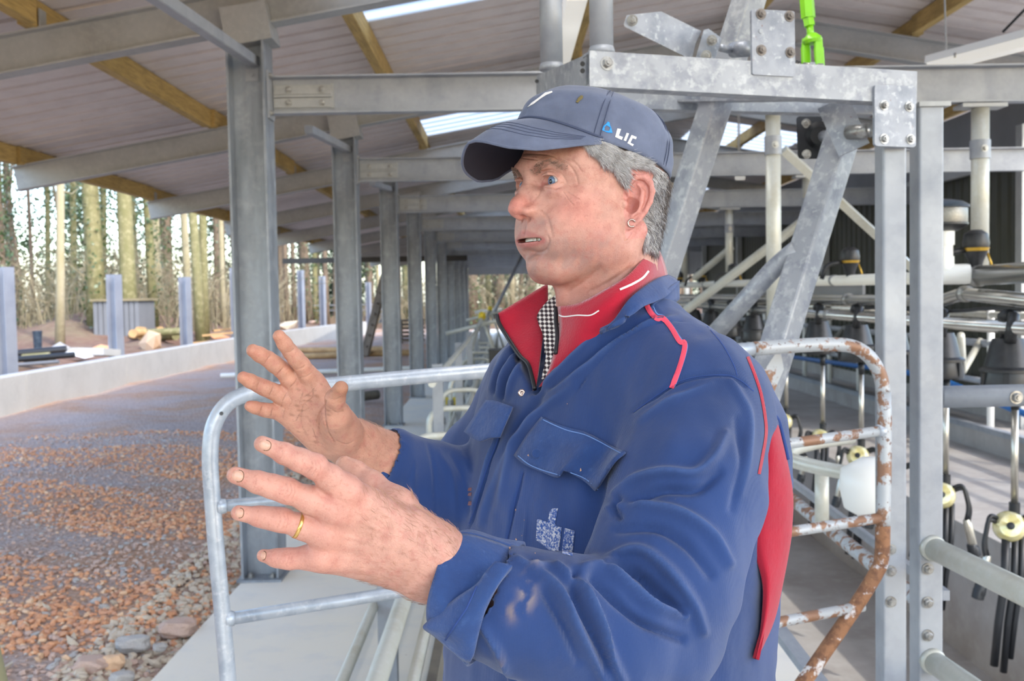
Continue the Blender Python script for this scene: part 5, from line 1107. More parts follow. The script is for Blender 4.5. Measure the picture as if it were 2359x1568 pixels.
# mouth
K_([(9.9, -0.5, -4.15), (10.05, 0, -4.2), (9.9, 0.5, -4.15)], [0.3, 0.28, 0.3], 0.3)
for s in (1, -1):
    K_([(9.95, 0.4 * s, -4.2), (9.35, 1.6 * s, -4.5), (7.95, 2.85 * s, -4.95)], [0.27, 0.23, 0.14], 0.3)
    K_([(9.9, 0.0, -5.4), (9.3, 1.5 * s, -5.35), (7.95, 2.8 * s, -5.02)], [0.33, 0.29, 0.15], 0.35)
    E_((7.7, 3.0 * s, -4.4), (1.5, 1.3, 2.4), 2.0)
E_((9.1, 0, -4.86), (2.2, 2.65, 0.27), 0.12, 's')
E_((9.95, 0, -6.5), (0.8, 1.5, 0.42), 0.9, 's')
E_((10.4, 0, -3.4), (0.25, 0.22, 0.7), 0.4, 's')
# neck
K_([(-0.6, 0, -3.0), (-1.2, 0, -9.0), (-1.6, 0, -17)], [5.6, 5.7, 6.3], 1.5)
K_([(-3.0, 0, -1.0), (-1.7, 0, -7.5), (-1.4, 0, -17)], [5.8, 4.9, 5.4], 1.5)
K_([(2.2, 0, -9.0), (1.8, 0, -14), (1.2, 0, -17)], [3.0, 3.2, 3.4], 1.5)
for s in (1, -1): K_([(-1.6, 6.2 * s, -3.0), (1.6, 3.9 * s, -11), (3.4, 1.5 * s, -16)], [1.1, 1.0, 0.8], 1.2)
E_((5.0, 0, -11.6), (0.9, 0.8, 1.0), 0.8)
# ear (subject's left, toward the viewer) and its twin
for s in (1, -1):
    w_ = np.array((-0.86, 0.46 * s, -0.18)); w_ /= np.linalg.norm(w_); u_ = np.array((-0.24, 0.06 * s, 0.97)); u_ -= w_ * (u_ @ w_); u_ /= np.linalg.norm(u_); n_ = np.cross(w_, u_) * (1 if s < 0 else -1)
    if n_[1] * s < 0: n_ = -n_
    o_ = np.array((0.75, 7.0 * s, 0.25))
    q = lambda a, b, d=0: tuple(o_ + w_ * a + u_ * b + n_ * d)
    R_ = np.stack([w_, u_, n_])
    E_(q(1.35, 0.55, 0.0), (1.55, 2.75, 0.38), 0.3, 'u', R_)
    E_(q(0.8, -0.2, -0.5), (1.2, 2.0, 0.8), 0.4, 'u', R_)
    K_([q(0.5, 0.5, 0.25), q(-0.05, 1.2, 0.45), q(0.05, 2.2, 0.5), q(0.75, 3.0, 0.5), q(1.65, 3.1, 0.5), q(2.45, 2.6, 0.5), q(2.85, 1.6, 0.5), q(2.75, 0.4, 0.45), q(2.35, -0.8, 0.35), q(1.75, -1.8, 0.25)], [0.26, 0.3, 0.31, 0.34, 0.36, 0.36, 0.35, 0.33, 0.3, 0.3], 0.16)
    K_([q(1.15, 2.2, 0.25), q(1.7, 1.3, 0.4), q(1.75, 0.2, 0.42), q(1.45, -0.9, 0.4), q(0.9, -1.5, 0.36)], [0.24, 0.3, 0.32, 0.3, 0.3], 0.22)
    E_(q(0.72, -0.25, 0.4), (0.78, 1.0, 0.9), 0.12, 's', R_)
    E_(q(0.85, 1.2, 0.5), (0.62, 0.85, 0.5), 0.16, 's', R_)
    K_([q(2.25, 2.0, 0.5), q(2.35, 1.0, 0.5), q(2.1, -0.2, 0.45)], [0.17, 0.18, 0.14], 0.16, 's')
    E_(q(-0.15, -0.35, 0.35), (0.42, 0.5, 0.34), 0.25, 'u', R_)
    E_(q(0.65, -2.35, 0.1), (0.82, 0.85, 0.34), 0.35, 'u', R_)
    K_([q(1.75, -1.8, 0.2), q(1.2, -2.6, 0.15)], [0.32, 0.3], 0.3)
HV, HQ = H.mesh(); del H
HV = smooth(HV, HQ, 2, 0.45)
HLc = HV * 100                                                      # local cm
def wz(x, z):      # final proportions of the face
    k = np.clip((x - 0.5) / 4.0, 0, 1); k = k * k * (3 - 2 * k)
    return z + k * (np.interp(z, [-16, -12, -9.6, -8.1, -4.86, -2.4, 2.2, 3.9, 6, 10], [-16, -11.0, -8.0, -6.55, -3.6, -0.65, 3.0, 4.85, 6.5, 10]) - z)
_hv = HV.copy(); _hv[:, 2] = wz(HLc[:, 0], HLc[:, 2]) / 100
HV = HO + _hv @ HB
HN = vnormals(HV, HQ)
if (HN * (HV - HV.mean(0))).sum() < 0: HQ = HQ[:, ::-1]; HN = -HN
X_, Y_, D_h = proj(HV); W_ = np.clip(facing(HV, HN) * 2.5, 0, 1)
Wn = np.where(HLc[:, 0] > -3, W_, 0)
SK = lambda zx, zy: (1000 + zx / 2.851, 150 + zy / 2.851)           # face close-up coordinates
zz = lambda L: smoothpl([SK(*p) for p in L], 4)
crease(HV, HN, X_, Y_, Wn, [(zz(l), w * 0.85, a * 2.0) for l, w, a in [
    ([(520, 585), (640, 578), (760, 590), (850, 630)], 2.2, -0.0008), ([(505, 600), (600, 610), (680, 620)], 2.0, -0.0006),
    ([(800, 610), (880, 650), (930, 720), (945, 780)], 3.0, -0.0007), ([(850, 600), (925, 640), (970, 700)], 2.0, -0.0006),
    ([(830, 770), (900, 790), (1000, 775)], 1.6, -0.0005), ([(835, 800), (900, 850), (960, 890)], 1.6, -0.0005), ([(840, 820), (880, 880), (915, 920)], 1.5, -0.0004),
    ([(700, 790), (760, 815), (830, 800)], 2.4, -0.0006), ([(705, 700), (770, 690), (840, 720), (870, 770)], 2.4, -0.0007),
    ([(700, 960), (740, 1000), (760, 1060), (775, 1120)], 5, -0.0010), ([(745, 1120), (755, 1160), (735, 1210)], 3, -0.0010),
    ([(600, 1215), (680, 1235), (740, 1215)], 5, -0.0012), ([(700, 790), (690, 840), (660, 880)], 4, -0.0006),
    ([(1230, 1060), (1260, 1160), (1330, 1080)], 4, -0.0008), ([(1040, 1480), (1160, 1420), (1290, 1330)], 6, -0.001), ([(880, 1490), (990, 1420), (1090, 1330)], 6, -0.0008)]])
HN = vnormals(HV, HQ)
# skin tones, darkened in the ear hollow and mouth opening
x, y, z = HLc.T; ay = np.abs(y)
def bump(cx, cy, cz, rx, ry, rz): return np.exp(-(((x - cx) / rx) ** 2 + ((ay - cy) / ry) ** 2 + ((z - cz) / rz) ** 2))
lin = lambda r, g, b: np.array(srgb(r, g, b)[:3])
col = np.tile(lin(192, 143, 126), (len(HV), 1))
def blend(w, rgb): 
    global col
    col = col * (1 - w[:, None]) + lin(*rgb) * w[:, None]
rn = np.random.RandomState(1); 
def vnoise(V, s, seed):
    r = np.random.RandomState(seed); out = 0
    for k in range(7):
        d = r.randn(3); d *= s * (0.7 + 0.9 * r.rand()) / np.linalg.norm(d); out = out + np.sin(V @ d + 6.28 * r.rand())
    return out / 2.65
nz = vnoise(HV, 160, 2); nz2 = vnoise(HV, 420, 3)
blend(np.clip(0.8 * bump(5.8, 4.6, -1.6, 2.8, 2.4, 2.0) * (1 + 0.35 * nz), 0, 0.8), (196, 118, 106))
blend(np.clip(0.85 * bump(11.2, 0, -1.2, 2.0, 1.7, 1.8), 0, 0.85), (198, 112, 98))
blend(np.clip(0.55 * bump(3.5, 5.6, -5.5, 3.0, 2.5, 2.6) * (1 + 0.4 * nz), 0, 0.6), (190, 118, 106))
blend(np.clip(0.55 * bump(7.5, 0, 5.5, 3, 5, 2.2), 0, 0.5), (206, 150, 122))
ear = (ay > 6.8 + 0.12 * np.clip(-x - 1, 0, 9)) & (x < 1.2) & (x > -4.2) & (z > -4.0) & (z < 4.4)
blend(np.where(ear, 0.6, 0), (206, 132, 124))
blend(np.clip(0.75 * bump(-0.5, 7.1, -0.4, 0.9, 0.7, 1.0), 0, 0.8), (150, 80, 70))
stub = np.clip(1.1 - ((z + 7.2) / 3.2) ** 2, 0, 1) * np.clip((x - 0.5) / 3, 0, 1) + np.clip(0.8 - ((z + 3.4) / 0.9) ** 2, 0, 1) * np.clip((x - 8.4) / 1, 0, 1)
blend(np.clip(stub * (0.42 + 0.25 * nz2 + 0.15 * nz), 0, 0.65), (140, 112, 106))
blend(np.clip((-z - 9.2) / 2.5, 0, 0.5) * np.where(x > -2, 1, 0.5), (182, 116, 100))
d1, _ = seg_dist(ay, z, [(0, -4.28), (0.5, -4.15), (1.6, -4.5), (2.8, -4.95)]); d2, _ = seg_dist(ay, z, [(0, -5.4), (1.5, -5.3), (2.7, -5.02)])
blend(np.where(x > 7.8, np.clip(1.25 - d1 / 0.36, 0, 0.8) + 0, 0), (166, 98, 92)); blend(np.where(x > 7.8, np.clip(1.3 - d2 / 0.45, 0, 0.85), 0), (172, 100, 94))
blend(np.where((x > 7.5) & (x < 9.9) & (ay < 2.3) & (abs(z + 4.86) < 0.3), 0.9, 0), (60, 26, 24))
blend(np.clip(0.7 * bump(8.6, 1.75, 1.95, 0.5, 0.5, 0.5), 0, 0.7), (178, 96, 90))
blend(np.clip(0.45 * bump(8.3, 3.0, 1.2, 0.8, 1.5, 0.5), 0, 0.5), (178, 122, 112))
d3, _ = seg_dist(ay, z, [(1.3, 3.35), (2.4, 3.95), (3.6, 4.15), (4.9, 3.5)]); 
blend(np.where(x > 5.5, np.clip(1.1 - d3 / 0.5, 0, 1) * (0.5 + 0.25 * nz2), 0).clip(0, 0.7), (136, 106, 90))
hairline = (z > 2.3 + 0.45 * (x - 0.9)) & (z > 2.4) & (x < 4.2 + 0.5 * (z - 3.9)) & (ay > 4) | (x < -2.6) & (z > -4.0) & (ay > 3) | (x < -3.5) & (z > -5.6)
hairline &= ~ear
blend(np.where(hairline, 0.85, 0), (118, 112, 110))
col *= (1 + 0.05 * nz2 + 0.04 * nz)[:, None]; HC = col
M['skin'] = mat('skin', srgb(200, 150, 130), 0.5, 0, [('noise', 90, 0.5, 0.68, srgb(172, 100, 90), 0.4), ('noise', 300, 0.55, 0.68, srgb(156, 92, 80), 0.32), ('noise', 700, 0.56, 0.68, srgb(214, 170, 150), 0.25)], attr='tone', sss=0.08, bump=('noise', 620, 0.55, 0.0010), bump2=('noise', 150, 0.3, 0.0016))
# eyes
M['eye'] = mat('eye_white', srgb(226, 216, 210), 0.12, spec=0.8); M['iris'] = mat('blue_grey_iris', srgb(88, 112, 142), 0.1, 0, [('noise', 900, 0.4, 0.65, srgb(130, 150, 172), 0.6)], spec=0.8); M['pupil'] = mat('pupil', srgb(10, 10, 12), 0.05, spec=0.9)
def look(p, v): v = np.array(v, float); return v / np.linalg.norm(v)
for s in (1, -1):
    e = hw((7.35, 3.05 * s, wz(7.35, 2.2)))[0]; g = look(0, HF * 0.98 + HL * (0.13 if s > 0 else 0.2) + HU * -0.03)
    b = MB(); b.lathe([(0.0122 * math.cos(t), 0.0122 * math.sin(t)) for t in np.linspace(-1.5, 1.5, 16)], e, g, 24); o = b.build('eyeball', M['eye'], man, 1)
    b = MB(); b.lathe([(0.0061, 0.01068), (0.0058, 0.0112), (0.004, 0.0119), (0.001, 0.01235)], e, g, 24); b.build('iris', M['iris'], o, 1)
    b = MB(); b.lathe([(0.0026, 0.01215), (0.0022, 0.01245), (0.0005, 0.0126)], e, g, 16); b.build('pupil', M['pupil'], o, 1)
# teeth
M['teeth'] = mat('teeth', srgb(236, 228, 216), 0.25)
for k in range(-3, 4):
    yy = k * 0.6; q = hw((9.25 - 0.16 * yy * yy, yy, float(wz(9.0, -4.66))))[0]; b = MB(); b.box(q, (0.004, 0.0062, 0.0066), Matrix(((HF[0], HL[0], HU[0]), (HF[1], HL[1], HU[1]), (HF[2], HL[2], HU[2])))); b.build('tooth', M['teeth'], man)
# earring
q = [hw((-0.55, 7.75, -2.55))[0]]; er = hit(bvh(HV, HQ), 1455, 514, 0.001)
M['silver'] = mat('ear_stud', srgb(190, 170, 160), 0.2, 0.8)
b = MB(); pts = [er + Vector((math.cos(a) * 0.0042, 0, math.sin(a) * 0.0042)) for a in np.linspace(0.3, 5.4, 14)]; b.tube(pts, 0.001, 8); b.build('earring', M['silver'], man, 1)
# hair: short strands on the side and nape
M['hair'] = mat('grey_hair', srgb(208, 206, 206), 0.45, 0, [('noise', 60, 0.5, 0.62, srgb(128, 122, 118), 0.7), ('noise', 240, 0.5, 0.62, srgb(214, 212, 212), 0.7)], spec=0.5)
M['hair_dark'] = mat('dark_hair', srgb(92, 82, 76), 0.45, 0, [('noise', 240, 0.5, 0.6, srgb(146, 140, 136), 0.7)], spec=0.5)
M['brow_hair'] = mat('brow_hair', srgb(150, 124, 108), 0.5)
def strands(mask, n, L0, dirf, m, seed, rad=0.00026):
    r = np.random.RandomState(seed); I_ = np.where(mask)[0]; I_ = I_[r.randint(len(I_), size=n)]; p = HV[I_]; nn = HN[I_]; t = dirf(HLc[I_]) @ HB
    t -= nn * (t * nn).sum(1)[:, None] * 0.9; t /= np.linalg.norm(t, axis=1)[:, None] + 1e-9; j = r.randn(n, 3) * 0.15; L = L0 * (0.5 + 0.8 * r.rand(n, 1))
    p0 = p - nn * 0.001; p1 = p + nn * (0.0026 + 0.001 * r.rand(n, 1)) + (t + j) * L * 0.5; p2 = p + nn * (0.0018 + 0.0014 * r.rand(n, 1)) + (t + j * 1.5) * L
    w = np.cross(t, nn) * rad * (0.7 + 0.7 * r.rand(n, 1)); u = nn * rad
    V = np.stack([p0 - w, p0 + w, p0 + u * 1.6, p1 - w, p1 + w, p1 + u * 1.6, p2], 1).reshape(-1, 3); b0 = (np.arange(n) * 7)[:, None]
    f = np.concatenate([b0 + np.array([q]) for q in ((0, 1, 4, 3), (1, 2, 5, 4), (2, 0, 3, 5))]).tolist() + np.concatenate([b0 + np.array([q]) for q in ((3, 4, 6), (4, 5, 6), (5, 3, 6))]).tolist()
    o = link('hair', V, f, m, man, 1); o['kind'] = 'stuff'; return o
undercap = z < 5.6 + 0.305 * (x + 0.35)
side = undercap & (y > 3.5) & ~ear & (z < 8.5)
frontside = side & (z > 2.3 + 0.45 * (x - 0.9) + 0.25 * nz) & (x < 4.5 + 0.5 * (z - 3.9) + 0.3 * nz) & (x > -2.2) & (z > 2.6 + 0.2 * nz)
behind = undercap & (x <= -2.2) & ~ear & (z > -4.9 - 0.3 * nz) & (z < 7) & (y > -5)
aboveear = frontside & (x < 1.2) & (z < 6.4)
def dirs(a, b_): return lambda L: np.stack([a + 0 * L[:, 0], 0 * L[:, 0], b_ + 0 * L[:, 0]], 1)
strands(frontside & ~aboveear, 9000, 0.013, dirs(-0.55, -0.85), M['hair'], 5)
strands(aboveear, 6000, 0.011, dirs(-0.9, -0.35), M['hair'], 6)
strands(behind & (x > -5.5), 8000, 0.013, dirs(-0.5, -0.85), M['hair'], 16)
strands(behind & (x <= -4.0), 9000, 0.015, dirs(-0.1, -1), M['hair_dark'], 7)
brow = (x > 5.5) & (d3 < 0.34)
strands(brow, 300, 0.0045, lambda L: np.stack([-0.35 + 0 * L[:, 0], 0.8 * np.sign(L[:, 1]), 0.25 + 0 * L[:, 0]], 1), M['brow_hair'], 8, 0.0002)
# cap
M['cap'] = mat('slate_cotton', srgb(92, 100, 122), 0.85, 0, [('noise', 26, 0.42, 0.66, srgb(112, 120, 142), 0.6), ('noise', 10, 0.5, 0.72, srgb(72, 79, 98), 0.55), ('noise', 32, 0.72, 0.76, srgb(58, 56, 50), 0.7)], bump=('wave', 420, 0.35, 0.0006, (1, 1, 1)), bump2=('noise', 60, 0.25, 0.0015), sheen=0.15)
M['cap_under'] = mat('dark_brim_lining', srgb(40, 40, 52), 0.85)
M['cap_thread'] = mat('cap_thread', srgb(62, 70, 94), 0.8)
CF = np.array((0.956, 0, 0.292)); CN = np.array((-0.292, 0, 0.956)); CO = np.array((-0.35, 0, 5.75)); CA, CB, CH = 10.15, 8.15, 8.4
def cap_pt(th, t, off=0.0):
    r_ = (1 - t ** 2.5) ** (1 / 2.15); hgt = CH * t ** 0.92
    fx = math.cos(th); pinch = 1.0 + 0.02 * math.cos(6 * th) * t
    a = (CA + off) * (1 + (0.10 * fx * (1 - 0.35 * t) if fx > 0 else 0.0)); lift = 1.35 * max(0.0, math.cos(th * 90 / 66)) ** 1.4 * (1 - t) if abs((th + math.pi) % (2 * math.pi) - math.pi) < 1.15 else 0.0; q = CO + CF * (a * r_ * fx * pinch - 0.7 * t) + np.array((0, 1, 0)) * (CB + off) * r_ * math.sin(th) * pinch + CN * (hgt + off * t + lift); return q
nt_, nl_ = 144, 40; V = []; 
for j in range(nl_):
    t = (j / (nl_ - 1)) ** 0.85 * 0.9995
    for i in range(nt_):
        th = 2 * math.pi * i / nt_; sd_ = min(abs((th - k * math.pi / 3 + math.pi) % (2 * math.pi) - math.pi) for k in range(6)); g = -0.10 * math.exp(-(sd_ / 0.03) ** 2) * (1 - t) ** 0.3 if j else 0
        wv = 0.10 * math.sin(9 * t + 5 * th) * math.sin(3 * th + 2) * (1 - t) + 0.07 * math.sin(17 * t - 3 * th)
        V.append(cap_pt(th if th < math.pi else th - 2 * math.pi, t, g + wv * (0.2 + 0.8 * min(1, t * 4)) + (0.08 if j == 1 else 0)))
for j in range(2):
    for i in range(nt_): V.append(cap_pt((2 * math.pi * i / nt_ + math.pi) % (2 * math.pi) - math.pi, 0.0 if j == 0 else 0.12, -0.25))
V = hw(np.array(V)); I_ = np.arange(nt_ * nl_).reshape(nl_, nt_); R1 = np.roll(I_, -1, 1); Q = np.stack([I_[:-1], R1[:-1], R1[1:], I_[1:]], -1).reshape(-1, 4)
a_ = np.arange(nt_) + nt_ * nl_; b_ = np.roll(a_, -1); Q2 = np.stack([I_[0], a_, b_, R1[0]], -1); Q3 = np.stack([a_, a_ + nt_, b_ + nt_, b_], -1)
CV, CQ = V, np.concatenate([Q, Q2, Q3]); 
if facing(CV, vnormals(CV, CQ)).mean() < 0: pass
capo = np_mesh('cap', CV, CQ, M['cap'], man); CT = bvh(CV, Q)
# brim
rows_t, rows_b = [], []
for j in range(13):
    v = j / 12; rt_, rb_ = [], []
    for i in range(41):
        u = -1 + 2 * i / 40; th = u * math.radians(64); p0 = cap_pt(th, 0.02, 0.05)
        a = u * math.radians(90); yo = 7.55 * math.sin(a); fo = 4.4 + 12.9 * max(0.0, math.cos(a)) ** 0.7; zo = float(np.interp(90 * u, [-90, -75, -60, -40, -20, -8, 0, 10, 20, 40, 60, 75, 90], [6.5, 4.3, 4.0, 4.9, 6.1, 7.1, 7.6, 7.65, 7.4, 6.5, 6.1, 6.4, 6.9]))
        p1 = np.array((fo, yo, zo)); q = p0 * (1 - v) + p1 * v; q = q + np.array((0, 0, 0.55)) * math.sin(math.pi * v) * (1 - 0.5 * abs(u))
        rt_.append(q); rb_.append(q - np.array((0, 0, 0.30 - 0.12 * v)))
    rows_t.append(rt_); rows_b.append(rb_)
def brimmesh(rows, nm, m, flip):
    A = hw(np.array(rows).reshape(-1, 3)); I_ = np.arange(13 * 41).reshape(13, 41); Q = np.stack([I_[:-1, :-1], I_[:-1, 1:], I_[1:, 1:], I_[1:, :-1]], -1).reshape(-1, 4)
    return A, (Q[:, ::-1] if flip else Q)
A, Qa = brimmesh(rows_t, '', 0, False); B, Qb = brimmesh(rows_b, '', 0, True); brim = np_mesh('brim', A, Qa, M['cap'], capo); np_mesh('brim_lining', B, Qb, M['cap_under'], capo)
rim = [tuple(A[12 * 41 + i] * 0.5 + B[12 * 41 + i] * 0.5) for i in range(41)]; b = MB(); b.tube(rim, 0.0016, 8); b.build('brim_edge', M['cap'], capo, 1)
b = MB(); b.tube([tuple(hw(cap_pt(u * math.radians(64), 0.03, 0.08))[0]) for u in np.linspace(-1, 1, 40)], 0.0016, 8); b.build('brim_seam', M['cap_thread'], capo, 1)
BT = bvh(A, Qa)
for j in (5, 6, 7, 8):
    b = MB(); b.tube([tuple(hw(np.array(rows_t[j][i]) + (0, 0, 0.01))[0]) for i in range(2, 39)], 0.0005, 5); b.build('stitching', M['cap_thread'], capo, 1)
for k in (1, 2):
    for dth in (-0.035, 0.035):
        b = MB(); b.tube([tuple(hw(cap_pt(k * math.pi / 3 + dth, t, 0.03))[0]) for t in np.linspace(0.03, 0.9, 24)], 0.0005, 5); b.build('stitching', M['cap_thread'], capo, 1)
b = MB(); b.lathe([(0.006, 0), (0.0055, 0.002), (0.002, 0.0035)], hw(cap_pt(0, 0.999))[0], tuple(CN @ HB), 12); b.build('top_button', M['cap'], capo, 1)
M['print_white'] = mat('white_print', srgb(226, 222, 218), 0.7); M['print_blue'] = mat('blue_print', srgb(36, 142, 220), 0.6)
# lettering on the cap side: LIC, with the blue three-lobed mark before it
CT2 = bvh(CV, CQ)
Z1 = lambda L: [SK(*p) for p in L]
for poly in ([(1203, 415), (1228, 420), (1213, 462), (1240, 472), (1232, 492), (1188, 472)], [(1264, 444), (1280, 449), (1260, 500), (1243, 494)], [(1296, 458), (1330, 472), (1325, 488), (1303, 480), (1289, 510), (1311, 520), (1304, 534), (1268, 512)]):
    decal(CT2, Z1(poly), 0.0004, 0.0005, 'letter', M['print_white'], capo, 3)
for poly in ([(1140, 370), (1152, 376), (1160, 415), (1146, 404), (1130, 395), (1118, 410), (1112, 400), (1130, 384)], [(1112, 398), (1120, 412), (1118, 428), (1150, 436), (1140, 444), (1095, 424)], [(1160, 400), (1172, 446), (1140, 444), (1126, 430), (1148, 432), (1154, 420)]):
    decal(CT2, Z1(poly), 0.0004, 0.0005, 'emblem', M['print_blue'], capo, 3)
for poly in ([(775, 170), (778, 180), (738, 196), (700, 220), (655, 255), (610, 280), (640, 248), (690, 212), (730, 180)],):
    decal(CT2, Z1(poly), 0.0004, 0.0005, 'front_print', M['print_white'], capo, 4)
M['dung'] = mat('dried_splash', srgb(112, 100, 62), 0.9, bump=('noise', 300, 0.6, 0.002))
decal(CT2, Z1([(965, 200), (980, 205), (975, 222), (958, 235), (946, 250), (930, 246), (944, 220)]), 0.0012, 0.0012, 'dried_splash', M['dung'], capo, 4)
# ================================================================ the man: hands and forearms
ZH = lambda zx, zy: (500 + zx / 2.1785, 720 + zy / 2.1778)          # hand close-up coordinates
def P3(zx, zy, d): return np.array(tuple(P(*ZH(zx, zy), d)))
# near (left) hand, back toward the viewer.  finger: (tip, DIP, PIP, MCP) with depths
LH = {
 'index':  [(226, 658, .800), (338, 706, .806), (490, 770, .815), (640, 888, .838)],
 'middle': [(92, 815, .808), (205, 850, .812), (350, 892, .818), (585, 985, .838)],
 'ring':   [(108, 1004, .826), (212, 1022, .828), (325, 1040, .830), (535, 1105, .842)],
 'little': [(232, 1218, .852), (292, 1230, .850), (372, 1234, .848), (520, 1222, .848)]}
LR = {'index': [.0066, .0080, .0094, .0115], 'middle': [.0070, .0084, .0096, .0118], 'ring': [.0064, .0077, .0090, .0112], 'little': [.0056, .0066, .0078, .0102]}
WR = P3(1090, 1235, .880); EL = P3(1300, 1350, .905)
G1 = Field(P3(60, 560, .86) - (0.02, 0.09, 0.215), P3(1330, 600, .86) + (0.03, 0.10, 0.02), 0.00115)
G1.lo = G1.lo
carp = {'index': P3(945, 1075, .868), 'middle': P3(935, 1125, .866), 'ring': P3(925, 1185, .868), 'little': P3(905, 1250, .872)}
for f, pts in LH.items():
    q = [P3(*p) for p in pts]; r = LR[f]
    tip = q[0]; G1.chain([tip, q[1], q[2], q[3]], r, 0.004)
    G1.ell(q[2] + 0, (r[2] * 1.06,) * 3, 0.004); G1.ell(q[1], (r[1] * 1.04,) * 3, 0.003)
    for a, b_ in ((1, 2), (2, 3)):
        m_ = (q[a] + q[b_]) / 2; rr = (r[a] + r[b_]) / 2; G1.ell(m_, (rr * 1.02,) * 3, 0.006)
    G1.cap(q[3], carp[f], r[3] * 0.95, 0.0135, 0.011)
    G1.ell(q[3] + (q[3] - q[2]) * 0.05 - np.array((0, 0.0035, 0)), (r[3] * 0.98,) * 3, 0.008)
G1.chain([P3(700, 900, .850), P3(660, 985, .851), P3(610, 1100, .853), P3(580, 1195, .858)], [.0085, .0085, .0085, .0085], 0.006)     # webs
G1.cap(P3(760, 960, .862), P3(880, 1160, .876), 0.0135, 0.016, 0.014); G1.cap(P3(650, 1130, .864), P3(840, 1190, .874), 0.0125, 0.016, 0.014)
G1.cap(P3(560, 1235, .862), P3(850, 1285, .882), 0.0115, 0.0145, 0.012)
G1.cap(P3(800, 1150, .872), WR, 0.019, 0.0235, 0.016)
G1.cap(P3(900, 1120, .872), P3(1080, 1165, .880), 0.016, 0.019, 0.014); G1.cap(P3(860, 1240, .878), P3(1040, 1315, .886), 0.016, 0.020, 0.014)
G1.cap(P3(1080, 1170, .882), P3(1230, 1285, .900), 0.020, 0.021, 0.014); G1.cap(P3(1030, 1310, .888), P3(1230, 1390, .905), 0.021, 0.023, 0.014); G1.cap(WR, EL, 0.025, 0.025, 0.014)
G1.ell(P3(1010, 1075, .872), (.012,) * 3, 0.014)
# thumb, beyond the hand
tq = [P3(640, 762, .915), P3(695, 800, .912), P3(775, 858, .905), P3(900, 980, .89)]
G1.chain(tq, [.0082, .0098, .0115, .016], 0.006); G1.cap(tq[3], P3(990, 1090, .885), .017, .017, 0.012)
# finger skin folds are pressed in after meshing
LV, LQ = G1.mesh(); del G1
LV = smooth(LV, LQ, 2, 0.45); LN = vnormals(LV, LQ)
if facing(LV, LN).mean() < 0 and (LN * (LV - LV.mean(0))).sum() < 0: LQ = LQ[:, ::-1]; LN = -LN
elif (LN * (LV - LV.mean(0))).sum() < 0: LQ = LQ[:, ::-1]; LN = -LN
X_, Y_, D_l = proj(LV); W_ = np.clip(facing(LV, LN) * 2.5, 0, 1) * (D_l < 0.905)
zl = lambda L: smoothpl([ZH(*p) for p in L], 4)
CR1 = [(zl(l), w, a) for l, w, a in [
    ([(470, 735), (478, 770), (455, 800)], 1.3, -.0007), ([(490, 742), (500, 775), (478, 812)], 1.3, -.0007), ([(512, 750), (520, 785), (500, 822)], 1.3, -.0006),
    ([(345, 850), (352, 890), (335, 925)], 1.3, -.0008), ([(368, 855), (375, 895), (352, 932)], 1.3, -.0008), ([(388, 865), (392, 900), (375, 936)], 1.2, -.0006),
    ([(310, 1000), (318, 1040), (302, 1078)], 1.3, -.0008), ([(330, 1000), (342, 1040), (325, 1084)], 1.3, -.0008), ([(352, 1004), (358, 1040), (345, 1085)], 1.2, -.0006),
    ([(348, 1196), (360, 1230), (346, 1262)], 1.2, -.0007), ([(366, 1196), (374, 1232), (364, 1262)], 1.2, -.0007),
    ([(318, 672), (330, 705), (312, 735)], 1.2, -.0005), ([(190, 815), (196, 850), (184, 885)], 1.2, -.0005), ([(205, 990), (208, 1022), (198, 1052)], 1.2, -.0005),
    ([(640, 985), (760, 1060), (880, 1120)], 5.5, .0006), ([(600, 1110), (740, 1150), (870, 1180)], 5, .0005), ([(700, 880), (800, 960), (900, 1060)], 5.5, .0006), ([(560, 1230), (700, 1240), (830, 1250)], 5, .0004),
    ([(690, 1010), (800, 1070)], 5, -.0005), ([(640, 1140), (760, 1160)], 5, -.0006),
    ([(600, 930), (650, 960), (640, 1000)], 2, -.0005), ([(560, 1080), (590, 1110), (575, 1140)], 2, -.0005), ([(620, 850), (670, 880), (700, 900)], 2, -.0006), ([(530, 1190), (560, 1210), (560, 1240)], 2, -.0006),
    ([(1180, 1140), (1150, 1230), (1130, 1330)], 6, -.0006), ([(1000, 1060), (1060, 1150), (1060, 1260)], 6, .0008)]]
crease(LV, LN, X_, Y_, W_, CR1); LN = vnormals(LV, LQ)
# far (right) hand, palm toward the viewer
RH = {
 'index':  [(312, 118, 1.105), (368, 195, 1.118), (425, 262, 1.130), (480, 345, 1.150)],
 'middle': [(180, 190, 1.100), (255, 232, 1.116), (325, 285, 1.132), (400, 365, 1.152)],
 'ring':   [(132, 325, 1.108), (207, 362, 1.124), (275, 392, 1.138), (360, 430, 1.156)],
 'little': [(165, 468, 1.124), (222, 484, 1.136), (276, 494, 1.146), (362, 510, 1.164)]}
RR = {'index': [.0072, .0083, .0092, .0105], 'middle': [.0074, .0086, .0096, .0108], 'ring': [.0070, .0081, .0090, .0104], 'little': [.0062, .0070, .0078, .0095]}
G2 = Field(P3(90, 50, 1.15) - (0.02, 0.135, 0.29), P3(980, 60, 1.15) + (0.02, 0.085, 0.02), 0.0013)
rc = {'index': P3(585, 540, 1.168), 'middle': P3(560, 580, 1.170), 'ring': P3(540, 610, 1.172), 'little': P3(520, 640, 1.174)}
for f, pts in RH.items():
    q = [P3(*p) for p in pts]; r = RR[f]; G2.chain(q, r, 0.004)
    for a, b_ in ((0, 1), (1, 2), (2, 3)):
        m_ = (q[a] + q[b_]) / 2; rr = (r[a] + r[b_]) / 2; G2.ell(m_ - np.array((0, 0.0012, 0)), (rr * 1.06,) * 3, 0.004)
    G2.cap(q[3], rc[f], r[3] * 1.08, 0.0145, 0.010)
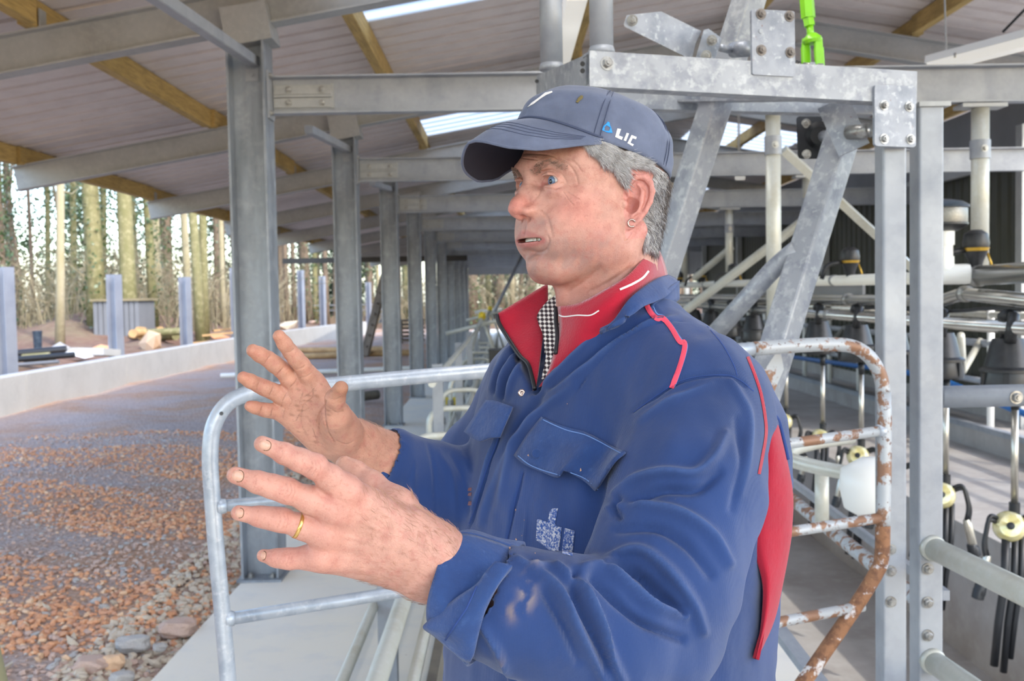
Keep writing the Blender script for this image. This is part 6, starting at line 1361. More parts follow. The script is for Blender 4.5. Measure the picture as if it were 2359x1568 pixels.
G2.chain([P3(470, 375, 1.150), P3(400, 430, 1.153), P3(370, 490, 1.158)], [.0095, .0095, .0095], 0.008)
G2.cap(P3(430, 430, 1.158), P3(560, 600, 1.170), .014, .018, 0.014); G2.cap(P3(500, 400, 1.155), P3(600, 560, 1.168), .0125, .016, 0.014)
G2.cap(P3(400, 540, 1.158), P3(540, 650, 1.168), .0135, .0165, 0.012)
tq = [P3(622, 378, 1.078), P3(592, 432, 1.092), P3(598, 520, 1.115), P3(628, 600, 1.145)]
G2.chain(tq, [.0080, .0100, .0122, .0175], 0.007); G2.cap(tq[2], P3(640, 590, 1.150), .0155, .020, 0.012); G2.cap(P3(590, 540, 1.140), P3(625, 640, 1.158), .017, .019, 0.012)
G2.cap(P3(590, 610, 1.168), P3(715, 665, 1.185), .0225, .0235, 0.015)
G2.cap(P3(705, 645, 1.185), P3(940, 740, 1.225), .0245, .029, 0.014); G2.cap(P3(660, 690, 1.182), P3(870, 780, 1.212), .020, .025, 0.014)
RV, RQ = G2.mesh(); del G2
RV = smooth(RV, RQ, 2, 0.45); RN = vnormals(RV, RQ)
if (RN * (RV - RV.mean(0))).sum() < 0: RQ = RQ[:, ::-1]; RN = -RN
X2, Y2, D_r = proj(RV); W2 = np.clip(facing(RV, RN) * 2.5, 0, 1)
PALM = [([(470, 350), (480, 420), (430, 470), (425, 560), (445, 600)], 1.6, -.0014), ([(545, 440), (540, 520), (560, 600), (590, 650)], 1.8, -.0018), ([(430, 400), (415, 450), (440, 440)], 1.4, -.0010), ([(350, 400), (375, 440), (360, 470)], 1.2, -.0008), ([(395, 545), (420, 500), (460, 480)], 1.3, -.0009), ([(500, 360), (470, 400), (440, 420)], 1.2, -.0009), ([(480, 580), (500, 640), (530, 660)], 1.3, -.0008), ([(555, 470), (600, 500), (640, 490)], 1.3, -.0008), ([(600, 640), (650, 660), (690, 640)], 1.4, -.0008)]
FING = [([(400, 285), (430, 275), (440, 262)], 1.2, -.0010), ([(345, 200), (368, 195), (385, 180)], 1.2, -.0009), ([(300, 310), (325, 285), (345, 262)], 1.2, -.0010), ([(238, 255), (252, 235), (268, 212)], 1.2, -.0009), ([(262, 415), (275, 392), (285, 370)], 1.2, -.0010), ([(200, 385), (208, 362), (215, 345)], 1.2, -.0009), ([(270, 515), (275, 494), (280, 478)], 1.1, -.0008), ([(218, 504), (222, 484), (228, 468)], 1.1, -.0008), ([(415, 325), (445, 320), (475, 300)], 1.2, -.0009), ([(365, 375), (390, 350), (400, 330)], 1.2, -.0009), ([(330, 440), (345, 410), (352, 395)], 1.2, -.0009), ([(330, 530), (335, 500), (340, 480)], 1.2, -.0009), ([(560, 425), (590, 435), (625, 420)], 1.2, -.0008)]
crease(RV, RN, X2, Y2, W2, [(zl(l), w, a) for l, w, a in PALM + FING]); RN = vnormals(RV, RQ)
def tone(V, base, seed):
    return np.tile(lin(*base), (len(V), 1)) * (1 + 0.05 * vnoise(V, 420, seed) + 0.05 * vnoise(V, 150, seed + 1))[:, None]
def bl(C, w, rgb): return C * (1 - np.clip(w, 0, 1)[:, None]) + lin(*rgb) * np.clip(w, 0, 1)[:, None]
LC = tone(LV, (190, 142, 126), 31)
for f, pts in LH.items():
    q = [P3(*p) for p in pts]
    for k, rr, am in ((1, .010, .35), (2, .012, .45), (3, .016, .4)):
        LC = bl(LC, am * np.exp(-(np.linalg.norm(LV - q[k], axis=1) / rr) ** 2), (206, 126, 112))
    LC = bl(LC, 0.3 * np.exp(-(np.linalg.norm(LV - q[0], axis=1) / .012) ** 2), (204, 140, 120))
LC = bl(LC, 0.35 * np.clip((D_l - .895) / .02, 0, 1), (196, 146, 112))
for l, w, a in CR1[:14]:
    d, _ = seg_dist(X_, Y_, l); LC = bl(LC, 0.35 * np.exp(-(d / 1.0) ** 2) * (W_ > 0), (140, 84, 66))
RC = tone(RV, (188, 138, 116), 41)
for f, pts in RH.items(): RC = bl(RC, 0.5 * np.exp(-(np.linalg.norm(RV - P3(*pts[0]), axis=1) / .014) ** 2), (176, 112, 84))
RC = bl(RC, 0.6 * np.exp(-(np.linalg.norm(RV - P3(622, 378, 1.075), axis=1) / .016) ** 2), (146, 98, 66))
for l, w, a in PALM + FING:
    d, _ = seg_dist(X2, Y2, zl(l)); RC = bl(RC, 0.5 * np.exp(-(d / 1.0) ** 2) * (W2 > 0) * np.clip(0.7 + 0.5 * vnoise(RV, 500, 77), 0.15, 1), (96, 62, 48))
rp = np.random.RandomState(8); near_p = np.hypot(X2 - ZH(480, 500)[0], Y2 - ZH(480, 500)[1]) < 75
RC = bl(RC, np.where(near_p, np.clip(vnoise(RV, 700, 5) - 0.55, 0, 1), 0) * 0.5, (120, 78, 58))
# hidden arms, trunk and legs carry the hands and the head
G3 = Field((-0.25, 0.75, 0.02), (0.62, 1.62, 1.62), 0.011)
TF = np.array((-math.sin(math.radians(48)), -math.cos(math.radians(48)))); TL = np.array((math.cos(math.radians(48)), -math.sin(math.radians(48))))
def at(px, py, d): return np.array(tuple(P(px, py, d)))
NB = at(1410, 700, 1.245); SHL = at(1602, 938, 1.10); SHR = at(1245, 925, 1.37); ELL_ = at(1492, 1440, 0.975); ELR = at(1130, 1182, 1.342); HIP = at(1395, 1700, 1.25)
G3.cap(NB + (0, 0, 0.12), NB - (0, 0, 0.05), 0.055, 0.06, 0.03)
G3.loft([(0.86, HIP[0], HIP[1], .15, .11), (1.05, HIP[0], HIP[1], .15, .11), (1.28, NB[0] + .02, NB[1] + .02, .16, .115), (1.42, NB[0], NB[1], .15, .09)], TF, TL, 0.03)
for sh, el, wr in ((SHL, ELL_, np.array(EL)), (SHR, ELR, P3(900, 755, 1.218))):
    G3.cap(NB - (0, 0, 0.06), sh, .055, .05, 0.03); G3.cap(sh, el, .040, .032, 0.02); G3.cap(el, wr, .032, .026, 0.02)
for s in (-1, 1):
    hx = HIP[:2] + TL * 0.09 * s; kx = hx + TF * 0.02; G3.chain([(hx[0], hx[1], 0.88), (kx[0], kx[1], 0.48), (hx[0], hx[1], 0.08)], [.075, .052, .04], 0.03)
BV, BQ = G3.mesh(); del G3
BN = vnormals(BV, BQ); BQ = BQ[:, ::-1] if (BN * (BV - BV.mean(0))).sum() < 0 else BQ
n1_, n2_, n3_ = len(HV), len(HV) + len(LV), len(HV) + len(LV) + len(RV)
body = np_mesh('body', np.concatenate([HV, LV, RV, BV]), np.concatenate([HQ, LQ + n1_, RQ + n2_, BQ + n3_]), M['skin'], man, np.concatenate([HC, LC, RC, np.tile(lin(200, 150, 130), (len(BV), 1))]))
# finger nails of the near hand
M['nail'] = mat('finger_nail', srgb(196, 152, 132), 0.3, 0, [('noise', 300, 0.5, 0.7, srgb(176, 128, 106), 0.5)], spec=0.6)
M['grime'] = mat('nail_grime', srgb(98, 70, 48), 0.8)
LT = bvh(LV, LQ)
def nail(cx, cy, ax, ay_, ang, parent=body):
    """plate on the finger: centre, half length, half width in close-up pixels, direction of the finger"""
    ca, sa = math.cos(ang), math.sin(ang); rings = []; v = []; f = []; n = 20
    for k, r_ in enumerate((0.0, 0.45, 0.8, 1.0)):
        for i in range(n if r_ else 1):
            t = 2 * math.pi * i / n; u, w_ = r_ * ax * abs(math.cos(t)) ** 0.8 * (1 if math.cos(t) > 0 else -1), r_ * ay_ * abs(math.sin(t)) ** 0.85 * (1 if math.sin(t) > 0 else -1)
            q = hit(LT, *ZH(cx + u * ca - w_ * sa, cy + u * sa + w_ * ca), 0.0007 - 0.0009 * (r_ > 0.95))
            v.append(q)
    if any(q is None for q in v): return
    f += [(0, 1 + i, 1 + (i + 1) % n) for i in range(n)] + [(1 + k * n + i, 1 + (k + 1) * n + i, 1 + (k + 1) * n + (i + 1) % n, 1 + k * n + (i + 1) % n) for k in range(2) for i in range(n)]
    o = link('fingernail', v, f, M['nail'], parent, 1)
    pts = [v[1 + 2 * n + i % n] for i in range(-5, 6)]; b = MB(); b.tube(pts, 0.00045, 6); b.build('nail_rim', M['grime'], parent, 1)
nail(240, 664, 31, 26, 0.25); nail(104, 818, 30, 30, 0.18); nail(112, 1004, 22, 25, 0.14); nail(232, 1218, 14, 22, 0.15)
# wedding ring on the near ring finger
M['ring_gold'] = mat('gold_ring', srgb(216, 180, 110), 0.25, 0.85)
q3, q2 = P3(*LH['ring'][3]), P3(*LH['ring'][2]); rc_ = P3(407, 1066, .834); ax = (q3 - q2) / np.linalg.norm(q3 - q2); 
b = MB(); b.lathe([(.0104, -.0017), (.0112, -.0014), (.0114, 0), (.0112, .0014), (.0104, .0017), (.0098, 0)], tuple(rc_), tuple(ax), 32); b.build('finger_ring', M['ring_gold'], man, 1)
# forearm hair
M['arm_hair'] = mat('arm_hair', srgb(164, 122, 98), 0.5)
def armhair(V, N, X, Y, box, n, seed):
    r = np.random.RandomState(seed); m = np.where((X > box[0]) & (X < box[2]) & (Y > box[1]) & (Y < box[3]) & (facing(V, N) > -0.1))[0]; I_ = m[r.randint(len(m), size=n)]
    p, nn = V[I_], N[I_]; t = np.array((-0.75, 0, 0.5)) + r.randn(n, 3) * 0.35; t -= nn * (t * nn).sum(1)[:, None]; t /= np.linalg.norm(t, axis=1)[:, None]; L = 0.008 * (0.5 + r.rand(n, 1)); w = np.cross(t, nn) * 0.00008
    V2 = np.stack([p - w, p + w, p + nn * 0.0012 + t * L * 0.6 + w, p + nn * 0.0016 + t * L], 1).reshape(-1, 3); b0 = (np.arange(n) * 4)[:, None]
    o = link('arm_hair', V2, np.concatenate([b0 + np.array([(0, 1, 2)]), b0 + np.array([(0, 2, 3)])]).tolist(), M['arm_hair'], body); o['kind'] = 'stuff'
armhair(LV, LN, X_, Y_, (830, 1130, 1060, 1420), 800, 3); armhair(RV, RN, X2, Y2, (830, 960, 930, 1110), 220, 4)
# ================================================================ the man: clothes
_vw = lambda q: (CAM - Vector(q)).normalized()
Z3 = lambda zx, zy: (950 + zx * 0.6494, 550 + zy * 0.6494)
ZC = lambda zx, zy: (1120 + zx / 4.126, 540 + zy / 4.126)
ZP = lambda zx, zy: (1050 + zx / 3.485, 850 + zy / 3.485)
ZF = lambda zx, zy: (960 + zx / 4.04, 1180 + zy / 4.04)
TB3 = np.array((TF[0], TF[1], 0)); TL3 = np.array((TL[0], TL[1], 0))
J = Field((-0.175, 0.78, 1.02), (0.46, 1.52, 1.565), 0.0030)
def row(px, py, a, b_, d=1.25):
    q = at(px, py, d); return (q[2], q[0], q[1], a, b_)
J.loft([row(1392, 1640, .215, .185), row(1390, 1500, .212, .182), row(1415, 1300, .208, .178), row(1436, 1100, .208, .182), row(1438, 950, .204, .164), row(1424, 840, .186, .132), row(1412, 770, .135, .102), row(1404, 712, .082, .082)], TF, TL, 0.03)
J.cap(NB - (0, 0, 0.055), SHL + (0.0, 0.010, 0.0), .084, .083, 0.03)
J.cap(NB - (0, 0, 0.07), SHR, .078, .075, 0.03)
J.chain([SHL + (0.0, 0.01, -0.005), at(1584, 1130, 1.035), at(1524, 1330, .985), ELL_], [.084, .079, .077, .075], 0.012)
J.chain([ELL_, at(1390, 1458, .935), at(1270, 1425, .905), at(1150, 1392, .890)], [.075, .070, .060, .0535], 0.007)
J.chain([SHR, at(1110, 1080, 1.39), at(1135, 1180, 1.34), at(1010, 1118, 1.27), at(905, 1060, 1.218)], [.075, .064, .06, .050, .040], 0.025)
J.cap(at(940, 1078, 1.235), at(830, 1030, 1.19), .036, .034, 0.004, 's'); J.cap(at(1120, 1375, .888), at(940, 1310, .875), .047, .045, 0.004, 's')
J.chain([at(1415, 640, 1.235), at(1325, 735, 1.205), at(1272, 800, 1.185), at(1236, 888, 1.165)], [.074, .060, .036, .012], 0.006, 's')
J.chain([at(1245, 690, 1.265), at(1226, 790, 1.222), at(1232, 870, 1.175)], [.036, .026, .010], 0.006, 's')
J.cap(at(1400, 560, 1.24), at(1400, 690, 1.24), .073, .070, 0.004, 's')
JV, JQ = J.mesh(); del J
JV = smooth(JV, JQ, 3, 0.5); JN = vnormals(JV, JQ)
if (JN * (JV - JV.mean(0))).sum() < 0: JQ = JQ[:, ::-1]; JN = -JN
X3, Y3, D3 = proj(JV); W3 = np.clip(facing(JV, JN) * 2.2, 0, 1)
armm = (D3 < 1.115)                  # near sleeve, against the trunk behind it
def z3(L, n=5): return smoothpl([Z3(*p) for p in L], n)
def zc(L, n=5): return smoothpl([ZC(*p) for p in L], n)
def zp(L, n=5): return smoothpl([ZP(*p) for p in L], n)
TRUNK = [(zc(l), w, a) for l, w, a in [
    ([(1850, 760), (1500, 870), (1150, 1100), (860, 1330), (560, 1560)], 9, .0030), ([(1840, 850), (1560, 960), (1200, 1220), (900, 1440)], 9, -.0030), ([(1840, 940), (1600, 1060), (1300, 1290), (1050, 1500)], 8, .0030), ([(1850, 1080), (1640, 1180), (1400, 1380), (1200, 1560)], 8, .0028), ([(1850, 1010), (1620, 1120), (1350, 1340)], 7, -.0028), ([(1830, 1180), (1680, 1290), (1500, 1480)], 7, .0026), ([(1760, 1300), (1620, 1440)], 8, -.0028),
    ([(1700, 740), (1300, 920), (960, 1180), (640, 1440)], 8, -.0026), ([(1400, 760), (1050, 960), (700, 1280), (430, 1540)], 6, .0022),
    ([(270, 1040), (130, 1200), (40, 1480)], 6, .0032), ([(330, 1090), (190, 1270), (110, 1540)], 6, .0032), ([(380, 1150), (270, 1350), (190, 1560)], 6, .0030), ([(300, 1070), (160, 1240), (75, 1500)], 5, -.0028), ([(355, 1130), (230, 1310), (150, 1550)], 5, -.0028),
    ([(1820, 560), (1950, 700), (2060, 850)], 4, -.0020), ([(1560, 660), (1700, 780)], 4, -.001)]] + [(zp(l), w, a) for l, w, a in [
    ([(960, 120), (620, 390), (420, 640), (300, 900), (200, 1250)], 9, .0036), ([(700, 200), (480, 500), (330, 830), (240, 1200)], 9, -.0030), ([(470, 560), (400, 800), (350, 1100)], 10, .0022),
    ([(375, 450), (250, 800), (130, 1220), (70, 1340)], 3.2, -.0035), ([(350, 470), (230, 800), (110, 1200)], 4, .0016), ([(545, 820), (470, 1100), (400, 1400)], 3.5, -.0020), ([(660, 860), (600, 1100), (560, 1400)], 6, .0014), ([(1040, 950), (1020, 1200), (980, 1500)], 6, .0020), ([(940, 900), (920, 1100), (900, 1200)], 9, -.0018),
    ([(1220, 420), (1180, 520)], 8, .0022), ([(1130, 300), (1000, 470)], 7, .0018)]]
crease(JV, JN, X3, Y3, W3 * ~armm, [(l, w, a * 2.3) for l, w, a in TRUNK])
SLEEVE = [(z3(l), w, a) for l, w, a in [
    ([(720, 905), (800, 850), (900, 828), (1000, 830), (1070, 770), (1110, 690)], 11, .0050), ([(760, 950), (880, 890), (1010, 890), (1090, 830)], 10, -.0045), ([(700, 960), (820, 945), (950, 975), (1060, 1050), (1120, 1150)], 12, .0055), ([(720, 1030), (850, 1020), (970, 1080), (1060, 1190)], 11, -.0045),
    ([(690, 1140), (800, 1100), (900, 1165), (990, 1280), (1030, 1390)], 12, .0055), ([(680, 1165), (790, 1180), (880, 1255), (955, 1325)], 8, -.0070), ([(590, 1165), (660, 1165), (760, 1235), (860, 1310), (965, 1335)], 10, .0065), ([(640, 1200), (740, 1300), (840, 1370), (960, 1420)], 9, -.0060),
    ([(510, 1165), (590, 1230), (650, 1340), (700, 1470), (745, 1560)], 10, .0065), ([(560, 1250), (640, 1390), (690, 1520)], 9, -.0050), ([(430, 1170), (530, 1260), (590, 1390), (660, 1520), (690, 1568)], 11, .0050), ([(470, 1250), (540, 1380), (590, 1500)], 10, -.0040), ([(590, 1165), (570, 1200), (590, 1260)], 9, -.0045), ([(735, 925), (720, 960), (735, 985)], 7, -.0050),
    ([(1130, 500), (1190, 620), (1190, 760), (1160, 900)], 10, .0030), ([(1150, 640), (1170, 800), (1130, 960)], 9, -.0025), ([(780, 610), (860, 560), (960, 500), (1100, 480), (1180, 520)], 5, -.0024), ([(800, 650), (900, 580), (1060, 510)], 7, .0018), ([(240, 1360), (300, 1450), (350, 1560)], 8, .0040), ([(370, 1130), (420, 1160), (480, 1160)], 8, .0030)]]
crease(JV, JN, X3, Y3, W3 * armm, [(l, w, a * 2.1) for l, w, a in SLEEVE])
RSL = [(smoothpl(l, 5), w, a) for l, w, a in [
    ([(985, 1020), (1000, 1080), (1005, 1200)], 4, -.0025), ([(1010, 1040), (1040, 1100), (1050, 1200)], 8, .0030), ([(1040, 1045), (1070, 1110), (1085, 1200)], 7, -.0030), ([(925, 1020), (950, 1080), (950, 1150)], 8, .0025), ([(1060, 1040), (1085, 1090)], 7, .003)]]
crease(JV, JN, X3, Y3, W3 * (D3 > 1.19) * (X3 < 1100), RSL)
JV += JN * (0.0007 * vnoise(JV, 95, 12) + 0.0006 * vnoise(JV, 200, 13))[:, None]; JN = vnormals(JV, JQ)
# cloth colour: paler along the fold ridges, mud on the forearm
JC = np.tile(lin(31, 60, 114), (len(JV), 1)) * (1 + 0.10 * vnoise(JV, 22, 51) + 0.05 * vnoise(JV, 90, 52))[:, None]
for L, msk in ((TRUNK, ~armm), (SLEEVE, armm)):
    for l, w, a in L:
        if a > 0:
            d, t = seg_dist(X3, Y3, l); JC = bl(JC, 0.34 * np.exp(-(d / (0.45 * w)) ** 2) * msk * np.sin(np.pi * t), (84, 112, 164))
mn = vnoise(JV, 500, 61) + 0.6 * vnoise(JV, 160, 62)
for cx, cy, rx, ry, am, rgb in ((1215, 1365, 18, 36, .95, (158, 140, 128)), (1178, 1410, 14, 22, .7, (140, 122, 114)), (1232, 1305, 10, 8, .7, (168, 152, 140)), (1155, 1520, 8, 16, .5, (130, 112, 104)), (1200, 905, 60, 60, .0, (80, 90, 130)), (1300, 1500, 40, 60, .3, (52, 66, 110)), (1250, 1180, 60, 90, .25, (48, 62, 108))):
    JC = bl(JC, am * np.exp(-((X3 - cx) / rx) ** 2 - ((Y3 - cy) / ry) ** 2) * np.clip(0.25 + 1.0 * mn, 0, 1), rgb)
M['cloth'] = mat('blue_twill', srgb(42, 82, 158), 0.85, 0, [('noise', 300, 0.72, 0.76, srgb(150, 130, 120), 0.3)], attr='tone', bump=('wave', 520, 0.5, 0.0008), bump2=('noise', 90, 0.2, 0.002), sheen=0.25)
M['cloth2'] = mat('blue_twill_trim', srgb(38, 70, 126), 0.85, 0, [('noise', 40, 0.42, 0.66, srgb(30, 56, 108), 0.6), ('noise', 120, 0.6, 0.72, srgb(80, 106, 156), 0.4)], bump=('wave', 520, 0.5, 0.0008), bump2=('noise', 110, 0.4, 0.003), sheen=0.25)
M['seam'] = mat('blue_seam', srgb(34, 62, 122), 0.85); M['seam_worn'] = mat('worn_seam', srgb(104, 136, 190), 0.85)
M['fleece'] = mat('red_fleece', srgb(164, 10, 42), 0.95, 0, [('noise', 60, 0.42, 0.66, srgb(176, 10, 42), 0.6)], bump=('noise', 420, 0.5, 0.0015), sheen=0.6)
M['red_trim'] = mat('red_twill', srgb(162, 12, 44), 0.85, 0, [('noise', 30, 0.45, 0.65, srgb(172, 12, 46), 0.6)], bump=('wave', 460, 0.4, 0.0008), bump2=('noise', 40, 0.4, 0.004), sheen=0.2)
M['piping'] = mat('faded_red_piping', srgb(226, 72, 96), 0.8, bump=('wave', 300, 0.3, 0.001))
M['zip'] = mat('black_zip', srgb(22, 22, 28), 0.5); M['print_worn'] = mat('worn_print', srgb(188, 190, 198), 0.8, 0, [('noise', 420, 0.42, 0.56, srgb(46, 80, 146), 1.0), ('noise', 150, 0.52, 0.62, srgb(46, 80, 146), 0.8)])
cov = np_mesh('coverall', JV, JQ, M['cloth'], man, JC); JT = bvh(JV, JQ)
# trousers and boots below the frame
G4 = Field((-0.2, 0.85, 0.0), (0.55, 1.6, 1.08), 0.008)
G4.loft([(0.84, HIP[0], HIP[1], .19, .15), (0.95, HIP[0], HIP[1], .205, .17), (1.055, *at(1392, 1560, 1.25)[:2], .208, .178)], TF, TL, 0.03)
for s in (-1, 1):
    hx = HIP[:2] + TL * 0.095 * s; G4.chain([(hx[0], hx[1], 0.86), (hx[0] + TF[0] * .02, hx[1] + TF[1] * .02, 0.48), (hx[0], hx[1], 0.13)], [.105, .085, .075], 0.02)
TV, TQ = G4.mesh(); del G4
TN = vnormals(TV, TQ); TQ = TQ[:, ::-1] if (TN * (TV - TV.mean(0))).sum() < 0 else TQ
np_mesh('trousers', TV, TQ, M['cloth'], man, np.tile(lin(30, 58, 110), (len(TV), 1)))
for s in (-1, 1):
    hx = HIP[:2] + TL * 0.095 * s; b = MB(); d = Vector((TF[0], TF[1], 0)); b.tube([Vector((hx[0], hx[1], .14)) , Vector((hx[0], hx[1], .055)), Vector((hx[0], hx[1], .05)) + d * .10, Vector((hx[0], hx[1], .045)) + d * .2], [.06, .056, .05, .042], 14); b.build('boot', M['rubber'], man, 1)
# cuffs: turned-back bands
def ring(C, v, sd, n=20, wob=0.0, seed=0, ph=0.0):
    r = np.random.RandomState(seed); a = r.rand(4) * 6; out = []
    ax = np.array(v) / np.linalg.norm(v); 
    for k in range(n + 1):
        t = 2 * math.pi * k / n; m = 1 + wob * (math.sin(2 * t + a[0]) + 0.7 * math.sin(3 * t + a[1]) + 0.5 * math.sin(5 * t + a[2]))
        out.append(np.array(C) + np.array(v) * math.cos(t) * m + np.array(sd) * math.sin(t) * m)
    return out
def pair(p, q, d): a, b_ = at(*p, d), at(*q, d); return (a + b_) / 2, (a - b_) / 2
Cm, vm = pair((1043, 1240), (1012, 1425), .886); Cs, vs = pair((1075, 1243), (1040, 1440), .888); Ch, vh = pair((1186, 1272), (1112, 1500), .893)
sdm = np.array((0.012, 0.040, 0.006)); sdh = np.array((0.02, 0.054, 0.008))
sheet([ring(Cm, vm, sdm, 20, .02, 1), ring(Cs, vs * 1.05, sdm * 1.12, 20, .03, 2), ring((Cs + Ch) / 2, (vs + vh) / 2 * 1.07, (sdm + sdh) / 2 * 1.05, 20, .035, 3), ring(Ch, vh * 1.03, sdh, 20, .03, 4)], .0035, 'cuff', M['cloth2'], man, n=3)
sheet([[at(1140, 1292, .836), at(1118, 1316, .833), at(1096, 1345, .832), at(1048, 1378, .836), at(986, 1428, .848)], [at(1176, 1300, .834), at(1150, 1335, .827), at(1100, 1400, .824), at(1040, 1440, .828), at(974, 1446, .846)], [at(1180, 1305, .838), at(1150, 1345, .832), at(1120, 1400, .828), at(1078, 1482, .830), at(1000, 1466, .850)], [at(1178, 1312, .842), at(1148, 1350, .838), at(1112, 1420, .836), at(1084, 1524, .838), at(1030, 1492, .85)]], .004, 'cuff_flap', M['cloth2'], man, n=5)
cfT = None
b = MB(); b.tube([at(1098, 1350, .8285), at(1075, 1400, .8205), at(1048, 1440, .824), at(1026, 1474, .836)], .0009, 6); b.build('cuff_seam', M['seam'], man, 1)
for (a, c_) in (((1072, 1243), (1055, 1320)), ((1108, 1250), (1092, 1330)), ((1140, 1262), (1100, 1340))):
    pass
Cm, vm = pair((913, 1006), (874, 1098), 1.214); Ch, vh = pair((992, 1030), (972, 1200), 1.262); sdm = np.array((0.0, 0.034, 0.0)) + 0.012 * np.array((0.6, 0, 0.3)); sdh = sdm * 1.5
sheet([ring(Cm, vm, sdm, 18, .015, 5), ring((Cm * .7 + Ch * .3), (vm * .7 + vh * .3) * 1.1, sdm * 1.3, 18, .025, 6), ring(Ch, vh * 1.06, sdh * 1.02, 18, .02, 7)], .0035, 'cuff', M['cloth2'], man, n=3)
# collars
R4 = lambda L: [at(*p) for p in L]
flc = thing('fleece_collar', '', '') if 0 else None
o = sheet([R4([(1508, 562, 1.300), (1497, 578, 1.215), (1448, 632, 1.150), (1390, 668, 1.138), (1332, 698, 1.152), (1284, 706, 1.188)]), R4([(1526, 590, 1.305), (1504, 618, 1.200), (1452, 668, 1.136), (1392, 708, 1.124), (1335, 745, 1.140), (1287, 762, 1.178)]), R4([(1540, 640, 1.30), (1506, 668, 1.205), (1450, 722, 1.145), (1385, 775, 1.135), (1320, 830, 1.145), (1262, 856, 1.165)]), R4([(1542, 680, 1.30), (1508, 710, 1.22), (1450, 760, 1.165), (1390, 810, 1.150), (1310, 868, 1.155), (1240, 892, 1.168)])], .005, 'fleece_collar', M['fleece'], man, n=5)
RED = bvh(np.array([tuple(v.co) for v in o.data.vertices]), np.array([list(p.vertices) for p in o.data.polygons]))
for pl, w in (([(1285, 724), (1300, 729), (1330, 726), (1360, 726), (1380, 715)], 3), ([(1428, 667), (1455, 655), (1480, 640), (1494, 624)], 5)):
    drape(RED, pl, w, .0006, .0008, 'reflective_piping', M['print_white'], man)
o2 = sheet([R4([(1262, 652, 1.285), (1262, 700, 1.265), (1252, 770, 1.230), (1243, 830, 1.198), (1235, 892, 1.168)]), R4([(1208, 684, 1.270), (1216, 735, 1.250), (1222, 785, 1.222), (1226, 840, 1.195), (1232, 893, 1.167)]), R4([(1146, 722, 1.250), (1166, 768, 1.238), (1198, 815, 1.212), (1220, 850, 1.190), (1230, 894, 1.166)])], .005, 'fleece_collar', M['fleece'], man, n=5)
for pts in ([(1144, 724, 1.248), (1150, 745, 1.244), (1166, 772, 1.234), (1196, 818, 1.208), (1216, 838, 1.192), (1226, 870, 1.176), (1232, 896, 1.163)], [(1281, 708, 1.196), (1281, 740, 1.186), (1284, 775, 1.174), (1280, 815, 1.164)]):
    b = MB(); b.tube(smoothpl(R4(pts), 6), .0026, 8); b.build('zip', M['zip'], man, 1)
# checked shirt collar
mc = mat('checked_shirt', srgb(226, 222, 214), 0.9); tr_ = mc.node_tree; ck = tr_.nodes.new('ShaderNodeTexWave'); ck2 = tr_.nodes.new('ShaderNodeTexWave'); tcn = tr_.nodes.new('ShaderNodeTexCoord')
ck.bands_direction = 'X'; ck2.bands_direction = 'Z'; ck.inputs['Scale'].default_value = 62; ck2.inputs['Scale'].default_value = 62
mxx = tr_.nodes.new('ShaderNodeMath'); mxx.operation = 'ADD'; rm = tr_.nodes.new('ShaderNodeValToRGB'); rm.color_ramp.interpolation = 'CONSTANT'
for e_, (ps, cc) in zip([rm.color_ramp.elements[0], rm.color_ramp.elements[1]], ((0.0, srgb(44, 34, 40)), (0.42, srgb(150, 138, 134)))): e_.position = ps; e_.color = cc
e_ = rm.color_ramp.elements.new(0.66); e_.color = srgb(232, 228, 220)
hf = tr_.nodes.new('ShaderNodeMath'); hf.operation = 'MULTIPLY'; hf.inputs[1].default_value = 0.5
for n_ in (ck, ck2): tr_.links.new(tcn.outputs['Object'], n_.inputs['Vector'])
tr_.links.new(ck.outputs['Fac'], mxx.inputs[0]); tr_.links.new(ck2.outputs['Fac'], mxx.inputs[1]); tr_.links.new(mxx.outputs[0], hf.inputs[0]); tr_.links.new(hf.outputs[0], rm.inputs[0]); tr_.links.new(rm.outputs[0], tr_.nodes['Principled BSDF'].inputs['Base Color'])
sheet([R4([(1282, 678, 1.255), (1258, 696, 1.25), (1238, 724, 1.243), (1240, 745, 1.235)]), R4([(1292, 690, 1.235), (1272, 712, 1.228), (1254, 745, 1.222), (1250, 770, 1.215)]), R4([(1288, 712, 1.215), (1284, 740, 1.212), (1262, 785, 1.205), (1255, 815, 1.195)])], .002, 'shirt_collar', mc, man, n=4)
sheet([R4([(1268, 742, 1.208), (1260, 790, 1.200), (1256, 830, 1.188), (1247, 872, 1.172)]), R4([(1290, 742, 1.198), (1284, 790, 1.190), (1278, 830, 1.178), (1262, 866, 1.166)])], .002, 'shirt_placket', mc, man, n=4)
sheet([R4([(1345, 692, 1.185), (1362, 688, 1.18), (1370, 684, 1.178)]), R4([(1345, 704, 1.185), (1362, 700, 1.18), (1372, 696, 1.178)])], .002, 'shirt_collar', mc, man, n=3)
# blue collar of the coverall
sheet([R4([(1540, 632, 1.300), (1516, 640, 1.205), (1478, 664, 1.145), (1446, 692, 1.122), (1412, 738, 1.116), (1382, 756, 1.120)]), R4([(1556, 640, 1.300), (1530, 662, 1.190), (1482, 692, 1.128), (1452, 715, 1.112), (1428, 742, 1.108), (1382, 760, 1.116)]), R4([(1566, 652, 1.295), (1536, 682, 1.180), (1486, 704, 1.126), (1458, 724, 1.112), (1436, 732, 1.108), (1380, 764, 1.114)])], .004, 'collar', M['cloth2'], man, n=5)
sheet([R4([(1566, 646, 1.305), (1545, 660, 1.215), (1510, 686, 1.160)]), R4([(1566, 690, 1.305), (1548, 700, 1.205), (1500, 712, 1.150)])], .004, 'collar_stand', M['cloth2'], man, n=5)
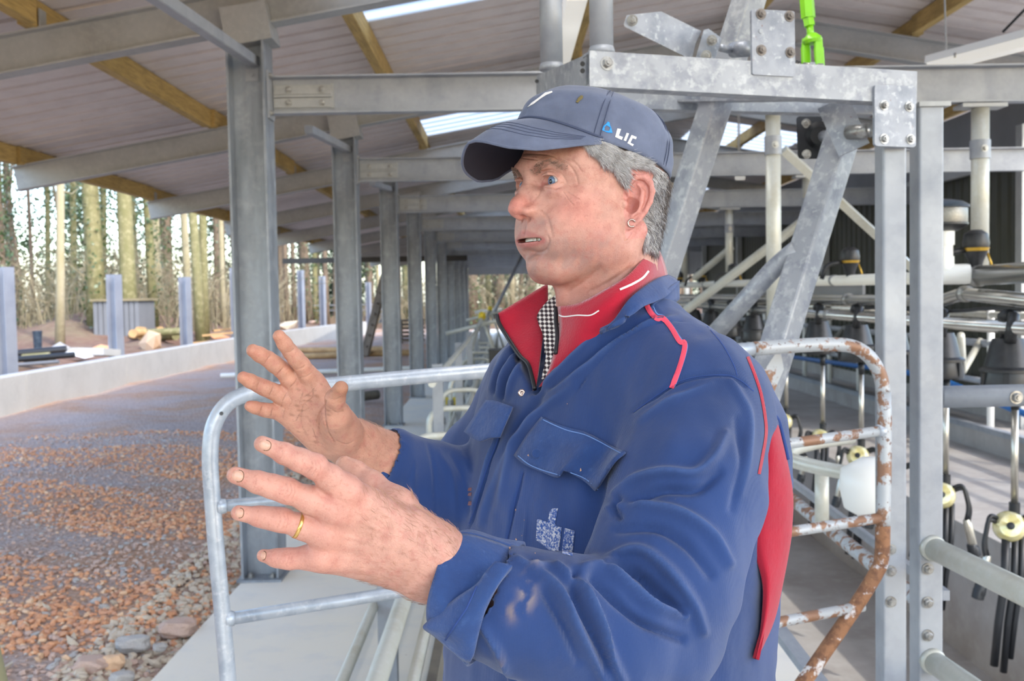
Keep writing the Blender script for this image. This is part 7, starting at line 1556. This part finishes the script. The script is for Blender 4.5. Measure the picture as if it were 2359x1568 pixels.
# pocket flaps
def hv(px, py, off, d=None):
    q = hit(JT, px, py, off); return np.array(tuple(q)) if q is not None else at(px, py, d or 1.14)
def flap(rows, offs, nm='pocket_flap'): return sheet([[hv(*ZP(*p), o_) for p, o_ in zip(r, of)] for r, of in zip(rows, offs)], .0030, nm, M['cloth2'], man, n=4)
F1 = flap([[(690, 382), (780, 425), (900, 468), (1030, 500), (1150, 555), (1260, 615), (1370, 665)], [(590, 530), (680, 600), (800, 650), (930, 660), (1060, 650), (1200, 720), (1310, 760)], [(480, 695), (580, 775), (700, 825), (840, 868), (915, 815), (1040, 900), (1150, 985)]],
     [[.003] * 7, [.006, .009, .005, .011, .014, .008, .010], [.006, .010, .006, .016, .020, .012, .016]])
F2 = sheet([R4([(1118, 921, 1.185), (1136, 922, 1.175), (1152, 926, 1.167), (1180, 936, 1.152)]), R4([(1092, 958, 1.188), (1118, 966, 1.170), (1140, 966, 1.156), (1166, 968, 1.146)]), R4([(1068, 994, 1.190), (1100, 1015, 1.166), (1124, 1008, 1.150), (1150, 1006, 1.142)])], .003, 'pocket_flap', M['cloth2'], man, n=4)
FT = bvh(np.array([tuple(v.co) for v in F1.data.vertices]), np.array([list(p.vertices) for p in F1.data.polygons]))
for pl in ([(700, 405), (790, 448), (900, 492), (1030, 524), (1150, 580), (1250, 635), (1355, 690)], [(500, 695), (590, 765), (700, 812), (838, 852)], [(920, 830), (1040, 880), (1140, 965)]):
    drape(FT, [ZP(*p) for p in pl], 2.2, .0004, .0006, 'stitching', M['seam_worn'], man)
b = MB(); q = hit(FT, *ZP(650, 678), .001); 
if q: b.lathe([(.0052, 0), (.0055, .0008), (.004, .0012), (.0035, .0004)], q, _vw(q), 18); b.build('press_stud', M['cloth2'], man, 1)
q = hit(JT, 1203, 905, .001); 
if q: b = MB(); b.lathe([(.0045, 0), (.0045, .0015), (.002, .002), (.0015, .001)], q, _vw(q), 16); b.build('press_stud', M['silver'], man, 1)
# red piping, seams
drape(JT, [ZC(*p) for p in [(1515, 655), (1560, 740), (1620, 800), (1680, 800), (1760, 890), (1840, 1020), (1885, 1030), (1880, 1120), (1830, 1290), (1760, 1460)]], 11.5, .0010, .0022, 'piping', M['piping'], man)
drape(JT, [(1722, 822), (1738, 862), (1752, 905), (1762, 960), (1764, 1000), (1756, 1050), (1748, 1092)], 7, .0008, .0016, 'piping', M['red_trim'], man)
for pl, w, m in (([ZC(*p) for p in [(1575, 645), (1620, 750), (1690, 775), (1780, 880), (1860, 1000), (1910, 1040), (1900, 1130), (1850, 1290), (1790, 1450)]], 2.5, 'seam_worn'), ([ZC(*p) for p in [(1545, 625), (1700, 560), (1820, 550)]], 2, 'seam'), ([ZC(*p) for p in [(1820, 555), (1950, 700), (2060, 830)]], 2.4, 'seam'), ([(1620, 742), (1662, 790), (1690, 840), (1698, 865)], 2.4, 'seam'), ([Z3(*p) for p in [(785, 615), (860, 560), (960, 500), (1100, 482), (1160, 500), (1210, 540)]], 2.4, 'seam'), ([ZP(*p) for p in [(540, 830), (480, 1050), (440, 1250), (400, 1400)]], 2.4, 'seam'), ([ZP(*p) for p in [(378, 450), (310, 640), (230, 850), (160, 1100), (110, 1240)]], 3.0, 'seam')):
    drape(JT, pl, w, .0004, .0006, 'seam', M[m], man)
# red action-back panel
_yy = (962, 1060, 1140, 1222, 1270, 1345, 1430, 1518)
sheet([R4([(x_, y_, d_) for x_, y_ in zip(xs, _yy)]) for xs, d_ in (((1750, 1742, 1728, 1724, 1736, 1756, 1753, 1740), 1.092), ((1774, 1784, 1776, 1768, 1768, 1776, 1766, 1742), 1.090), ((1790, 1814, 1827, 1824, 1818, 1804, 1784, 1746), 1.125), ((1784, 1800, 1808, 1806, 1800, 1790, 1772, 1742), 1.21))], .004, 'back_panel', M['red_trim'], man, n=5)
b = MB(); b.tube(smoothpl(R4([(1764, 940, 1.09), (1778, 952, 1.095), (1793, 968, 1.122), (1806, 1016, 1.122), (1815, 1058, 1.122)]), 6), .0022, 8); b.build('pleat_binding', M['seam'], man, 1)
# worn block print on the chest and faded mark by the placket
for poly in ([(775, 1118), (822, 1116), (800, 1240), (812, 1262), (852, 1268), (828, 1465), (752, 1450), (700, 1410), (645, 1370), (655, 1198), (742, 1226), (752, 1150)], [(876, 1272), (957, 1298), (936, 1502), (850, 1482)]):
    decal(JT, [ZP(*p) for p in poly], .0006, .0005, 'block_print', M['print_worn'], man, 3)
M['mark_brown'] = mat('faded_brown_print', srgb(128, 92, 96), 0.85)
for (y0, y1) in ((952, 978), (992, 1018), (1060, 1094)):
    decal(JT, [ZP(*p) for p in ((104, y0), (130, y0 - 2), (126, y1), (96, y1 - 2))], .0006, .0005, 'brown_print', M['mark_brown'], man, 3)
M['splash'] = mat('paint_splash', srgb(196, 158, 136), 0.8)
for i, (x_, y_, r_) in enumerate([(1003, 810, 16), (483, 1130, 10), (487, 1368, 12), (436, 1438, 11), (637, 1480, 9), (585, 690, 14), (533, 1335, 6), (552, 1212, 6), (172, 1312, 6), (897, 280, 6)]):
    n = 9; pl = [ZP(x_ + r_ * (0.7 + 0.5 * math.sin(k * 2.3 + i)) * 0.6 * math.cos(2 * math.pi * k / n), y_ + r_ * (0.8 + 0.4 * math.cos(k * 1.7 + i)) * math.sin(2 * math.pi * k / n)) for k in range(n)]
    decal(FT if i in (0, 5) else JT, pl, .0008, .0005, 'splash', M['splash'], man, 3)
